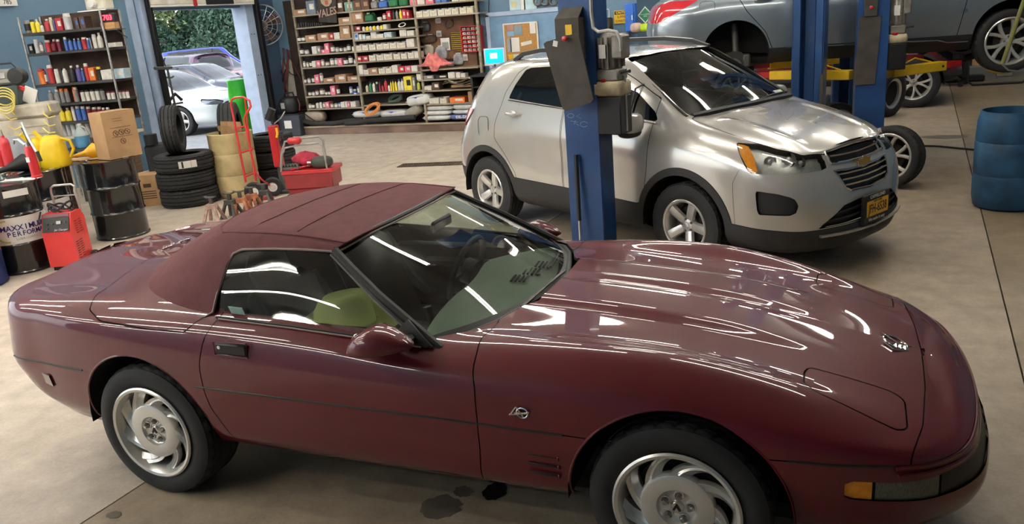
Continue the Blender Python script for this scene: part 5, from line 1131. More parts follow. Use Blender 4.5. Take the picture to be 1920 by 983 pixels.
# loose wheels
def loose_wheel(label, loc, rz, lean, R=.33, rim=.235, n=5, split=.3, z=None, w=.22):
    t = thing('wheel_assembly', label, 'wheel', (loc[0], loc[1], R if z is None else z), 0, None, (lean, 0, rz)); wheel_spoked(t, -1, 0, 0, R, w, rim, n, split=split, free=True, tip=.020 if split else .04); return t
p = atz(1668, 351); loose_wheel('silver ten-spoke wheel standing on the floor in front of the silver SUV', (p.x, p.y+.05), -.42, -.10, .32, .235, 5, .3)
loose_wheel('dark tyre on a wheel standing on the floor behind the lift post', (1.08, 11.2), 1.02+PI, -.08, .37, .24, 5, .3)
loose_wheel('wheel standing under the raised sedan between the blue posts', (.34, 7.9), .6, -.05, .33, .235, 5, .3)
# blue plastic drum, open top
M_bdrum = mat('faded_blue_plastic', (.018, .075, .155), .5, var=.35, scale=5)
dr = thing('open_barrel', 'faded blue open-topped plastic barrel at the right edge', 'barrel', (1.89, 5.149, 0))
R_ = .29; MB().lathe([(.0, .0), (R_-.04, 0), (R_-.015, .02), (R_, .10), (R_+.004, .30), (R_-.002, .315), (R_+.004, .33), (R_+.006, .60), (R_-.002, .615), (R_+.005, .63), (R_-.002, .80), (R_-.02, .86), (R_-.022, .885), (R_-.035, .885), (R_-.035, .85), (R_-.02, .6), (R_-.025, .04), (0, .03)], 48).build('barrel_wall', M_bdrum, dr, 40)
# things on the floor at the back right
fj = thing('floor_jack', 'red floor jack with upright handle behind the blue barrel', 'jack', (2.78, 7.55, 0), .2)
MB().box((0, 0, .16), (.62, .26, .16), .02).build('jack_body', M_red, fj); MB().box((-.22, 0, .26), (.2, .2, .1), .02).build('jack_head', M_red, fj)
for sx_ in (-1, 1):
    for sy in (-1, 1): MB().lathe([(0, -.02), (.07, -.02), (.075, 0), (.07, .02), (0, .02)], 18, 'y', (sx_*.25, sy*.13, .075)).build('caster', M_dsteel, fj)
MB().tube([(-.2, 0, .28), (-.28, 0, .8), (-.33, 0, 1.25)], .018, 8).build('handle', M_dsteel, fj)
p = atz(1780, 161); tj = thing('transmission_jack', 'black wheeled transmission jack on the floor beyond the sedan', 'jack', (p.x, p.y, 0))
MB().box((0, 0, .40), (.42, .32, .42), .03).build('jack_body', M_black, tj); MB().cyl((0, 0, .6), (0, 0, 1.0), .06, n=14).build('ram', M_dsteel, tj)
for k in range(4):
    a = k*PI/2+.5; e_ = (.34*math.cos(a), .34*math.sin(a)); MB().tube([(0, 0, .24), (e_[0], e_[1], .12)], .03, 8).build('leg', M_black, tj); MB().lathe([(0, -.025), (.05, -.025), (.055, 0), (.05, .025), (0, .025)], 16, 'y', (e_[0], e_[1], .055)).build('caster', M_black, tj)
p = atz(1862, 160); hr = thing('hose_reel', 'yellow air hose on a black tube stand beyond the sedan front', 'hose reel', (p.x, p.y, 0))
fr_ = MB(); fr_.tube([(-.45, 0, .75), (-.45, 0, .1), (-.35, 0, .02), (.5, .1, .02), (.65, .1, .12), (.65, .1, .6)], .025, 8); fr_.build('stand_frame', M_black, hr)
for k in range(3): MB().tube([(.12+(.40-.01*k)*math.cos(t), .06-.03*k, .62+(.40-.01*k)*math.sin(t)) for t in np.linspace(0, 2*PI, 30, endpoint=False)], .02, 6, closed=True).build('hose_loop', mat('yellow_hose', (.62, .40, .04), .5), hr)
MB().box((.2, .2, .35), (.3, .12, .42), .02).build('side_panel', M_conduit, hr)
bx = thing('machine_housing', 'dark machine with brown carton behind the transmission jack', 'machine', (p.x-.55, p.y+.9, 0)); MB().box((0, 0, .4), (.4, .4, .8), .03).build('housing', M_trim, bx); MB().box((.05, 0, .07), (.9, .3, .12), .02).build('plinth', M_black, bx); MB().box((.45, .1, .55), (.4, .3, .5), .01).build('carton', M_card, bx)
o = MB().tube([atz(1724, 275), atz(1760, 277)+Vector((0, 0, .006)), atz(1800, 280), atz(1832, 283)], .012, 6).build('floor_hose', M_rubber); tag(o, 'thin black hose lying across the floor left of the blue barrel', 'hose'); o.location.z = .012
pl = [at(1880, 119, (1.9, 6.75, 0), (.176, -.985, 0)), at(1900, 60, (1.9, 6.72, 0), (.176, -.985, 0)), at(1919, 4, (1.9, 6.7, 0), (.176, -.985, 0)), at(1935, -60, (1.9, 6.7, 0), (.176, -.985, 0))]
d_ = (pl[2]-pl[0]).normalized(); top_ = pl[0]+d_*((4.5-pl[0].z)/d_.z)
o = MB().tube([pl[0], pl[2], top_], .022, 8).build('drop_hose', mat('olive_hose', (.20, .20, .06), .5)); tag(o, 'olive green air hose hanging from the ceiling before the sedan front wheel', 'hose')
nz = thing('air_chuck', 'steel air chuck at the end of the hanging olive hose', 'air chuck', (pl[0]-Vector((0, 0, .012))).to_tuple()); MB().tube([(0, 0, 0), (.06, 0, -.06), (.14, 0, -.075), (.24, 0, -.06)], .010, 6).build('curled_lead', M_steel, nz); MB().cyl((.24, 0, -.06), (.33, 0, -.07), .022, n=10).build('chuck_body', mat('brass', (.5, .36, .12), .35, .9), nz)
# ================================================================== shelving wall at the back
SY = 10.86                                     # shelf front plane
WP = (0, Y1-.02, 0)
def sp(u, v, y=SY): return at(u, v, (0, y, 0), (0, 1, 0))
M_shelf = mat('worn_tan_shelf_board', (.30, .25, .18), .6, var=.25, scale=4, stretch=(.3, 3, 3))
M_back = mat('dark_brown_backing', (.030, .020, .015), .8, var=.3)
M_panelw = mat('brown_peg_panel', (.16, .075, .04), .6, var=.2, scale=5)
CM = {'w': ('white', (.66, .62, .56)), 'b': ('brown', (.36, .21, .12)), 'k': ('black', (.02, .02, .022)), 'g': ('grey', (.22, .21, .21)), 'r': ('red', (.42, .03, .04)), 'p': ('pink', (.72, .16, .24)), 'y': ('yellow', (.78, .62, .05)), 'u': ('blue', (.06, .14, .42)), 'e': ('green', (.03, .16, .07)), 't': ('teal', (.16, .30, .26)), 'o': ('orange', (.72, .18, .03)), 'n': ('dark brown', (.10, .055, .04)), 's': ('silver', (.50, .50, .50)), 'l': ('lime yellow', (.45, .50, .05)), 'c': ('cream', (.58, .52, .36)), 'v': ('purple', (.09, .07, .25)), 'm': ('maroon', (.18, .02, .035)), 'a': ('pale blue', (.42, .55, .62)), 'h': ('slate', (.16, .20, .26))}
def cmat(k): return mat('goods_'+CM[k][0].replace(' ', '_'), CM[k][1], .45 if k not in 'wb' else .7, var=.12, scale=3)
def _unit():
    D = {}
    b = MB(); t = .03                                                    # open-topped carton with a scooped front
    b.prism([(-.5, -.5, 0), (.5, -.5, 0), (.5, -.5, .88), (.2, -.5, .80), (-.2, -.5, .80), (-.5, -.5, .88)], (0, .05, 0)); b.box((0, .475, .5), (1, .05, 1)); b.box((-.48, 0, .46), (.04, .9, .92)); b.box((.48, 0, .46), (.04, .9, .92)); b.box((0, 0, .02), (.92, .9, .04)); D['w'] = b
    b = MB(); b.box((0, 0, .49), (1, 1, .98), .02); b.box((0, -.02, .985), (.98, .5, .02)); b.box((0, .3, .99), (.98, .36, .02)); D['b'] = b    # taped carton
    D['f'] = MB().lathe([(0, 0), (.42, 0), (.48, .03), (.48, .10), (.45, .13), (.45, .82), (.40, .93), (.25, .985), (0, 1)], 16)      # oil filter
    D['o'] = MB().lathe([(0, 0), (.44, 0), (.5, .03), (.5, .60), (.42, .72), (.2, .82), (.17, .86), (.17, .9)], 14)                    # bottle
    D['a'] = MB().lathe([(0, 0), (.47, 0), (.5, .02), (.48, .05), (.48, .76), (.5, .79), (.36, .85), (.3, .86)], 14)                  # aerosol
    b = MB(); b.box((-.03, 0, .36), (.94, .9, .72), .12); b.box((-.2, 0, .76), (.45, .6, .12), .05); b.tube([(.1, 0, .70), (.18, 0, .92), (.36, 0, .93), (.44, 0, .66)], .07, 6); D['j'] = b   # jug
    D['s'] = MB().lathe([(.25, .95), (.25, .6), (.4, .6), (.5, 0), (.5, .7), (.46, 1), (.25, 1)], 10)                                  # socket
    C = {'o': ('cap', MB().lathe([(.2, .86), (.22, .87), (.22, .98), (.18, 1), (0, 1)], 12)), 'a': ('cap', MB().lathe([(.40, .80), (.42, .81), (.40, .97), (.36, 1), (0, 1)], 12)),
         'j': ('cap', MB().lathe([(.16, .80), (.18, .81), (.18, .98), (0, 1)], 12, 'z', (-.25, 0, 0))), 'w': ('label', MB().box((0, -.505, .40), (.7, .01, .35))), 'b': ('label', MB().box((.12, -.505, .55), (.5, .01, .4))), 'f': ('label', MB().lathe([(.462, .2), (.464, .2), (.464, .72), (.462, .72)], 16, cap=False))}
    return {k: v.v and v for k, v in D.items()}, C
U_, UC = _unit(); UM = {}
def unit(k, c):
    if (k, c) not in UM: me = U_[k].mesh('goods_'+k, 40); me.materials.append(cmat(c)); UM[(k, c)] = me
    return UM[(k, c)]
def unitc(k, c):
    if (k, c, 1) not in UM: me = UC[k][1].mesh('goods_part_'+k, 40); me.materials.append(cmat(c)); UM[(k, c, 1)] = me
    return UM[(k, c, 1)]
KN = {'w': ('parts_carton', 'open parts carton', 'box'), 'b': ('carton', 'carton', 'box'), 'f': ('oil_filter', 'oil filter can', 'can'), 'o': ('bottle', 'bottle', 'bottle'), 'a': ('spray_can', 'spray can', 'can'), 'j': ('oil_jug', 'oil jug', 'jug'), 's': ('socket', 'wrench socket', 'socket')}
def item(k, c, c2, loc, w, d, h, label, group, rz=0):
    o = mobj(KN[k][0], unit(k, c), None, None, loc, (0, 0, rz)); o.scale = (w, d, h); tag(o, label, KN[k][2], group)
    if k in UC:
        p = mobj(UC[k][0], unitc(k, c2), None, o)
    return o
DEF2 = {'w': 'c', 'b': 'w', 'f': 'w', 'o': 'k', 'a': 'w', 'j': 'w'}
def stock(spec, yfront, dirx, zof, xof, shelf, group, depth=.3, scale=None):
    """spec 'kc[c2]:u0,u1,h;...' -> things standing on a shelf; h in picture points"""
    n = {}
    for q, e in enumerate(spec.split(';')):
        a, b = e.split(':'); k, c = a[0], a[1]; c2 = a[2] if len(a) > 2 else DEF2.get(k, 'w'); u0, u1, h = map(float, b.split(','))
        P0, P1, hh = xof(u0, u1, h); w = (P1-P0).length*.97; z = zof; c_ = (P0+P1)/2; d = w if k in 'foas' else min(depth, max(.16, w*1.2)); rz = math.atan2((P1-P0).y, (P1-P0).x)
        inn = Vector((-math.sin(rz), math.cos(rz), 0)); c_ = c_+inn*(d/2+.03)
        item(k, c, c2, (c_.x, c_.y, z), w, d, hh, '%s %s, %s from left on the %s' % (CM[c][0], KN[k][1], ordn(q), shelf), group, rz)
boards = {}
rack = thing('shelving_wall', 'long tan wooden shelving filled with car parts along the back wall', 'shelving', (0, 0, 0))
def board(key, u0, v0, u1, v1, name='shelf_board', y0=SY, dep=.40, th=.028):
    a, b = sp(u0, v0, y0), sp(u1, v1, y0); z = (a.z+b.z)/2
    MB().box(((a.x+b.x)/2, y0+dep/2, z-th/2), (b.x-a.x, dep, th), .003).build(name, M_shelf, rack, 30); boards[key] = z; return a, b, z
for k_, c_ in {'A1': (548, 29, 632, 23), 'A2': (632, 22, 892, 0), 'B1': (555, 53, 632, 46), 'B2': (632, 44, 898, 25), 'C1': (557, 78.5, 661, 72), 'C2': (661, 59, 780, 51), 'C3': (662, 75, 785, 67), 'D1': (560, 104, 665, 96), 'D2': (665, 96, 785, 88), 'E1': (564, 128, 669, 120.5), 'E2': (669, 116.5, 788, 108.5), 'F1': (570, 157.5, 671, 152), 'F2': (673, 141, 790, 133.5), 'G1': (573.5, 182.5, 679, 175), 'G2': (679, 174.5, 800, 168), 'H1': (577, 206, 682, 199), 'H2': (682, 198.5, 770, 193), 'P1': (789, 130, 896, 125.5), 'R1': (783, 151, 896, 143.5), 'R2': (790, 170.5, 896, 165.5), 'R3': (800, 196, 896, 191)}.items(): board(k_, *c_)
bx0, bx1 = sp(560, 150, Y1-.02).x-.1, sp(905, 100, Y1-.02).x
MB().box(((bx0+bx1)/2, Y1-.015, 1.35), (bx1-bx0, .03, 2.7)).build('backing', M_back, rack, 0)
for u, v, y in ((669, 120, SY+.02), (787, 110, SY+.02), (898, 80, SY+.02), (575, 190, SY+.3)): p = sp(u, v, y); MB().box((p.x, y+.02, 1.35), (.045, .05, 2.7), .004).build('upright', M_shelf, rack, 30)
a, b = sp(789, 30, Y1-.06), sp(896, 130, Y1-.06); MB().box(((a.x+b.x)/2, Y1-.05, (a.z+b.z)/2), (b.x-a.x, .02, a.z-b.z)).build('peg_panel', M_panelw, rack, 0)
pa, pb_ = sp(572, 246), sp(905, 236); MB().box(((pa.x+pb_.x)/2+.4, SY+.18, .075), (pb_.x-pa.x+.8, .5, .15), .008).build('plinth', mat('worn_brown_plinth', (.20, .13, .10), .7, var=.3, scale=3), rack, 30)
MB().tube([(pa.x, SY-.075, .155), ((pa.x+pb_.x)/2, SY-.075, .16), (pb_.x+.6, SY-.075, .155)], .02, 6).build('plinth_nosing', M_shelf, rack)
SN = {'A1': 'top left shelf', 'A2': 'top right shelf', 'B1': 'left bay second shelf', 'B2': 'second shelf right of the banner', 'C1': 'left bay third shelf', 'C2': 'middle bay third shelf', 'C3': 'middle bay fourth shelf', 'D1': 'left bay fourth shelf', 'D2': 'middle bay fifth shelf', 'E1': 'left bay fifth shelf', 'E2': 'middle bay sixth shelf', 'F1': 'left bay sixth shelf', 'F2': 'middle bay seventh shelf', 'G1': 'left bay seventh shelf', 'G2': 'middle bay bottle shelf', 'H1': 'left bay lowest shelf', 'R1': 'upper shelf under the peg panel', 'R2': 'middle shelf under the peg panel', 'R3': 'lowest shelf under the peg panel'}
GOODS = {
 'A1': 'bb:549,573,11;bh:574,591,25',
 'A2': 'bn:628,643,22;bt:645,661,17;bnb:661,676,19;bnb:676,691,19;jg:693,706,18;ju:707,724,17;je:725,744,19;je:745,763,19;bp:767,780,16;bw:781,795,14;bp:797,812,14;bu:815,825,14;bu:826,836,14;ww:846,858,14;ww:860,872,14;ww:874,887,14',
 'B1': 'sk:556,560,8;sk:561,565,9;sk:566,569,9;sk:570,574,9;sk:575,578,8;sk:579,582,7;sk:583,586,7;sk:587,590,7;sk:591,594,6;sk:595,598,6;sk:599,602,6',
 'B2': 'bb:633,657,12;bb:659,680,20;je:681,698,17;fw:704,713,7;fm:715,722,13;br:724,732,17;ok:734,739,18;og:740,745,18;oyw:747,752,18;br:753,760,17;br:761,766,15;ww:778,791,13;ww:792,804,13;ww:805,818,13;ww:820,832,13;ww:833,845,13;ww:846,858,13;ww:861,873,13;wc:874,886,13',
 'C1': 'fk:554,562,10;fk:562,570,10;bb:571,591,11;bb:594,615,13;br:616,624,11;bw:625,636,12;bb:637,656,24',
 'C2': 'bm:664,675,10;ow:677,682,9;oy:683,689,9;ow:690,695,9;oy:696,702,9;ow:703,709,9;oy:710,716,9;bw:717,724,9',
 'C3': 'bau:662,671,13;bw:672,677,10;ba:678,684,9;bw:685,693,6;bw:694,705,13;bw:705,718,8;ba:719,733,10;bw:748,761,13;bw:762,775,10',
 'D1': 'fk:559,567,12;fg:568,576,9;bw:584,593,14;bg:593,600,13;bp:601,608,7;bp:608,616,18;fn:617,625,14;fg:626,633,10;fk:634,640,10;fg:641,648,9;fk:648,655,14;fc:657,664,9',
 'D2': 'ww:665,677,12;ww:678,689,12;ww:691,703,12;ww:705,717,12;ww:718,729,12;ww:730,742,12;ww:743,759,12;bw:761,776,16',
 'E1': 'fg:566,571,12;fg:572,577,10;fk:578,583,11;bw:584,591,11;bp:592,599,11;fg:600,606,13;fn:607,615,9;fg:616,624,14;fg:625,632,14;bp:632,640,13;fk:641,650,12;fk:651,659,17;fg:661,667,10',
 'E2': 'brw:667,677,10;brw:678,689,10;ww:691,703,12;ww:705,718,12;ww:719,734,13;ww:737,749,12;ww:751,762,12;ww:764,775,13;bw:776,787,12',
 'F1': 'fk:568,573,10;fg:574,580,10;fk:582,588,12;bp:589,597,15;fg:598,604,18;bb:605,625,8;bb:627,648,13;bb:650,671,9',
 'F2': 'bw:672,680,18;ww:681,690,10;bb:691,707,11;ww:709,721,11;ww:722,733,11;bw:734,745,14;brw:746,757,11;bpw:758,769,11;bw:770,782,11',
 'G1': 'fk:575,582,9;fg:583,588,8;fn:589,595,11;fn:596,606,13;fk:607,613,8;fk:613,618,8;bpw:619,628,17;fk:629,635,14;fuw:653,659,14;fwu:660,666,9;fu:667,675,14',
 'G2': 'oc:684,689,15;oe:690,696,19;ow:697,702,19;ak:704,708,18;amk:709,713,18;or:714,718,13;or:719,725,23;ow:726,730,13;oy:731,734,20;oy:735,738,21;oy:739,743,20;owu:744,750,21;owu:750,756,22;byk:757,772,26;bg:773,778,24;ol:780,786,16',
 'H1': 'fg:576,582,9;fk:582,588,9;fw:590,596,10;fw:597,602,11;fg:603,609,11;bp:609,616,11;fg:617,623,8;fg:624,631,8;fu:632,637,9;bw:638,645,10;bw:646,650,10;bp:650,655,9;bw:656,666,10',
 'R1': 'bw:780,791,11;bg:793,812,7;bk:815,838,7;bw:839,852,11;bw:854,862,10;bw:863,871,8',
 'R2': 'bw:793,808,8;bn:809,823,14',
 'R3': 'bw:803,822,10;ww:824,836,11;bo:842,871,10;bbw:877,899,20'}
def vof(key, u):
    a = {'A1': (548, 29, 632, 23), 'A2': (632, 22, 892, 0)}; return None
for key, spec in GOODS.items():
    z = boards[key]
    def xof(u0, u1, h, z=z):
        def onz(u):
            lo = -80; hi = 400
            for _ in range(30):
                m = (lo+hi)/2
                if sp(u, m).z > z: lo = m
                else: hi = m
            return (lo+hi)/2
        v = onz((u0+u1)/2); return Vector((sp(u0, v).x, SY, z)), Vector((sp(u1, v).x, SY, z)), (sp((u0+u1)/2, v-h)-sp((u0+u1)/2, v)).length*1.02
    stock(spec, SY, 0, z+.0005, xof, SN[key], 'stock on the '+SN[key])
# banner hanging before the shelves
q = [sp(u, v, SY-.03) for u, v in ((590, -30), (629, -34), (631, 43), (598, 41))]
bn = thing('team_banner', 'dark grey cloth banner with script lettering hanging over the shelves', 'banner', (0, 0, 0))
G = []
for i in range(9):
    t = i/8; r0 = q[0].lerp(q[3], t); r1 = q[1].lerp(q[2], t); G.append([r0.lerp(r1, s/8)+Vector((0, .012*math.sin(s*1.3+i*.4), 0)) for s in range(9)])
clb = MB(); clb.grid(G); clb.grid([[p+Vector((0, .006, 0)) for p in r] for r in G], flip=True); clb.build('cloth', mat('charcoal_cloth', (.045, .038, .033), .9, var=.25), bn, 60)
cc = sp(612, 24, SY-.05); M_scr = mat('pinkish_print', (.36, .24, .20), .8)
text('lettering', 'VALES', .20, M_scr, bn, (cc.x, SY-.05, cc.z), (PI/2, -.12, .0), .002, .003, .2, .85)
cc = sp(612, 3, SY-.05); MB().prism([(cc.x+x*.12, SY-.05, cc.z+z*.10) for x, z in ((-1.2, 1), (1.2, 1.1), (1.0, -.2), (.35, -.9), (-.35, -.9), (-1.0, -.3))], (0, .004, 0)).build('printed_crest', mat('tan_print', (.34, .26, .19), .85), bn, 0)
MB().prism([(cc.x+x*.12, SY-.052, cc.z+z*.10) for x, z in ((-.35, .2), (.35, .2), (.3, -.6), (-.3, -.6))], (0, .004, 0)).build('printed_crest', mat('red_print', (.35, .09, .07), .85), bn, 0)
# coiled and heaped things
def coil(name, label, cat, c, r, m, turns=6, tr=.012, sq=.6, seed=1, lay=0):
    rr = random.Random(seed); t_ = thing(name, label, cat, c)
    for k in range(turns):
        a0 = rr.random()*6; rx = r*(.75+.35*rr.random()); P = [(rx*math.cos(t)+.02*rr.random(), (rx*.35*math.sin(t)*(1 if not lay else 2.4)), rx*sq*math.sin(t+a0*.15)*(0.9 if not lay else .12)+.02*k*lay) for t in np.linspace(0, 2*PI, 22, endpoint=False)]
        MB().tube(P, tr, 6, closed=True).build('cord_loop', m, t_)
    return t_
c = sp(700, 204, SY-.02); coil('extension_cord', 'orange extension cord coiled and hanging over the lowest shelf edge', 'cord', (c.x, SY-.08, c.z), .17, mat('orange_cord', (.62, .24, .06), .6), 7, .010, .75, 3)
c = sp(735, 184, SY); coil('hose_heap', 'dark green hose heaped on the lowest shelf of the middle bay', 'hose', (c.x, SY+.12, boards['H2']+.10), .14, mat('dark_green_hose', (.04, .07, .05), .6), 7, .018, .5, 5)
c = sp(750, 46, SY); coil('cable_ties', 'white looped cable on the third shelf down of the middle bay', 'cable', (c.x, SY+.06, boards['C2']+.055), .07, M_white, 3, .006, .55, 8)
# sacks
def sack(label, u0, u1, v0, v1, m, y=SY+.02, dep=.34, tilt=0, band=None, word=None, grp=None, seed=0):
    a, b = sp(u0, v1, y), sp(u1, v0, y); w = b.x-a.x; h = max(.05, sp((u0+u1)/2, v0, y).z-sp((u0+u1)/2, v1, y).z); z0 = sp((u0+u1)/2, v1, y).z
    t_ = thing('absorbent_sack', label, 'sack', ((a.x+b.x)/2, y+dep/2, z0), 0, grp, (0, tilt, 0)); b_ = MB(); b_.ell((0, 0, h/2), (w/2, dep/2, h/2), 20, 10, None, .55); b_.build('sack_body', m, t_, 60)
    if band: MB().tube([(-w*.30, -dep*.44, h*.55), (0, -dep*.475, h*.58), (w*.30, -dep*.44, h*.55)], .02, 4, flat=(.012, h*.5)).build('printed_band', band, t_)
    for s_ in (-1, 1): MB().box((s_*w*.485, 0, h*.5), (.02, dep*.7, h*.12), .004).build('sack_seam', m, t_)
    if word: text('lettering', word, h*.62, M_white, t_, (0, -dep*.505, h*.55), (PI/2, 0, 0), .002, .004, 0, 1.15)
    return t_
M_sack = mat('white_sack_plastic', (.62, .62, .60), .45, var=.1, scale=8, bump=.4, bscale=14); M_sackg = mat('grey_sack_paper', (.30, .27, .23), .8, bump=.4, bscale=14); M_bband = mat('blue_print', (.03, .05, .28), .5)
for k, (u0, u1, v0, v1) in enumerate(((790, 842, 217, 227), (791, 843, 208, 217), (796, 846, 198, 208))): sack('plain white sack, %s in the stack left of the blue-printed sack' % ('lowest', 'middle', 'topmost')[k], u0, u1, v0, v1, M_sack)
sack('white sack with blue band reading OIL-DRI at the bottom of its stack', 841, 893, 214.5, 225.5, mat('blue_white_sack', (.10, .14, .38), .45), word='OIL-DRI')
for k, (u0, u1, v0, v1) in enumerate(((845, 894, 206, 214.5), (846, 895, 195, 206))): sack('plain white sack, %s in the stack above the blue-printed sack' % ('middle', 'topmost')[k], u0, u1, v0, v1, M_sack)
sack('white sack with blue print, left of the pair on the plinth', 658, 708, 208.5, 222, M_sack, SY-.02, .34, 0, M_bband); sack('white sack with blue print, right of the pair on the plinth', 709, 759, 207, 221.5, M_sack, SY-.02, .34, 0, M_bband)
sack('grey paper sack leaning beside the white sack stacks', 759, 790, 200, 219, M_sackg, SY-.02, .3, -.45); sack('white and blue sack sagging over the lowest shelf edge', 760, 803, 178, 199, M_sack, SY-.04, .36, -.12, M_bband)
# foam pipes, tank
pz = .15+.05
o = MB().tube([sp(563, 226, SY-.06), sp(585, 231, SY-.06), sp(625, 232, SY-.06), sp(655, 227, SY-.06), sp(680, 226, SY-.04)], .05, 10).build('foam_pipe', mat('black_foam', (.028, .027, .026), .9)); tag(o, 'black foam pipe lying along the plinth below the left bay', 'pipe')
o = MB().tube([sp(648, 231, SY-.10), sp(672, 230, SY-.10), sp(690, 226, SY-.1), sp(735, 223, SY-.1), sp(778, 220, SY-.1)], .05, 10).build('foam_pipe', mat('black_foam')); tag(o, 'black foam pipe lying along the plinth before the white sacks', 'pipe')
c = sp(590, 219, SY+.1); tk = thing('air_tank', 'small tan air tank lying under the lowest shelf of the left bay', 'tank', (c.x, SY+.12, c.z)); MB().ell((0, 0, 0), (.26, .12, .12), 18, 12, None, .6).build('tank_shell', mat('tan_tank', (.30, .25, .19), .5), tk); MB().tube([(-.2, -.1, .1), (-.05, -.13, .0), (.1, -.12, -.1)], .012, 6).build('strap', M_black, tk); MB().cyl((-.28, 0, .02), (-.36, 0, .06), .035, n=10).build('valve', M_dsteel, tk)
for s_ in (-1, 1): MB().box((s_*.15, 0, -.12), (.04, .2, .06)).build('foot', M_dsteel, tk)
# peg panel goods
c0, c1 = sp(866, 98, SY+.22), sp(897, 48, SY+.22); rk = thing('parts_rack', 'red wire rack of small parts on the peg panel', 'rack', ((c0.x+c1.x)/2, SY+.32, c0.z)); w_, h_ = c1.x-c0.x, c1.z-c0.z
for s_ in (-1, 1): MB().box((s_*w_/2, 0, h_/2), (.02, .14, h_)).build('rack_side', M_red, rk)
MB().box((0, .06, h_/2), (w_, .01, h_)).build('rack_back', mat('rack_dark_red', (.10, .02, .02), .6), rk)
for k in range(7): MB().box((0, 0, h_*k/6), (w_, .14, .014)).build('rack_shelf', M_red, rk)
for k in range(6):
    for j in range(4): item('b', 'wsgc'[(k+j) % 4], 'r', ((c0.x+c1.x)/2-w_*.36+j*w_*.24, SY+.31, c0.z+h_*k/6+.008), w_*.17, .07, h_*.10, '%s packet, %s from the left on the %s tier of the red rack' % (CM['wsgc'[(k+j) % 4]][0], ordn(j), ordn(k)), 'packets in the red rack')
c0, c1 = sp(844, 96, SY+.26), sp(865, 60, SY+.26); yr = thing('wire_rack', 'yellow rack of small fittings on the peg panel', 'rack', ((c0.x+c1.x)/2, SY+.36, c0.z)); w_, h_ = c1.x-c0.x, c1.z-c0.z
MB().box((0, .0, h_/2), (w_, .02, h_)).build('rack_back', M_yel, yr)
for k in range(9): MB().box((0, -.02, h_*(k+.5)/9), (w_, .03, h_*.05)).build('rack_bar', M_black, yr)
def peg(label, u0, u1, v0, v1, m, kind='card', y=SY+.36):
    a, b = sp(u0, v1, y), sp(u1, v0, y); w, h = b.x-a.x, b.z-a.z; t_ = thing({'card': 'hanging_packet', 'bag': 'hanging_bag'}.get(kind, 'hanging_packet'), label, 'packet', ((a.x+b.x)/2, y, a.z))
    if kind == 'card': MB().box((0, 0, h*.45), (w, .012, h*.9), .003).build('card', m, t_); MB().box((0, -.008, h*.35), (w*.7, .012, h*.5), .003).build('blister', M_conduit, t_)
    else: MB().ell((0, 0, h*.45), (w/2, .05, h*.47), 14, 9, None, .6).build('bag', m, t_); MB().box((0, 0, h*.93), (w*.5, .01, h*.1)).build('header_card', M_white, t_)
    MB().cyl((0, -.03, h), (0, .04, h), .006, n=6).build('peg_hook', M_steel, t_)
M_clear = mat('grey_clear_bag', (.30, .31, .32), .3, var=.4, scale=9)
for a_ in (('white card packet hanging on the peg panel beside the yellow rack', 828, 842, 68, 95, M_white), ('clear bag of parts hanging left on the peg panel', 791, 806, 40, 60, mat('dark_parts_bag', (.06, .065, .08), .4), 'bag'), ('small silver funnel packet hanging high on the peg panel', 817, 826, 32, 44, M_steel), ('white label packet hanging at the middle of the peg panel', 819, 827, 56, 69, M_white), ('dark chain bundle hanging low left on the peg panel', 790, 818, 63, 82, M_rust, 'bag'), ('grey bag hanging above the pink cloth', 818, 838, 84, 112, M_clear, 'bag'), ('white respirator bag hanging above the pink cloth at left', 795, 813, 83, 104, mat('offwhite_bag', (.42, .40, .32), .6), 'bag'), ('clear bag of fittings hanging right of the pink cloth', 852, 868, 98, 122, M_clear, 'bag'), ('black packet with white label on the peg panel shelf', 838, 853, 108, 126, M_black), ('thin white tube packet hanging below the red rack', 869, 876, 100, 114, M_white)): peg(*a_)
c = sp(841, 44, SY+.36); coil('wire_coil', 'dark wire coil hanging high on the peg panel', 'wire', (c.x, SY+.36, c.z), .10, M_dsteel, 3, .006, 1.0, 9)
# pink cloth heap
c = sp(815, 126, SY); pc = MB(); rr = random.Random(4); G = []
for i in range(9):
    G.append([]); 
    for j in range(13):
        x = -.36+.06*j; t = i/8; e = math.exp(-((x+.02)/.2)**2); G[-1].append((x+.02*rr.random(), -.10+.30*t-.12*math.sin(PI*t)*e, .02+.26*e*math.sin(PI*min(1, t*1.15))*(.6+.6*rr.random())-.10*(i == 0)*(j in (5, 6, 7))))
pc.grid(G); pc.grid([[(x, y, z-.012) for x, y, z in r] for r in G], flip=True); o = pc.build('shop_cloth', mat('pink_cloth', (.62, .17, .16), .9, var=.3, scale=12), None, 70, (c.x, SY+.06, boards['P1']+.05)); tag(o, 'pink shop cloth heaped on the shelf under the peg panel', 'cloth')
# flattened bags and board on the middle right shelf
c = sp(862, 160, SY); pg = thing('paper_pile', 'pile of crumpled paper bags over a brown board under the peg panel', 'paper', (c.x, SY, boards['R2'])); 
MB().box((.02, .16, .055), (.42, .3, .05), .008).build('brown_board', M_card, pg)
for k in range(3):
    rr = random.Random(k); G = [[(-.34+.085*j+.02*k, -.06+.055*i, .09+.03*k+.03*rr.random()+.03*math.sin(j*.9+k)) for j in range(9)] for i in range(8)]; m_ = MB(); m_.grid(G); m_.grid([[(x, y, z-.006) for x, y, z in r] for r in G], flip=True); m_.build('paper_bag', mat('crumpled_paper', (.58, .52, .40), .8), pg, 70)
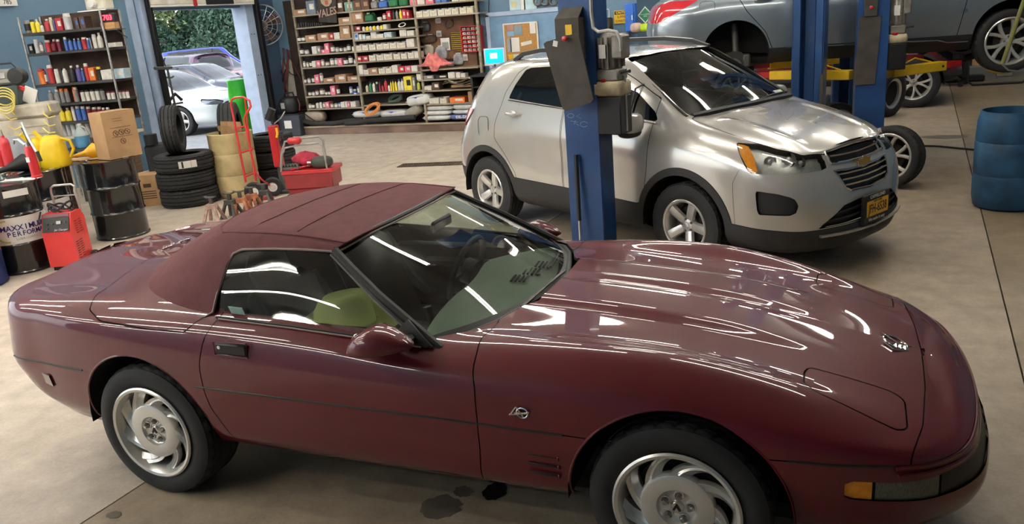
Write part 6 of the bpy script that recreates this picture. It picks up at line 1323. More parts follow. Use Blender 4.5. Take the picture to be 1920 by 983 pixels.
# ------------------------------------------------------------------ left of the shelves: fan, cables, chargers
wp = lambda u, v, y=Y1-.02: at(u, v, (0, y, 0), (0, 1, 0))
fan = thing('wall_fan', 'dusty round wall fan with wire guard by the garage door', 'fan', (0, 0, 0)); fc = wp(492, 47, Y1-.45); fr_ = .40
ax = Vector((.55, -.80, -.1)).normalized(); ux_ = Vector((0, 0, 1)).cross(ax).normalized(); uy_ = ax.cross(ux_)
cir = lambda r, o, n=32: [fc+ax*o+ux_*r*math.cos(t)+uy_*r*math.sin(t) for t in np.linspace(0, 2*PI, n, endpoint=False)]
for r, o, w_ in ((fr_, 0, .012), (fr_, -.10, .012), (fr_*.75, .045, .006), (fr_*.5, .07, .006), (fr_*.25, .08, .006)): MB().tube(cir(r, o), w_, 6, closed=True).build('guard_ring', M_steel, fan)
for k in range(16): t = 2*PI*k/16; d_ = ux_*math.cos(t)+uy_*math.sin(t); MB().tube([fc+ax*.085+d_*.06, fc+ax*.06+d_*fr_*.6, fc+d_*fr_, fc-ax*.10+d_*fr_], .004, 4).build('guard_wire', M_steel, fan)
M_fanb = mat('dusty_brown_blade', (.12, .075, .055), .7, var=.5, scale=9)
for k in range(4):
    t = 2*PI*k/4+.4; e1 = ux_*math.cos(t)+uy_*math.sin(t); e2 = ux_*-math.sin(t)+uy_*math.cos(t); b_ = MB(); b_.grid([[fc-ax*.03+e1*r+e2*s*(.06+.18*r)+ax*s*.05 for s in (-1, -.4, .2, .8)] for r in (.05, .14, .25, .35)]); b_.grid([[fc-ax*.042+e1*r+e2*s*(.06+.18*r)+ax*s*.05 for s in (-1, -.4, .2, .8)] for r in (.05, .14, .25, .35)], flip=True); b_.build('fan_blade', M_fanb, fan, 60)
MB().cyl(fc-ax*.22, fc+ax*.03, .085, n=20).build('motor', M_dsteel, fan); MB().tube([fc-ax*.2, fc-ax*.25+Vector((0, .05, -.15)), Vector((fc.x+.05, Y1-.01, fc.z-.2))], .025, 8).build('bracket', M_black, fan)
# pale board with cables, charger and battery below
a, b = wp(503, 190, Y1-.02), wp(572, 124, Y1-.02); o = MB().box(((a.x+b.x)/2, Y1-.018, (a.z+b.z)/2-.1), (b.x-a.x, .02, b.z-a.z+.5)).build('wall_board', mat('dirty_white_board', (.36, .33, .29), .7, var=.25, scale=3)); tag(o, 'dirty white board on the wall left of the shelves', 'board')
cb = thing('cable_bundle', 'black and red cables hanging on the wall left of the shelves', 'cable', (0, 0, 0)); M_dr = mat('dark_red_cable', (.10, .02, .02), .6); rr = random.Random(11)
def cab(pts, m, r=.014): MB().tube([Vector(p) for p in cr_interp(np.array([tuple(wp(u, v, Y1-.07-.02*rr.random())) for u, v in pts]), np.arange(len(pts)), np.linspace(0, len(pts)-1, len(pts)*4))], r, 6).build('cable', m, cb)
cab([(532, 90), (530, 130), (528, 165), (535, 195), (548, 208), (575, 205)], M_dr); cab([(538, 92), (540, 130), (538, 165), (545, 190), (560, 200), (576, 196)], M_dr); cab([(541, 94), (536, 140), (533, 175), (542, 210), (548, 215)], M_dr, .018); cab([(540, 100), (552, 125), (562, 145), (573, 172)], M_dr, .012); cab([(530, 90), (534, 120), (545, 138), (558, 140), (566, 130)], M_black, .010); cab([(558, 92), (560, 110), (555, 128)], M_black, .009); cab([(535, 130), (532, 150), (540, 180), (556, 205), (555, 215)], M_black, .012)
for k in range(6): c_ = (519+k, 138+k*1.5); cab([(c_[0]+12*math.cos(t)*(1-.06*k), c_[1]+9*math.sin(t)) for t in np.linspace(0, 6.2, 9)], M_black, .011)
cab([(512, 150), (514, 175), (511, 200), (509, 212)], M_black, .010); cab([(524, 210), (523, 200), (530, 198), (530, 212)], M_black, .008)
cab([(512, 168), (515, 175), (519, 183)], M_red, .014)
c = atz(545, 254); c.x += .12; bt = thing('battery_case', 'black battery box with white label on the floor left of the shelves', 'battery', (c.x, c.y+.0, 0), .06); MB().box((0, 0, .22), (.52, .34, .44), .02).build('case', mat('dark_navy_plastic', (.03, .035, .05), .5), bt); MB().box((-.02, -.172, .25), (.17, .004, .16)).build('label', M_white, bt); MB().box((0, 0, .45), (.5, .32, .02), .005).build('lid', M_black, bt)
jp = thing('jump_starter', 'black jump starter pack standing on the battery box', 'charger', (c.x-.02, c.y+.02, .461), .06); MB().box((0, 0, .17), (.36, .26, .34), .05).build('housing', M_black, jp, 50); MB().tube([(-.12, 0, .33), (-.1, 0, .42), (.1, 0, .42), (.12, 0, .33)], .02, 8).build('handle', M_black, jp); MB().box((-.1, -.132, .17), (.09, .004, .12)).build('label', M_conduit, jp)
for s_ in (-1, 1): MB().tube([(s_*.2, 0, .3), (s_*.26, -.05, .18), (s_*.24, -.06, .05)], .014, 6).build('clamp_lead', M_dr if s_ > 0 else M_black, jp)
# ------------------------------------------------------------------ right of the shelves: door, board, screen, signs
def wbox(u0, u1, v0, v1, y, d): a, b = wp(u0, v1, y), wp(u1, v0, y); return ((a.x+b.x)/2, y+d/2, (a.z+b.z)/2), (b.x-a.x, d, b.z-a.z)
a, b = wp(930, 170), wp(1062, 20); dr_ = tag(MB().box(((a.x+b.x)/2, Y1-.02, b.z/2), (b.x-a.x, .04, b.z)).build('door_1', mat('blue_door_paint', (.15, .27, .42), .5), None, 0), kind='structure')
for s_ in (-1, 1): MB().box(((a.x+b.x)/2+s_*((b.x-a.x)/2+.04), Y1-.03, b.z/2), (.08, .06, b.z+.08), .006).build('door_frame', M_lblue, dr_, 30)
MB().box(((a.x+b.x)/2, Y1-.03, b.z+.04), (b.x-a.x+.16, .06, .08), .006).build('door_frame', M_lblue, dr_, 30)
cbd = thing('cork_board', 'framed cork board with notices on the blue door', 'notice board', (0, 0, 0)); cc, dd = wbox(949, 1006, 41, 116, Y1-.075, .02); MB().box(cc, dd).build('cork', mat('cork', (.42, .22, .07), .9, var=.15, scale=60), cbd, 0)
for s_ in (-1, 1): MB().box((cc[0]+s_*dd[0]/2, cc[1], cc[2]), (.025, .035, dd[2]+.02), .004).build('frame_bar', M_white, cbd, 30); MB().box((cc[0], cc[1], cc[2]+s_*dd[2]/2), (dd[0]+.02, .035, .025), .004).build('frame_bar', M_white, cbd, 30)
for lab, u0, u1, v0, v1, m in (('blue and tan booklet', 951, 963, 46, 58, mat('red_tan_print', (.40, .20, .15), .6)), ('booklet', 951, 963, 58, 69, mat('blue_print_paper', (.20, .32, .45), .6)), ('gear-shaped card', 964, 978, 47, 66, mat('slate_print', (.20, .27, .32), .6)), ('white notice', 958, 973, 70, 98, M_white), ('card', 952, 958, 72, 98, mat('grey_print', (.3, .33, .36), .6)), ('white tag', 994, 1003, 42, 63, M_white), ('slip', 977, 997, 77, 85, M_white), ('yellow note', 954, 962, 102, 112, M_yel), ('white note', 963, 974, 101, 110, M_white)):
    c_, d_ = wbox(u0, u1, v0, v1, Y1-.083, .006); MB().box(c_, d_, 0, rotm(0, .0 if lab != 'slip' else -.15, 0)).build('pinned_notice', m, cbd, 0)
# computer screen on a black cart
cy = 10.55; sc = thing('monitor', 'computer monitor showing a bright blue screen on the black cart', 'monitor', (0, 0, 0)); c_, d_ = wbox(909, 945, 89, 124, cy, .04); M_scr2 = mat('lit_blue_screen', (.0, .30, .85), .3, emit=1.6, ecol=(.0, .30, .90), var=.25, scale=1.2); MB().box(c_, d_, .006).build('bezel', M_white, sc); MB().box((c_[0], cy-.002, c_[2]+.01), (d_[0]*.86, .004, d_[2]*.80)).build('screen', M_scr2, sc, 0); MB().box((c_[0]-.01, cy-.006, c_[2]+.02), (d_[0]*.34, .004, d_[2]*.32)).build('screen_window', mat('lit_white_window', (.8, .85, 1), .3, emit=.9, ecol=(.75, .8, 1)), sc, 0)
zt = c_[2]-d_[2]/2; MB().cyl((c_[0], cy+.02, zt-.12), (c_[0], cy+.02, zt+.02), .03, n=12).build('stand', M_black, sc); MB().box((c_[0], cy, zt-.125), (.3, .2, .015), .004).build('foot', M_black, sc)
ct = thing('computer_cart', 'tall black plastic cart under the blue monitor', 'cart', (c_[0]-.1, cy, 0)); zc_ = zt-.133
MB().box((0, 0, zc_-.02), (.62, .5, .04), .01).build('cart_top', M_black, ct); MB().box((0, .23, zc_/2+.05), (.6, .03, zc_-.1), .01).build('back_panel', M_black, ct)
for s_ in (-1, 1): MB().box((s_*.29, 0, zc_/2+.03), (.04, .48, zc_-.06), .01).build('side_panel', M_black, ct)
for zq in (.12, .5, .85): MB().box((0, 0, zq), (.58, .46, .03), .006).build('shelf', M_black, ct)
for sx_ in (-1, 1):
    for sy in (-1, 1): MB().lathe([(0, -.015), (.03, -.015), (.032, 0), (.03, .015), (0, .015)], 12, 'y', (sx_*.26, sy*.2, .032)).build('caster', M_black, ct)
# wall signs
def sign(name, label, u0, u1, v0, v1, m, y=Y1-.03): c_, d_ = wbox(u0, u1, v0, v1, y, .012); t_ = thing(name, label, 'sign', (c_[0], y, c_[2])); MB().box((0, .006, 0), d_, .002).build('plate', m, t_, 30); return t_, d_[0], d_[2]
t_, w_, h_ = sign('shop_sign', 'white sign with red diamond reading BRAKE & SERVICE CENTER', 1018, 1052, 17, 48, M_white); 
MB().prism([(-w_*.48, -.002, 0), (0, -.002, -h_*.36), (w_*.48, -.002, 0), (0, -.002, h_*.36)], (0, .003, 0)).build('red_diamond', M_red, t_, 0); MB().prism([(-w_*.25, -.004, h_*.17), (w_*.25, -.004, h_*.17), (0, -.004, h_*.36)], (0, .003, 0)).build('black_peak', M_black, t_, 0)
text('lettering', 'BRAKE & SERVICE', w_*.115, M_white, t_, (0, -.006, h_*.04), (PI/2, 0, 0), .001); text('lettering', 'CENTER', w_*.10, M_white, t_, (0, -.006, -h_*.10), (PI/2, 0, 0), .001)
t_, w_, h_ = sign('caution_sign', 'yellow sign reading CAUTION SLIPPERY CONDITIONS on the blue wall', 1152, 1183, 18, 45, M_yel)
MB().box((0, -.002, h_*.33), (w_*.94, .003, h_*.26)).build('black_header', M_black, t_, 0); text('lettering', 'CAUTION', h_*.24, M_yel, t_, (0, -.005, h_*.33), (PI/2, 0, 0), .001, .002)
text('lettering', 'SLIPPERY', h_*.25, M_black, t_, (0, -.003, .0), (PI/2, 0, 0), .001, 0, 0, .9); text('lettering', 'CONDITIONS', h_*.25, M_black, t_, (0, -.003, -h_*.30), (PI/2, 0, 0), .001, 0, 0, .75)
c_ = wp(1210, 28); r_ = (wp(1224, 28)-c_).length; t_ = thing('gas_placard', 'green diamond placard reading NON-FLAMMABLE GAS on the blue wall', 'sign', (c_.x, Y1-.03, c_.z)); MB().prism([(-r_, 0, 0), (0, 0, -r_*1.1), (r_, 0, 0), (0, 0, r_*1.1)], (0, .008, 0)).build('border', M_white, t_, 0); MB().prism([(-r_*.84, -.003, 0), (0, -.003, -r_*.92), (r_*.84, -.003, 0), (0, -.003, r_*.92)], (0, .003, 0)).build('green_field', mat('sign_green', (.02, .20, .10), .5), t_, 0)
text('lettering', 'NON-FLAMMABLE', r_*.18, M_white, t_, (0, -.005, r_*.08), (PI/2, 0, 0), .001); text('lettering', 'GAS', r_*.26, M_white, t_, (0, -.005, -r_*.16), (PI/2, 0, 0), .001)
t_, w_, h_ = sign('wall_paper', 'white sheet taped to the wall under the shop sign', 1021, 1050, 63, 80, M_white)
t_, w_, h_ = sign('wall_poster', 'pale blue window card high on the wall above the door', 983, 1005, -4, 19, mat('pale_blue_card', (.45, .62, .68), .5)); t_, w_, h_ = sign('wall_poster', 'pale blue card with yellow note left of the high window card', 956, 976, -4, 20, mat('pale_blue_card')); MB().box((-w_*.1, -.004, 0), (w_*.45, .006, h_*.5)).build('sticky_note', mat('pale_yellow_note', (.6, .55, .3), .7), t_)
t_, w_, h_ = sign('name_strip', 'white strip standing between the two blue window cards', 977, 984, -2, 20, M_white)
for k, u in enumerate((1009, 1022, 1038)): c_ = wp(u, 2); o = MB().lathe([(.05, -.02), (.075, -.03), (.09, -.02), (.09, 0), (.05, 0)], 20, 'y', (0, 0, 0), close=True).build('hub_ring', M_dsteel, None, 40, (c_.x, Y1-.03, c_.z)); tag(o, 'dark metal ring, %s from the left of three high on the wall' % ordn(k), 'ring', 'metal rings high on the wall')
o = MB().tube([wp(917, -10, Y1-.03), wp(916, 30, Y1-.03), wp(911, 68, Y1-.03)], .006, 6).build('hanging_cable', M_black); tag(o, 'thin black cord hanging on the wall right of the shelves', 'cord')
c_, d_ = wbox(920, 928, 32, 60, Y1-.03, .012); o = MB().ell((0, 0, 0), (d_[0]/2, .012, d_[2]/2), 16, 8).build('wall_plaque', M_dsteel, None, 60, c_); tag(o, 'dark oval plaque on the wall left of the blue door', 'plaque')
bp_ = thing('blue_locker', 'bright blue narrow cabinet high on the back wall beside the caution sign', 'cabinet', (0, 0, 0)); c_, d_ = wbox(1173, 1190, 6, 60, Y1-.20, .18); MB().box(c_, d_, .006).build('cabinet_body', mat('bright_blue_paint', (.02, .13, .55), .4), bp_); MB().box((c_[0]-d_[0]*.05, c_[1]-.115, c_[2]), (d_[0]*.8, .012, d_[2]*.95), .003).build('cabinet_door', mat('bright_blue_paint'), bp_); MB().box((c_[0]+d_[0]*.25, c_[1]-.125, c_[2]), (.02, .015, .08)).build('cabinet_handle', M_steel, bp_)
# bench under the signs with odds and ends
bz = wp(1205, 60, 10.9).z; bn_ = thing('side_bench', 'white topped bench along the back wall under the green placard', 'bench', (0, 0, 0)); xa, xb = wp(1125, 60, 10.9).x, XB-.15; MB().box(((xa+xb)/2, 11.0, bz-.03), (xb-xa, .55, .06), .006).build('bench_top', M_white, bn_)
for x in (xa+.06, xb-.06):
    for y in (10.78, 11.22): MB().box((x, y, (bz-.06)/2), (.06, .06, bz-.06)).build('leg', M_dsteel, bn_)
c_ = wp(1211, 50, 10.95); o = MB().ell((0, 0, 0), (.13, .10, .07), 14, 9, None, .8).build('work_glove', mat('lime_green_cloth', (.38, .55, .03), .8, var=.3), None, 60, (c_.x, 10.95, bz+.07)); tag(o, 'lime green work gloves lying on the bench under the placard', 'glove')
c_ = wp(1193, 52, 10.95); o = MB().ell((0, 0, 0), (.10, .12, .08), 14, 9, None, .7).build('rag_heap', mat('pinkish_rag', (.45, .33, .29), .9, var=.2), None, 60, (c_.x, 10.95, bz+.08)); tag(o, 'pale rag heap on the bench beside the lime gloves', 'rag')
c_ = wp(1137, 47, 11.0); lk = thing('black_dispenser', 'black box with a handle on the back bench behind the power unit', 'box', (c_.x, 11.0, bz)); MB().box((0, 0, .14), (.2, .2, .28), .02).build('case', M_black, lk); MB().tube([(-.06, 0, .28), (-.06, 0, .42), (.06, 0, .42), (.06, 0, .28)], .015, 8).build('hasp', M_steel, lk)
# ================================================================== garage door opening on the left wall
lw = lambda u, v, x=X0+.02: at(u, v, (x, 0, 0), (1, 0, 0))
jR = MB().box((X0-.05, DY1+.06, DZ/2+.1), (.34, .24, DZ+.2), .006).build('door_jamb', M_lblue, wl, 30)
for k in range(6): MB().cyl((X0+.118, DY1-.0+.09*(k % 2), .5+.8*(k//2)), (X0+.128, DY1-.0+.09*(k % 2), .5+.8*(k//2)), .012, n=8).build('jamb_bolt', M_dsteel, jR)
MB().box((X0-.05, DY0-.05, DZ/2+.1), (.34, .16, DZ+.2), .006).build('door_jamb', M_lblue, wl, 30)
for y in (DY0-.0, DY1+.24): MB().box((X0+.17, y, 1.7), (.07, .11, 3.4), .01).build('door_track', mat('black_track', (.012, .011, .011), .5, .4), wl, 30)
for z in (.9, 1.5, 2.1): MB().tube([(X0+.18, DY0+.05, z), (X0+.2, DY0+.16, z-.02), (X0+.2, DY0+.22, z)], .016, 6).build('track_roller', M_dsteel, wl)
MB().tube([(X0+.16, DY0-.03, 1.05), (X0+.2, DY0+.18, 1.2), (X0+.2, DY0+.30, 1.08)], .03, 6).build('track_bracket', M_black, wl)
gd = thing('garage_door', 'white sectional garage door rolled up over the opening', 'garage door', (X0+.26, (DY0+DY1)/2, 0)); zb_ = lw(370, 9, X0+.15).z
for k in range(3): MB().box((0, 0, zb_+.25+.5*k), (.05, DY1-DY0+.1, .48), .006).build('door_section', mat('dirty_white_door', (.62, .58, .52), .6, var=.15), gd, 30)
MB().box((.0, 0, zb_-.01), (.05, DY1-DY0+.1, .035), .008).build('bottom_seal', M_white, gd, 30); MB().box((.03, .35, zb_+.06), (.02, .75, .14), .01).build('black_cover', M_black, gd); MB().box((.03, -.30, zb_+.04), (.02, .10, .14), .01).build('red_handle', M_red, gd)
o = MB().tube([lw(276, -20, X0+.35), lw(290, 70, X0+.35), lw(312, 128, X0+.35)], .008, 6).build('pull_rope', M_black); tag(o, 'thin black pull rope hanging beside the garage door track', 'rope')
po = thing('prop_rod', 'dark steel rod standing beside the garage door track', 'rod', (0, 0, 0)); a_ = lw(314, 130, X0+.42); b_ = lw(338, 245, X0+.42); d_ = (b_-a_); f_ = a_+d_*(-a_.z/d_.z)
MB().tube([f_, a_], .02, 8).build('rod', M_dsteel, po); MB().tube([a_+Vector((0, -.28, .04)), a_+Vector((0, .1, .02))], .025, 6).build('cross_grip', M_dsteel, po); c_ = lw(333, 194, X0+.42); MB().box(c_, (.04, .22, .03)).build('clip', M_dsteel, po)
# boards and trim on the blue wall
for y, w_, m in ((7.50, .16, M_lblue), (6.95, .5, mat('grey_blue_panel', (.10, .19, .28), .55)), (4.1, .12, M_lblue), (4.75, .1, M_lblue), (2.9, .14, M_lblue)): MB().box((X0+.012, y, 1.9), (.03, w_, 3.8), .004).build('wall_batten', m, wl, 30)
wdw = tag(MB().box((X0+.01, 3.35, 1.9), (.03, 1.0, 1.4)).build('window_1', mat('dark_window', (.02, .022, .025), .1), None, 0), kind='structure')
for s_ in (-1, 1): MB().box((X0+.02, 3.35+s_*.5, 1.9), (.06, .10, 1.5), .005).build('window_frame', M_brown, wdw, 30); MB().box((X0+.02, 3.35, 1.9+s_*.72), (.06, 1.1, .08), .005).build('window_frame', M_lblue, wdw, 30)
# brown door leaf edge beside the shelf
o = tag(MB().box((X0+.03, 6.55, 1.05), (.06, .95, 2.1), .01).build('door_2', M_brown, None, 30), kind='structure'); MB().lathe([(0, .0), (.03, .005), (.035, .03), (.015, .04), (.015, .07)], 14, 'x', (X0+.06, 6.2, 1.0)).build('door_knob', M_steel, o)
# ------------------------------------------------------------------ chrome shelf of spray cans
SP = Vector(CAM_POS)+(AX_D+AX_R*((140-960)/CAM_F)-AX_U*((110-491.5)/CAM_F))*11.0; SR = rad(13)
fS = Frame((SP.x, SP.y, 0), SR); SYD = .42
sh = thing('wire_shelf', 'chrome-posted dark shelf unit of spray cans along the left wall', 'shelving', (SP.x, SP.y, 0), SR)
lb = {}; M_dsh = mat('dark_grey_shelf', (.06, .058, .055), .5, .4, var=.2)
xl, xr = fS.px(52, 110, 0).x, fS.px(206, 110, 0).x
for k_, (u0, v0, u1, v1) in {'1': (40, 63, 183, 51.5), '2': (50, 101, 217, 88.6), '3': (70, 159.5, 230, 148), '4': (98, 195, 239, 185), '5': (104, 230, 242, 221), '6': (102, 259, 190, 251)}.items():
    a, b = fS.px(u0, v0, 0), fS.px(u1, v1, 0); z = (a.z+b.z)/2; MB().box(((xl+xr)/2, SYD/2, z-.018), (xr-xl, SYD, .036), .004).build('shelf_board', M_dsh if k_ != '6' else M_cream, sh, 30); lb[k_] = z
ztop = fS.px(190, 18, 0).z
M_chp = mat('scuffed_chrome', (.45, .44, .42), .35, .9, var=.25, scale=20)
for x in (xl, xr):
    for y in (0, SYD): MB().cyl((x, y, 0), (x, y, ztop), .016, n=10).build('post', M_chp, sh)
MB().box(((xl+xr)/2, SYD+.02, (lb['5']+lb['1'])/2+.1), (xr-xl, .012, lb['1']-lb['5']+.25)).build('backing', mat('dark_brown_hardboard', (.075, .045, .032), .8, var=.3), sh, 0)
SNL = {'1': 'top shelf of the can unit', '2': 'second shelf of the can unit', '3': 'third shelf of the can unit', '4': 'fourth shelf of the can unit', '5': 'fifth shelf of the can unit', '6': 'lowest cream shelf of the can unit'}
LG = {'1': 'fgk:38,50,24;ayk:51,59,24;oyw:60,68,24;ow:69,75,15;ors:76,87,23;acw:88,94,25;ov:95,99,24;br:100,112,23;asw:112,126,30;bnu:136,143,21;bnu:145,155,22',
 '2': 'bk:48,57,18;asw:58,67,25;fg:68,75,20;arw:78,88,22;jm:90,99,23;am:101,108,22;auw:115,121,25;ou:122,130,22;ouw:132,138,21;ous:139,146,21;arw:147,157,22;au:158,163,20;agu:164,167,20;aws:168,176,26;oww:177,186,28;bw:197,212,8',
 '3': 'aor:65,78,28;fm:79,83,24;ar:84,95,34;aww:97,106,26;ok:108,114,26;owk:112,121,30;okw:124,135,30;ovw:137,147,30;ouw:148,153,24;arw:154,162,32;bo:163,174,24;aky:176,184,24;bw:185,206,18;baw:208,229,18',
 '4': 'ogw:84,94,24;jg:96,104,26;agw:98,106,25;ago:107,115,25;ago:116,124,25;aoo:131,141,27;agw:132,141,26;awk:145,153,20;awk:154,162,20;awk:163,172,20;awk:173,181,20;agk:182,190,20;awm:194,201,14;awm:202,209,14;awm:216,222,14;awm:223,229,14;awm:230,236,14',
 '5': 'oyw:105,115,24;oyw:116,127,24;aw:130,136,26;auw:137,146,26;au:147,156,25;amw:157,166,24;am:167,177,22;am:178,186,22;am:187,193,20;am:194,201,20',
 '6': 'asg:107,117,25;asg:119,126,25;asw:127,136,25;asg:137,145,25;asg:146,154,25;asw:155,163,25;asg:164,172,25;asw:173,182,25'}
for k_, spec in LG.items():
    z = lb[k_]
    def xof(u0, u1, h, z=z):
        def onz(u):
            lo, hi = -80, 500
            for _ in range(30):
                m = (lo+hi)/2
                if fS.px(u, m, .03).z > z: lo = m
                else: hi = m
            return (lo+hi)/2
        v = onz((u0+u1)/2); f = lambda u: fS.M @ Vector((fS.px(u, v, .0).x, .04, z)); return f(u0), f(u1), (fS.px(u0, v-h, .03)-fS.px(u0, v, .03)).length*1.02
    stock(spec, 0, 0, z+.0005, xof, SNL[k_], 'stock on the '+SNL[k_], .16)
# red-digit clock on a wood block, lamp head, radio
c = fS.px(199, 34, .02); a, b = fS.px(185, 43, .02), fS.px(213, 24, .02); ck = thing('digital_clock', 'black digital clock with red digits reading 703', 'clock', (fS.M @ Vector((c.x, .02, a.z))).to_tuple(), SR); MB().box((0, .03, (b.z-a.z)/2), (b.x-a.x, .06, b.z-a.z), .008).build('case', M_black, ck); text('red_digits', '703', (b.z-a.z)*.85, mat('red_led', (1, .05, .08), .4, emit=4, ecol=(1, .03, .06)), ck, (.02, -.003, (b.z-a.z)/2), (PI/2, 0, 0), .001, .002)
a2 = fS.px(190, 56, .02); o = MB().box((0, .05, (a.z-a2.z)/2-.001), ((b.x-a.x)*.85, .1, a.z-a2.z-.004), .003).build('wood_block', mat('pale_wood', (.45, .25, .10), .6, var=.2, stretch=(1, 6, 6)), None, 30, (fS.M @ Vector((c.x, .02, a2.z))).to_tuple(), (0, 0, SR)); tag(o, 'pale wood block under the digital clock', 'wood block')
bk_ = thing('clock_bracket', 'small steel bracket shelf carrying the wood block and clock', 'bracket', (fS.M @ Vector((c.x, .02, a2.z))).to_tuple(), SR); MB().box((0, .10, -.008), ((b.x-a.x), .2, .012)).build('plate', M_dsteel, bk_); MB().tube([(0, .16, -.01), (0, SYD-.05, -.12)], .01, 6).build('stay', M_dsteel, bk_)
c = fS.px(185, 12, .2); wl_ = thing('cream_fixture', 'cream metal fixture on top of the spray can shelf', 'fixture', (fS.M @ Vector((c.x, .2, ztop))).to_tuple(), SR); MB().box((.02, 0, .09), (.30, .2, .17), .02).build('housing', M_cream, wl_); MB().lathe([(0, 0), (.05, .01), (.06, .06), (.04, .09), (0, .1)], 16, 'y', (0, -.18, .09)).build('lens', M_white, wl_); MB().box((0, -.02, .0), (.42, .3, .012)).build('base', M_steel, wl_)
# ------------------------------------------------------------------ cream parts washer with coiled yellow hose, radio on a green case
c = atz(48, 300, .55); wq_ = (-9.0, 3.30); WR_ = rad(30)
fW = Frame((wq_[0], wq_[1], 0), WR_); wz = fW.px(50, 196, -.2); wa, wb_ = fW.px(-30, 240, -.2).x, fW.px(97, 240, -.2).x
pw = thing('parts_washer', 'grimy cream plastic parts washer with ribbed front', 'parts washer', (wq_[0], wq_[1], 0), WR_); wt = wz.z
MB().box(((wa+wb_)/2, 0, (wt-.16)/2+.0), (wb_-wa-.06, .4, wt-.16), .02).build('tank', mat('grimy_cream', (.46, .42, .34), .6, var=.3, scale=4), pw); MB().box(((wa+wb_)/2, 0, wt-.08), (wb_-wa, .44, .16), .03).build('rim', mat('grimy_cream'), pw)
MB().box(((wa+wb_)/2-.1, -.205, wt*.5-.05), ((wb_-wa)*.5, .012, wt*.6), .004).build('grey_panel', mat('grey_blue_panel2', (.30, .33, .37), .5, var=.15), pw)
for k in range(5): MB().box(((wa+wb_)/2+.18, -.203, wt-.25-.09*k), ((wb_-wa)*.45, .012, .02), .004).build('front_rib', mat('grimy_cream'), pw)
coilm = mat('yellow_coil_hose', (.62, .52, .12), .5); ch = thing('coil_hose', 'pale yellow coiled air hose draped over the parts washer', 'hose', (wq_[0], wq_[1], 0), WR_)
for k in range(4): cc = fW.px(8+1.5*k, 181+5*k, -.24); MB().tube([(cc.x+.11*math.cos(t), -.24-.02*k, cc.z+.10*math.sin(t)) for t in np.linspace(0, 2*PI, 20, endpoint=False)], .008, 6, closed=True).build('hose_turn', coilm, ch)
for (ua, va, ub, vb) in ((20, 197, 28, 215), (8, 216, 32, 222), (15, 237, 42, 238), (26, 250, 46, 246), (80, 212, 103, 218), (82, 228, 104, 234), (80, 240, 104, 248), (84, 254, 108, 262), (90, 195, 100, 209)):
    a, b = fW.px(ua, va, -.235), fW.px(ub, vb, -.235); MB().tube([a, (a+b)/2+Vector((0, -.02, -.035)), b], .008, 6).build('hose_turn', coilm, ch)
gc = thing('green_case', 'dark green toolbox standing on the parts washer', 'toolbox', (fW.M @ Vector((fW.px(12, 190, 0).x, 0, wt))).to_tuple(), WR_); hh = fW.px(12, 153, 0).z-fW.px(12, 190, 0).z; MB().box((0, 0, hh/2), (.42, .3, hh), .015).build('case', mat('dark_green_metal', (.05, .07, .065), .5), gc); MB().tube([(-.1, 0, hh), (-.08, 0, hh+.001), (.08, 0, hh+.001), (.1, 0, hh)], .008, 6).build('handle', M_dsteel, gc)
rd_ = thing('radio', 'grey portable radio with speaker on the dark green toolbox', 'radio', (fW.M @ Vector((fW.px(10, 153, 0).x, -.02, wt+hh+.009))).to_tuple(), WR_); MB().box((-.05, 0, .09), (.36, .16, .18), .03).build('case', mat('grey_plastic', (.22, .22, .20), .4), rd_); MB().lathe([(0, -.09), (.085, -.085), (.095, -.06), (.095, .06)], 24, 'y', (.16, 0, .09)).build('speaker', M_trim, rd_); MB().box((-.06, -.085, .11), (.24, .012, .07), .006).build('dial_panel', M_conduit, rd_); MB().tube([(-.2, .05, .18), (-.15, .05, .24), (.1, .05, .24), (.14, .05, .18)], .01, 6).build('handle', M_black, rd_)
cl_ = thing('clipboard', 'white clipboard with a red clip leaning on the parts washer', 'clipboard', (fW.M @ Vector((fW.px(58, 192, -.1).x, -.08, wt+.003))).to_tuple(), WR_); MB().box((0, 0, .09), (.14, .01, .2), 0, rotm(.25, .5, 0)).build('sheet', M_white, cl_); MB().box((-.06, -.01, .18), (.07, .02, .05), .006, rotm(.25, .5, 0)).build('clip', M_red, cl_)
# ------------------------------------------------------------------ oil drums
M_drum = mat('gloss_black_drum', (.008, .008, .009), .22, coat=.6, var=.1)
def drum_prof(R=.2875, H=.88): return [(0, .012), (R-.02, .012), (R-.012, 0), (R, .004), (R, .02), (R-.008, .03), (R-.008, H*.31), (R-.002, H*.325), (R+.004, H*.335), (R-.002, H*.345), (R-.008, H*.36), (R-.008, H*.64), (R-.002, H*.655), (R+.004, H*.665), (R-.002, H*.675), (R-.008, H*.69), (R-.008, H-.03), (R, H-.018), (R, H-.004), (R-.01, H), (R-.018, H-.014), (0, H-.014)]
def drum(label, x, y, m=M_drum, band=None):
    t = thing('oil_drum', label, 'drum', (x, y, 0)); b = MB().lathe(drum_prof(), 48).build('shell', m, t, 35); MB().lathe([(0, 0), (.03, 0), (.032, .008), (.02, .014), (0, .014)], 14, 'z', (.15, .12, .866)).build('bung', M_steel, t); MB().lathe([(0, 0), (.02, 0), (.021, .008), (0, .012)], 12, 'z', (-.17, -.1, .866)).build('bung', M_steel, t)
    if band: MB().lathe([(.2815, band[0]), (.283, band[0]), (.283, band[1]), (.2815, band[1])], 48, cap=False).build('label_band', M_white, t, 35)
    return t
D2 = (-7.155, 3.308); D1 = (-7.16, 2.06); D3 = (-7.55, 2.68)
d2 = drum('plain gloss black oil drum carrying the brown carton', *D2); d1 = drum('black oil drum with white label band reading MAXXIMUM PERFORMANCE', *D1, band=(.30, .58)); d3 = drum('black oil drum with white band behind the red battery charger', *D3, band=(.30, .58))
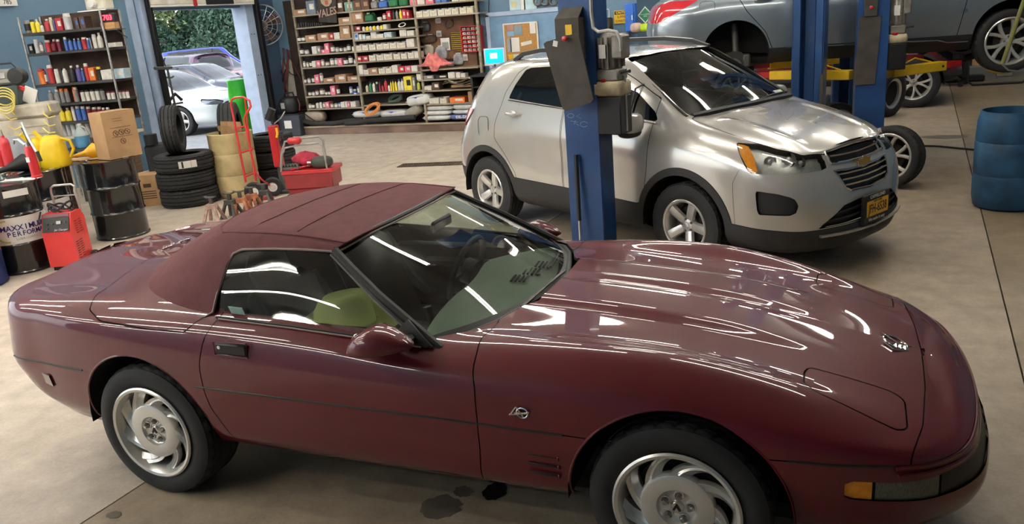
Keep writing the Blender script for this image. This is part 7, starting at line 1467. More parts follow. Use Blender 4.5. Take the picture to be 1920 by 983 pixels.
# lettering bent round the first drum, facing the camera
def wrap_text(par, s, size, z, a0, R, m, sp_=.68):
    n = len(s)
    for i, chv in enumerate(s):
        if chv == ' ': continue
        a = a0+(i-(n-1)/2)*size*sp_/R; text('lettering', chv, size, m, par, (R*math.cos(a), R*math.sin(a), z), (PI/2, 0, a+PI/2), .0008, .001)
camdir = math.atan2(CAM_POS[1]-D1[1], CAM_POS[0]-D1[0]); M_nav = mat('navy_ink', (.02, .015, .16), .5)
wrap_text(d1, 'MAXXIMUM', .075, .465, camdir+.22, .2845, M_nav); wrap_text(d1, 'PERFORMANCE', .065, .405, camdir+.52, .2845, M_nav); wrap_text(d1, 'LUBRICANTS', .03, .355, camdir+.28, .2845, mat('grey_ink', (.45, .45, .42), .6))
for k in range(14):
    a = PI*.5+2*PI*k/26; an = camdir-.30+(.105*math.cos(a))/.2845; MB().box((.2845*math.cos(an), .2845*math.sin(an), .44+.105*math.sin(a)), (.003, .024, .016), 0, rotm(0, 0, an) @ rotm(a+PI/2, 0, 0)).build('logo_dash', mat('olive_print', (.42, .42, .10), .6), d1)
camdir3 = math.atan2(CAM_POS[1]-D3[1], CAM_POS[0]-D3[0]); wrap_text(d3, 'MAXXIMUM', .075, .465, camdir3+.10, .2845, M_nav)
MB().box((0, 0, 0), (.004, .22, .065)).build('paper_label', M_white, d1, 0, (.2835*math.cos(camdir+.25), .2835*math.sin(camdir+.25), .80), (0, 0, camdir+.25))
p = atz(-14, 520); bo = thing('oil_drum', 'blue drum with orange top half at the left edge', 'drum', (p.x+.12, p.y-.26, 0)); MB().lathe([(0, .01), (.27, .01), (.2875, .02), (.28, .05), (.28, .28), (.287, .30), (.28, .32)], 40).build('lower_shell', mat('navy_blue_drum', (.012, .025, .11), .4), bo); MB().lathe([(.282, .32), (.28, .56), (.287, .58), (.28, .60), (.28, .84), (.2875, .87), (.26, .86), (0, .86)], 40, cap=False).build('upper_shell', mat('orange_red_drum', (.50, .10, .03), .4), bo)
# ---- on the drums
def onz(u, v, z): q = atz(u, v, z); return q
H0 = .867
# board lying across the drums behind
bp = thing('plank', 'long white-edged plank behind the drums carrying the yellow jugs', 'plank', (-8.12, 2.62, 0), 1.05); 
MB().box((0, 0, .845), (1.7, .34, .03), .004).build('board', mat('grey_white_plank', (.40, .37, .32), .7, var=.2), bp, 30)
for x in (-.72, .72):
    for y in (-.12, .12): MB().box((x, y, .415), (.05, .05, .83)).build('leg', M_brown, bp)
def jug(label, u, v, s=1.0, rz=.6):
    q = onz(u, v, .862); t = thing('oil_jug', label, 'jug', (q.x, q.y, .861), rz); b = MB(); G = []
    for z, w_, d_ in ((0, .13, .12), (.02, .145, .13), (.10, .135, .12), (.22, .115, .105), (.28, .10, .09), (.31, .06, .06), (.315, .02, .02)):
        G.append([(w_*s*math.copysign(abs(math.cos(t))**.6, math.cos(t)), d_*s*math.copysign(abs(math.sin(t))**.6, math.sin(t)), z*s*1.1) for t in np.linspace(0, 2*PI, 24, endpoint=False)])
    b.grid(G, wrapv=True, flip=False); m = mat('yellow_plastic_jug', (.74, .50, .01), .4, var=.08); b.build('jug_body', m, t, 60); MB().tube([(.10*s, 0, .30*s), (.19*s, 0, .27*s), (.21*s, 0, .18*s), (.16*s, 0, .09*s)], .016*s, 8).build('handle', m, t); MB().tube([(-.08*s, 0, .29*s), (-.13*s, 0, .36*s), (-.16*s, 0, .40*s)], .022*s, 8).build('spout', m, t)
    return t
jug('yellow oil jug standing nearer the brown carton on the plank', 108, 312, 1.0, .5); jug('yellow oil jug behind the red jack cylinder', 83, 313, .95, 1.2)
fn = thing('funnel', 'yellow plastic funnel lying on black drum beside the carton', 'funnel', (0, 0, 0)); a, b = onz(134, 294, H0+.06), onz(178, 283, H0+.08); ax = (b-a).normalized(); 
def cone(fn, a, b, r0, r1, nm, m): MB().cyl(a, b, r0, r1, 20, cap=False).build(nm, m, fn)
M_yfun = mat('yellow_funnel', (.78, .42, .02), .4); L_ = (b-a).length; cone(fn, a, a+ax*L_*.55, .012, .03, 'spout', M_yfun); cone(fn, a+ax*L_*.55, b, .03, .095, 'cone', M_yfun)
fb_ = thing('funnel', 'black funnel lying on the labelled black drum at left', 'funnel', (0, 0, 0)); a, b = onz(-12, 325, H0+.05), onz(48, 305, H0+.09); ax = (b-a).normalized(); L_ = (b-a).length; cone(fb_, a, a+ax*L_*.45, .02, .035, 'spout', M_trim); cone(fb_, a+ax*L_*.45, b, .035, .10, 'cone', M_trim)
o = MB().box((0, 0, .008), (.42, .26, .006)).build('cardboard_sheet', mat('tan_card', (.50, .32, .16), .8), None, 0, onz(158, 299, H0).to_tuple(), (0, 0, .5)); tag(o, 'flat tan cardboard sheet on the black drum beside the carton', 'cardboard')
bj = thing('cylinder_jack', 'red hydraulic cylinder with handle standing on the labelled drum', 'jack', onz(70, 333, H0).to_tuple()); bj.rotation_euler = (0, -.05, 0)
MB().lathe([(0, 0), (.055, 0), (.055, .02), (.046, .03), (.046, .30), (.04, .32), (0, .32)], 20).build('cylinder', M_red, bj); MB().cyl((0, 0, .32), (0, 0, .36), .025, n=12).build('neck', M_steel, bj)
MB().tube([(-.02, -.02, .34), (-.08, -.03, .40), (-.14, -.03, .40), (-.17, -.02, .36)], .010, 6).build('hose', M_steel, bj); MB().tube([(.10, .0, .22), (.0, .02, .42), (-.04, .03, .56)], .014, 6).build('pump_handle', M_steel, bj); MB().tube([(.12, 0, .16), (.10, 0, .26)], .018, 8).build('grip', M_black, bj); MB().tube([(0, .02, .34), (-.05, .04, .46), (-.08, .05, .5)], .012, 6).build('black_lever', M_black, bj); MB().box((0, -.047, .19), (.05, .004, .05)).build('label', M_white, bj)
for k, u in enumerate((4, 19)):
    fe = thing('fire_extinguisher', 'red gas cylinder with brass neck, %s of the pair at the left edge' % ('left', 'right')[k], 'gas cylinder', onz(u, 312, .862).to_tuple()); MB().lathe([(0, 0), (.05, 0), (.056, .02), (.056, .26), (.045, .31), (.02, .33), (.02, .35)], 20).build('cylinder', mat('bright_red_cylinder', (.55, .03, .04), .35, coat=.4), fe); MB().cyl((0, 0, .35), (0, 0, .42), .012, n=8).build('valve', M_steel, fe)
o = MB().box((0, 0, .003), (.36, .14, .004)).build('paper_sheet', M_white, None, 0, onz(40, 337, H0+.001).to_tuple(), (0, 0, .3)); tag(o, 'white paper slip lying on top of the labelled drum', 'paper')
# brown carton with round icons on the plain drum
q0, q1 = onz(207, 301, H0+.002), onz(268, 289, H0+.002); cr = math.atan2(q1.y-q0.y, q1.x-q0.x); wv = (q1-q0).length; fB_ = Frame(((q0.x+q1.x)/2, (q0.y+q1.y)/2, 0), cr); ht = fB_.px(225, 208, 0).z-H0
bxx = thing('shipping_carton', 'tall brown shipping carton with round handling icons on the black drum', 'box', (fB_.M @ Vector((0, .13, H0+.002))).to_tuple(), cr)
MB().box((0, 0, ht/2), (wv, .26, ht), .004).build('carton_body', M_card, bxx, 30)
for s_ in (-1, 1): MB().box((0, s_*.066, ht+.003), (wv*.98, .128, .004)).build('top_flap', M_card, bxx, 0)
MB().box((0, 0, ht+.006), (wv*.9, .05, .002)).build('packing_tape', mat('clear_tape', (.45, .36, .26), .2), bxx, 0)
M_pr = mat('dark_brown_print', (.07, .035, .02), .8)
def icon(x, z): 
    MB().tube([(x+.030*math.cos(t), -.1305, z+.030*math.sin(t)) for t in np.linspace(0, 2*PI, 20, endpoint=False)], .003, 4, closed=True).build('printed_icon', M_pr, bxx); MB().tube([(x-.02, -.1305, z+.02), (x+.02, -.1305, z-.02)], .003, 4).build('printed_icon', M_pr, bxx); MB().tube([(x+.012, -.1305, z+.014), (x, -.1305, z), (x+.005, -.1305, z-.016)], .003, 4).build('printed_icon', M_pr, bxx)
for x, z in ((-.07, .54), (.0, .55), (.07, .55), (.0, .36)): icon(x, z*ht)
for z in (.66, .46, .80, .85): MB().box((0 if z < .7 else -.02, -.1305, z*ht), (wv*(.62 if z < .7 else .28), .002, .004)).build('printed_line', M_pr, bxx, 0)
# blue washer-fluid jug on the lowest shelf
q = fS.px(158, 276, -.12); gj = thing('fluid_jug', 'clear gallon jug of blue fluid before the spray can shelf', 'jug', (fS.M @ Vector((q.x, -.12, q.z))).to_tuple(), SR); MB().lathe([(0, 0), (.085, 0), (.095, .02), (.095, .16)], 20).build('blue_fluid', mat('blue_fluid', (.10, .30, .50), .15, coat=.5), gj); MB().lathe([(.095, .16), (.09, .2), (.035, .27), (.025, .28), (.025, .31), (0, .31)], 20, cap=False).build('jug_shoulder', mat('cloudy_plastic', (.45, .52, .52), .3), gj); MB().tube([(.03, 0, .29), (.08, 0, .26), (.09, 0, .17)], .01, 6).build('handle', M_cream, gj); MB().cyl((0, 0, .30), (0, 0, .325), .028, n=14).build('cap', M_white, gj)
ts = thing('small_table', 'low dark stand under the gallon jug before the spray cans', 'stand', (fS.M @ Vector((q.x, -.12, 0))).to_tuple(), SR); MB().box((0, 0, q.z-.02), (.5, .24, .036), .004).build('top', M_dsh, ts)
for x in (-.22, .22):
    for y in (-.09, .09): MB().box((x, y, (q.z-.04)/2), (.03, .03, q.z-.04)).build('leg', M_dsh, ts)
# ------------------------------------------------------------------ red battery charger on wheels
q0, q1 = atz(88, 502), atz(165, 498); cr = .40; fQ = Frame(((q0.x+q1.x)/2, (q0.y+q1.y)/2, 0), cr)
bc = thing('battery_charger', 'red wheeled battery charger with black panel and steel handle', 'battery charger', (fQ.M @ Vector((.06, 0, 0))).to_tuple(), cr); bc.scale = (.86, .86, .86)
M_rch = mat('red_charger_paint', (.62, .035, .03), .35, coat=.3, var=.05)
hb = .62; zb0 = .05
# body: front face leans back towards the top
prof = [(-.17, zb0), (.19, zb0), (.19, zb0+.50), (.13, zb0+.60), (-.09, zb0+.60), (-.17, zb0+.40)]
MB().prism([(-.165, y, z) for y, z in prof], (.33, 0, 0)).build('housing', M_rch, bc, 30)
MB().prism([(-.15, -.174, zb0+.41), (.15, -.174, zb0+.41), (.15, -.112, zb0+.56), (-.15, -.112, zb0+.56)], (0, -.006, .003)).build('control_panel', M_black, bc, 0)
MB().prism([(-.15, -.11, zb0+.565), (.15, -.11, zb0+.565), (.15, -.094, zb0+.60), (-.15, -.094, zb0+.60)], (0, -.006, .003)).build('name_strip', mat('dark_maroon', (.12, .03, .05), .4), bc, 0)
rt_ = (PI/2-.395, 0, 0); text('lettering', 'BATTERY CHARGER', .022, M_white, bc, (-.02, -.105, zb0+.583), rt_, .0006); text('lettering', 'Jet Charger', .032, M_white, bc, (.06, -.176, zb0+.43), rt_, .0006, 0, .25)
MB().box((.04, -.152, zb0+.51), (.05, .01, .035), 0, rotm(-.395, 0, 0)).build('meter', M_conduit, bc)
for x, z in ((-.09, .50), (-.03, .50), (-.09, .45), (.11, .51)): MB().lathe([(0, -.012), (.010, -.010), (.012, 0)], 12, 'y', (x, -.15+(z-.5)*.4+.0, zb0+z)).build('dial', M_dsteel, bc)
for gx, gz in ((.02, .36), (-.04, .08)):
    for col_ in (0, 1):
        for k in range(6 if gz > .3 else 8): MB().box((.1665, gx-.045+col_*.085, zb0+gz+.027*k-.02*(1-col_)*.3), (.006, .062, .010), .002).build('louvre', mat('dark_red_slot', (.16, .008, .01), .5), bc)
MB().tube([(-.12, .16, zb0+.55), (-.13, .15, zb0+.80), (-.12, .15, zb0+.86), (-.08, .15, zb0+.885), (.12, .15, zb0+.885), (.15, .15, zb0+.86), (.14, .15, zb0+.80), (.16, .16, zb0+.55)], .013, 8).build('handle', M_steel, bc); MB().tube([(-.125, .15, zb0+.76), (.145, .15, zb0+.76)], .008, 6).build('handle_bar', M_steel, bc)
rr = random.Random(2)
for k in range(4): MB().tube([(-.15+.30*t, .05-.08*math.sin(t*PI)*(1 if k % 2 else -1), zb0+.63+.05*math.sin(t*5+k)+.012*k) for t in np.linspace(0, 1, 14)], .012, 6).build('charging_cable', M_rubber, bc)
MB().tube([(-.16, -.10, zb0+.64), (-.18, -.13, zb0+.56), (-.16, -.16, zb0+.52)], .011, 6).build('charging_cable', M_rubber, bc)
for s_ in (-1, 1): w_ = MB().lathe([(.045, -.02), (.065, -.022), (.07, 0), (.065, .022), (.045, .02)], 24, 'x', (s_*.20, .16, .07), close=True).build('wheel', M_rubber, bc); MB().lathe([(0, -.012), (.03, -.014), (.045, -.022), (.048, .02), (0, .012)], 20, 'x', (s_*.20, .16, .07)).build('wheel_hub', M_cream, bc)
MB().box((0, -.12, .025), (.3, .03, .05)).build('front_foot', M_black, bc)
# ------------------------------------------------------------------ tyres
def tyre_thing(label, loc, rot, R=.36, r=.21, w=.225, grp=None, tagged=None, kind='road'):
    t = thing('tyre_casing', label, 'tyre', loc, 0, grp, rot); key = ('ty', R, r, w, kind)
    if key not in UM: UM[key] = tyre_mesh(R, r, w, kind)
    mobj('tread_and_walls', UM[key], M_rubber, t)
    if ('in', R, r, w) not in UM: UM[('in', R, r, w)] = MB().lathe([(r, -w*.40), (r+.03, -w*.44), (R-.03, -w*.40), (R-.022, 0), (R-.03, w*.40), (r+.03, w*.44), (r, w*.40)], 48, 'y', cap=False).mesh('inner_wall')
    mobj('inner_wall', UM[('in', R, r, w)], M_under, t); return t
p = atz(348, 390); ts_ = (p.x-.15, p.y+.28)
names = ('lowest black tyre of the stack beside the yellow barrel', 'middle black tyre of the stack beside the yellow barrel', 'upper lying tyre with white sticker of the stack beside the yellow barrel')
for k in range(3):
    t = tyre_thing(names[k], (ts_[0]+(.0, -.01, .012)[k], ts_[1], .1135+.2255*k), (PI/2, 0, .3*k), .375, .22, .225)
    if k == 2:
        a_ = math.atan2(CAM_POS[1]-ts_[1], CAM_POS[0]-ts_[0])+.08
        st_ = MB(); st_.grid([[(.3765*math.cos(a_+x), .3765*math.sin(a_+x), z) for x in np.linspace(-.30, .30, 8)] for z in (-.045, .045)], flip=True); so = st_.build('price_sticker', M_white, t, 60); so.rotation_euler = (-PI/2, 0, 0)
        so.matrix_basis = (Euler((PI/2, 0, .6)).to_matrix().to_4x4()).inverted() @ Matrix.Identity(4)
        for q_, (xa, xb) in enumerate(((-.12, -.11), (.14, .20))): m_ = MB(); m_.grid([[(.3775*math.cos(a_-x), .3775*math.sin(a_-x), z) for x in np.linspace(xa, xb, 3)] for z in (-.04, .04)]); o_ = m_.build('sticker_print', (M_red, M_black)[q_], t, 60); o_.matrix_basis = (Euler((PI/2, 0, .6)).to_matrix().to_4x4()).inverted()
tyre_thing('upright tyre standing on the tyre stack', (ts_[0]-.02, ts_[1]-.06, .677+.31), (0, -.06, -1.0), .312, .19, .205)
p = ray(429, 217, 11.2); tyre_thing('upright tyre with white sticker standing behind the yellow barrel', (p.x, p.y, .36+.50), (0, 0, -1.0), .36, .21, .25)
bk = thing('tyre_stand', 'low crate under the upright tyre behind the yellow barrel', 'crate', (p.x, p.y, 0), -1.0); MB().box((0, 0, .25), (.4, .3, .49), .01).build('crate_body', M_brown, bk)
for k in range(3): tyre_thing('%s tyre of the hidden stack behind the red hand truck' % ('lowest', 'middle', 'topmost')[k], (-7.22, 6.2, .12+.235*k), (PI/2, 0, .2*k), .33, .21, .23)
# carton on the floor behind the tyre stack
q = atz(293, 388); cx_ = thing('floor_carton', 'brown printed carton on the floor between drum and tyre stack', 'box', (q.x-.2, q.y+.15, 0), .5); MB().box((0, 0, .21), (.34, .3, .42), .004).build('carton_body', M_card, cx_, 30); MB().box((.02, -.152, .28), (.10, .002, .05)).build('printed_line', M_pr, cx_, 0)
for k in range(4): MB().box((.02, -.152, .20-.03*k), (.2, .002, .012)).build('printed_line', M_pr, cx_, 0)
# black machine behind tyres
bm = thing('black_machine', 'black motor unit standing behind the tyre stack', 'machine', (-8.6, 5.55, 0), .3); MB().box((0, 0, .35), (.4, .35, .7), .03).build('housing', M_black, bm); MB().cyl((-.1, -.1, .7), (-.1, -.1, .85), .09, n=16).build('filter_can', M_trim, bm); MB().tube([(.1, 0, .7), (.2, -.1, .9), (.25, -.15, .4)], .02, 6).build('hose', M_rubber, bm)
# ------------------------------------------------------------------ yellow barrel with cardboard, red hand truck
p = atz(432, 374); yb_ = (p.x-.05, p.y+.26); M_ybar = mat('stained_cream_barrel', (.50, .40, .20), .5, var=.22, scale=5)
yb = thing('open_barrel', 'stained cream-yellow open barrel stuffed with cardboard', 'barrel', (*yb_, 0)); R_ = .285
MB().lathe([(0, 0), (R_-.04, 0), (R_-.01, .03), (R_, .10), (R_+.002, .29), (R_-.006, .305), (R_+.002, .32), (R_+.004, .58), (R_-.004, .595), (R_+.004, .61), (R_+.004, .84), (R_+.008, .86), (R_-.004, .865), (R_-.012, .85), (R_-.014, .05), (0, .04)], 48).build('barrel_wall', M_ybar, yb, 40)
MB().tube([(R_*1.012*math.cos(a), R_*1.012*math.sin(a), z) for a, z in ((-1.9, .62), (-1.85, .58), (-1.78, .55))], .008, 4).build('red_scratch', M_red, yb)
for k, (a, s_, z) in enumerate(((-.2, .30, .78), (.5, .26, .82), (1.3, .24, .80))): o = MB().box((0, 0, 0), (s_, .006, .36), 0, rotm(.25-.2*k, .12*k, a)).build('cardboard_piece', M_card, None, 0, (yb_[0]+.02*k, yb_[1]+.03*k-.02, z)); tag(o, '%s brown cardboard piece poking out of the cream barrel' % ('front', 'middle', 'rear')[k], 'cardboard')
fH = Frame((yb_[0]+.42, yb_[1]-.22, 0), .35); ht_ = thing('hand_truck', 'red tube hand truck with two pneumatic wheels leaning on the barrel', 'hand truck', fH.M.to_translation().to_tuple(), .35)
def hp(u, v, y): q = fH.px(u, v, y); return (q.x, y, q.z)
lean = lambda z: .10+.16*(1-z/1.2)*-1+.0*z
def hq(u, v):
    for _ in range(6):
        q = fH.px(u, v, -.02); y = -.10+.14*q.z
        q = fH.px(u, v, y)
    return (q.x, y, q.z)
M_rt = mat('red_tube_paint', (.55, .03, .025), .4, coat=.3)
MB().tube([hq(461, 342), hq(448, 275), hq(433, 195), hq(434, 187), hq(441, 183), hq(456, 182), hq(468, 189), hq(470, 200), hq(460, 217), hq(458, 224), hq(466, 262), hq(476, 312), hq(480, 340)], .015, 8).build('main_tube', M_rt, ht_)
for a, b in (((443, 240), (463, 236)), ((453, 286), (474, 279)), ((460, 331), (482, 322))): MB().tube([hq(*a), hq(*b)], .012, 6).build('cross_bar', M_rt, ht_)
MB().tube([hq(459, 183), hq(464, 232), hq(470, 280), hq(478, 335)], .010, 6).build('centre_tube', M_rt, ht_)
for (u, v) in ((476, 357), (511, 345)):
    q = fH.px(u, v, -.16 if u < 500 else .10); yy = -.16 if u < 500 else .10; w_ = bpy.data.objects.new('wheel', None); COL.objects.link(w_); w_.parent = ht_; w_.location = (q.x, yy, .127); w_.rotation_euler = (0, 0, .15)
    MB().lathe([(.062, -.03), (.085, -.042), (.115, -.038), (.127, -.015), (.127, .015), (.115, .038), (.085, .042), (.062, .03)], 32, 'y', close=True).build('tyre', M_rubber, w_); MB().lathe([(0, -.028), (.022, -.03), (.025, -.018), (.05, -.014), (.062, -.028), (.064, .03), (0, .02)], 24, 'y').build('hub', M_white, w_)
MB().tube([hq(480, 325), fH.px(492, 338, -.05), fH.px(505, 347, .06)], .012, 6).build('axle_stay', M_rt, ht_); MB().box((fH.px(470, 368, -.1).x+.1, -.05, .012), (.34, .16, .012)).build('toe_plate', M_rt, ht_)
# ------------------------------------------------------------------ red tool cart
q = atz(560, 372); fT = Frame((q.x, q.y, 0), .30); tc_ = thing('tool_cart', 'red wheeled tool box cart with steel push handle', 'tool cart', (q.x, q.y, 0), .30)
M_dkr = mat('dark_red_box', (.26, .015, .02), .4, coat=.3)
za = fT.px(577, 320, -.2).z; xa, xb = fT.px(530, 330, -.2).x, fT.px(623, 318, -.2).x
MB().box(((xa+xb)/2, 0, za-.015), (xb-xa+.02, .44, .05), .008).build('tray_rim', M_red, tc_); MB().box(((xa+xb)/2, 0, za-.13), (xb-xa-.03, .40, .20), .01).build('upper_box', M_dkr, tc_); MB().box(((xa+xb)/2-.01, 0, za-.33), (xb-xa-.10, .36, .20), .01).build('lower_box', M_dkr, tc_); MB().box(((xa+xb)/2, -.19, za-.30), (.14, .03, .06), .01).build('catch', M_conduit, tc_)
for sx_ in (-1, 1):
    for sy in (-1, 1): MB().box(((xa+xb)/2+sx_*(xb-xa)*.42, sy*.15, (za-.42)/2+.03), (.03, .03, za-.40), .004).build('leg', M_conduit, tc_); MB().lathe([(0, -.018), (.045, -.018), (.05, 0), (.045, .018), (0, .018)], 16, 'y', ((xa+xb)/2+sx_*(xb-xa)*.42, sy*.19, .05)).build('caster', M_rubber, tc_)
for yy, dv in ((-.18, 0), (.18, -12)):
    MB().tube([(fT.px(528, 325, yy).x, yy, za), fT.px(528, 292+dv*.4, yy), fT.px(534, 278+dv, yy), fT.px(560, 272+dv, yy), fT.px(598, 268+dv, yy), fT.px(606, 276+dv, yy), (fT.px(611, 300, yy).x, yy, za)], .014, 8).build('push_handle', M_conduit, tc_)
cc = fT.px(552, 264, -.18); MB().box((cc.x, -.18, cc.z), (.17, .09, .08), .02).build('red_grip_box', M_red, tc_, 50)
def blob(name, label, cat, p, r, m, sd=0):
    rr = random.Random(sd); b = MB(); G = []; n = 14
    for i in range(8):
        a = -PI/2+PI*i/7; G.append([(r[0]*math.cos(a)*math.cos(t)*(.8+.4*rr.random()), r[1]*math.cos(a)*math.sin(t)*(.8+.4*rr.random()), r[2]*math.sin(a)*(.85+.3*rr.random())+r[2]) for t in np.linspace(0, 2*PI, n, endpoint=False)])
    b.grid(G, wrapv=True, flip=False); o = b.build(name, m, None, 80, p); tag(o, label, cat); return o
def on_cart(u, v, y): c = fT.px(u, v, y); return (fT.M @ Vector((c.x, y, za+.011))).to_tuple()
M_rag = mat('crimson_rag', (.40, .03, .06), .9, var=.25, scale=10)
blob('shop_rag', 'crimson rags heaped on the red tool cart', 'rag', on_cart(575, 300, .02), (.20, .13, .10), M_rag, 3); blob('shop_rag', 'crimson rag trailing over the right end of the tool cart', 'rag', on_cart(598, 296, .10), (.10, .07, .05), M_rag, 5)
dc = thing('dark_cylinder', 'dark green-grey rounded tank lying on the red tool cart', 'tank', on_cart(604, 305, -.12), .30); MB().ell((0, 0, .075), (.14, .075, .075), 18, 12, None, .7).build('tank_shell', mat('dark_olive', (.045, .05, .04), .5), dc); MB().cyl((-.14, 0, .075), (-.19, 0, .075), .02, n=10).build('neck', M_steel, dc)
pk = thing('socket_tray', 'tray of sockets on the left end of the red tool cart', 'tray', on_cart(548, 316, -.12), .30); MB().box((0, 0, .02), (.22, .13, .04), .006).build('tray', M_dsteel, pk)
for i in range(5):
    for j in range(2): MB().lathe([(.008, .035), (.008, .02), (.016, .02), (.016, .0), (.016, .035)], 10, 'z', (-.08+.04*i, -.025+.05*j, .04), cap=False).build('socket', M_cast, pk)
wr = thing('wrench', 'red handled wrench lying across the tool cart', 'wrench', on_cart(560, 308, -.16), .9); MB().tube([(-.12, 0, .015), (.10, 0, .03)], .014, 8).build('handle', M_red, wr); MB().box((.13, 0, .032), (.06, .04, .018), .006).build('jaw', M_steel, wr)
# red upright stand left of the cart
fU = Frame((q.x-.34, q.y+.42, 0), .30); us = thing('jump_cart', 'narrow red upright cart with hung cables and yellow tool', 'cart', fU.M.to_translation().to_tuple(), .30); a, b = fU.px(512, 235, 0), fU.px(524, 312, 0)
MB().box(((a.x+b.x)/2, 0, (a.z+b.z)/2), (.10, .16, a.z-b.z), .01).build('red_column', M_red, us); MB().box(((a.x+b.x)/2, 0, b.z/2), (.05, .08, b.z), .006).build('column_foot', M_dsteel, us); MB().box(((a.x+b.x)/2, 0, .02), (.3, .3, .04), .006).build('base', M_dsteel, us)
c = fU.px(505, 213, 0); MB().cyl((c.x-.03, 0, c.z-.08), (c.x+.05, 0, c.z+.06), .05, n=14).build('lamp_head', M_black, us); MB().tube([(c.x+.02, 0, c.z), (a.x, 0, a.z+.02)], .02, 8).build('lamp_stem', M_black, us)
MB().tube([fU.px(514, 232, -.09), fU.px(526, 222, -.09), fU.px(534, 209, -.09)], .008, 6).build('silver_lever', M_steel, us); MB().tube([fU.px(518, 240, -.1), fU.px(520, 250, -.1), fU.px(519, 258, -.1)], .016, 6).build('yellow_tool', M_yel, us)
for k in range(4): cc = fU.px(527+k, 258+3*k, -.1); MB().tube([(cc.x+.03*math.cos(t), -.10-.01*k, cc.z+.06*math.sin(t)) for t in np.linspace(0, 2*PI, 16, endpoint=False)], .006, 6, closed=True).build('cable_loop', M_rubber, us)
# ------------------------------------------------------------------ jack stands and trolley jack behind the convertible
M_jk = mat('scuffed_orange_iron', (.42, .16, .08), .6, var=.4, scale=14); M_jk2 = mat('pinkish_worn_iron', (.36, .24, .20), .6, var=.3, scale=14)
def jack_stand(label, u, v, m, h=.42, rz=0):
    p = atz(u, v); t = thing('jack_stand', label, 'jack stand', (p.x, p.y, 0), rz)
    for sx_ in (-1, 1):
        for sy in (-1, 1): MB().prism([(sx_*.11, sy*.11, 0), (sx_*.075, sy*.11, 0), (sx_*.025, sy*.04, h*.72), (sx_*.05, sy*.045, h*.72)], (0, -sy*.03, .0)).build('leg', m, t, 0)
    MB().box((0, 0, h*.66), (.11, .11, .06), .006).build('collar', m, t); MB().box((0, 0, h*.85), (.04, .04, h*.35), .004).build('ratchet_post', M_dsteel, t)
    MB().prism([(-.07, -.03, h*1.08), (-.05, -.03, h), (.05, -.03, h), (.07, -.03, h*1.08), (.04, -.03, h*1.04), (-.04, -.03, h*1.04)], (0, .06, 0)).build('saddle', M_dsteel, t, 0); return t
jack_stand('worn tan jack stand, leftmost behind the convertible roof', 403, 416, M_jk2, .29, .3); jack_stand('grey jack stand, second from left behind the convertible roof', 437, 408, M_dsteel, .29, .1); jack_stand('orange jack stand between two dark stands behind the roof', 456, 404, M_jk, .29, .5); jack_stand('orange jack stand with rounded top, nearest the hand truck', 477, 396, M_jk, .29, .2); jack_stand('dark jack stand right of the hand truck wheels', 500, 389, M_dsteel, .29, .4)

a_ = lw(-2, 12); b_ = lw(27, -3); t_ = thing('number_board', 'white board with black numerals 785 at the upper left corner', 'sign', (X0+.05, (a_.y+b_.y)/2, (a_.z+b_.z)/2)); MB().box((0, -.1, 0), (.02, abs(b_.y-a_.y)+.2, abs(b_.z-a_.z)), .003).build('board', M_white, t_); text('numerals', '785', .09, M_black, t_, (.012, -.02, -.0), (PI/2, 0, PI/2), .001)
# ================================================================== car park outside the door
def gpt(u, v): q = atz(u, v); return q
M_wpaint = mat('white_car_paint', (.72, .74, .76), .3, 0, .8, var=.02); M_gpaint = mat('dark_slate_paint', (.06, .065, .10), .3, .4, 1); M_plum = mat('plum_paint', (.12, .06, .11), .35, .4, 1); M_mar = mat('maroon_paint', (.26, .05, .08), .35, .3, 1); M_bsuv = mat('royal_blue_paint', (.02, .05, .36), .3, .4, 1)
M_oglass = glass('pale_reflecting_glass', (.25, .30, .30), 1.2)
def out_car(name, label, u, v, head, paint, **kw):
    q = gpt(u, v); c, s = math.cos(head), math.sin(head); w = kw.get('w', .91); wx, wy = q.x-s*w*.9, q.y+c*w*.9
    t = thing(name, label, 'car', (wx, wy, 0), head); gen_car(t, paint, glass_m=M_oglass, step=.07, **kw); return t
wc = out_car('white_sedan', 'white sedan with temporary spare wheel parked outside the garage door', 349, 254, rad(4), M_wpaint, wb=2.84, fo=.92, ro=1.05, w=.93, kind='sedan', zb=.98, zr=1.44, hood=.93, arch=.37)
def far_car(name, label, u, D, head, paint, **kw):
    p = ray(u, 135, D); t = thing(name, label, 'car', (p.x, p.y, 0), head); gen_car(t, paint, glass_m=M_oglass, step=.07, **kw); return t
far_car('dark_sedan', 'dark slate sedan parked behind the white sedan outside', 436, 22.8, rad(8), M_gpaint, wb=2.8, fo=.9, ro=1.0, w=.91, kind='sedan', zb=.96, zr=1.46)
far_car('plum_suv', 'plum coloured SUV parked far left outside the door', 318, 30, rad(160), M_plum, wb=2.7, kind='suv', zb=1.05, zr=1.66)
far_car('maroon_sedan', 'maroon sedan parked behind the dark sedan outside', 447, 28, rad(-6), M_mar, wb=2.7, kind='sedan', zb=1.0, zr=1.52)
far_car('blue_suv', 'royal blue SUV parked furthest right outside the door', 462, 36, rad(38), M_bsuv, wb=2.7, kind='suv', zb=1.08, zr=1.76)
# yellow mark on the temporary spare
p = gpt(349, 254)
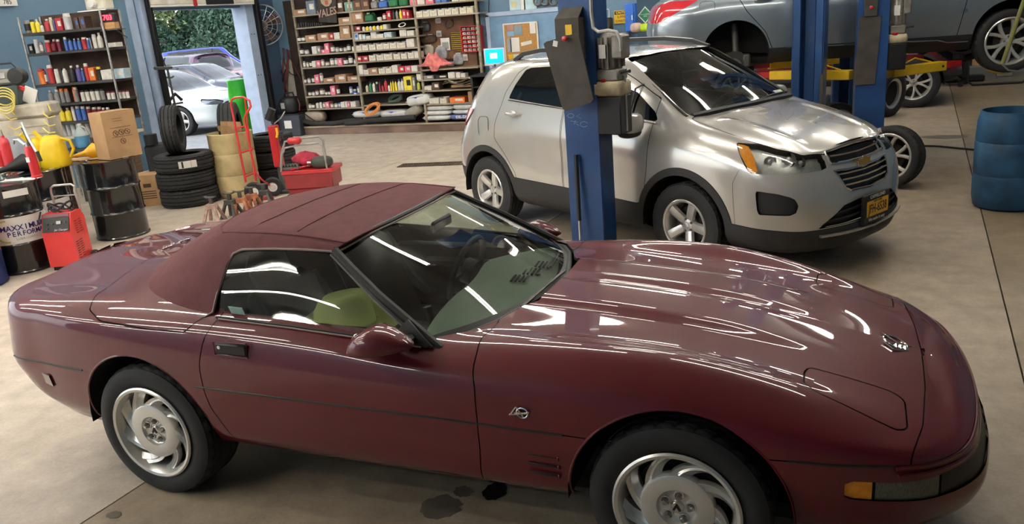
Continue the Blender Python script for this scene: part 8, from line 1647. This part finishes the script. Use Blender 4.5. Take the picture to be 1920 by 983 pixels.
# green wrapped banner with white letters by the jamb
M_gban = mat('glossy_green_banner', (.05, .50, .03), .3, coat=.5, var=.1)
q = at(462, 250, (X0-.55, 0, 0), (1, 0, 0)); gb = thing('green_banner', 'tall green plastic banner with white letters BY beside the door jamb', 'banner', (X0-.55, q.y, 0)); tz = at(455, 148, (X0-.55, 0, 0), (1, 0, 0)).z; y0, y1 = at(434, 160, (X0-.55, 0, 0), (1, 0, 0)).y-q.y-.12, .60
rr = random.Random(5); G = []
for i in range(15):
    z = tz*i/14; G.append([(.10*math.sin(t)*(1+.12*rr.random())+.02*math.sin(z*9+t*3), (y0+y1)/2+(y1-y0)/2*math.cos(t)*(1+.03*rr.random()), z) for t in np.linspace(0, 2*PI, 26, endpoint=False)])
b_ = MB(); b_.grid(G, wrapv=True); b_._add(G[-1], [tuple(range(26))]); b_.build('plastic_wrap', M_gban, gb, 70)
text('lettering', 'BY', .40, M_white, gb, (.14, (y0+y1)/2+.17, .50), (PI/2, 0, PI/2), .003, .012); text('lettering', 'N', .50, M_white, gb, (.14, (y0+y1)/2+.20, 1.12), (PI/2, 0, PI/2), .003, .012)
# trees
def tree(name, label, u, D, hgt, rad_, m, trunk, seed, conif=False, n=2600):
    p = ray(u, 80, D); t = thing(name, label, 'tree', (p.x, p.y, 0)); rr = np.random.RandomState(seed)
    MB().tube([(0, 0, 0), (.1, .05, hgt*.35), (-.1, .1, hgt*.7), (0, 0, hgt*.95)], [.22, .17, .09, .03], 8).build('trunk', trunk, t)
    for k in range(5): a = k*1.3; MB().tube([(0, 0, hgt*(.3+.1*k)), (math.cos(a)*rad_*.5, math.sin(a)*rad_*.5, hgt*(.42+.1*k))], [.09, .03], 6).build('branch', trunk, t)
    V = []; F = []
    cl = [(rr.normal(0, 1, 3)*np.array([rad_*.42, rad_*.42, hgt*.19])+np.array([0, 0, hgt*.60])) for _ in range(26)]
    for i in range(int(n*2.3)):
        if conif: z = hgt*(.04+.94*rr.rand()**1.1); r = rad_*(1.02-z/hgt)*(.55+.5*rr.rand()); a = rr.rand()*2*PI; c = np.array([r*math.cos(a), r*math.sin(a), z])
        else: b = cl[rr.randint(26)]; c = b+rr.normal(0, 1, 3)*rad_*.17
        if c[2] < .3: continue
        a = rr.normal(0, 1, 3); a /= np.linalg.norm(a); b = np.cross(a, rr.normal(0, 1, 3)); b /= np.linalg.norm(b); s = .125*(.6+.8*rr.rand()); k = len(V)
        V += [tuple(c-a*s), tuple(c+b*s*.45), tuple(c+a*s), tuple(c-b*s*.45)]; F.append((k, k+1, k+2, k+3))
    me = bpy.data.meshes.new('foliage'); me.from_pydata(V, [], F); mobj('foliage', me, m, t); return t
M_lf1 = mat('dark_bluegreen_leaf', (.07, .14, .09), .6, var=.35, scale=2); M_lf2 = mat('mid_green_leaf', (.17, .23, .08), .6, var=.35, scale=2); M_lf3 = mat('yellow_green_leaf', (.24, .26, .06), .6, var=.3, scale=2); M_bark = mat('grey_bark', (.09, .07, .055), .9)
tree('leafy_tree', 'loose leafy tree at the left beyond the parked cars', 262, 42, 9.5, 3.4, M_lf2, M_bark, 1, n=1500); tree('leafy_tree', 'broad green tree left of centre beyond the parked cars', 325, 44, 8.0, 3.2, M_lf2, M_bark, 2, n=1900)
tree('evergreen_tree', 'dark blue-green evergreen tree beyond the blue SUV', 425, 40, 5.2, 2.6, M_lf1, M_bark, 3, True, 4200); tree('leafy_tree', 'yellow-green tall tree behind the evergreen', 400, 52, 11, 4.0, M_lf3, M_bark, 4); tree('leafy_tree', 'yellow-green tree at the right behind the evergreen', 470, 50, 10, 3.6, M_lf3, M_bark, 6)
tree('evergreen_tree', 'dark evergreen tree in the middle beyond the parked cars', 372, 43, 4.6, 2.8, M_lf1, M_bark, 7, True, 3800); tree('evergreen_shrub', 'low dark shrub row end beyond the plum SUV', 300, 41, 3.2, 2.6, M_lf1, M_bark, 8, True, 2600)
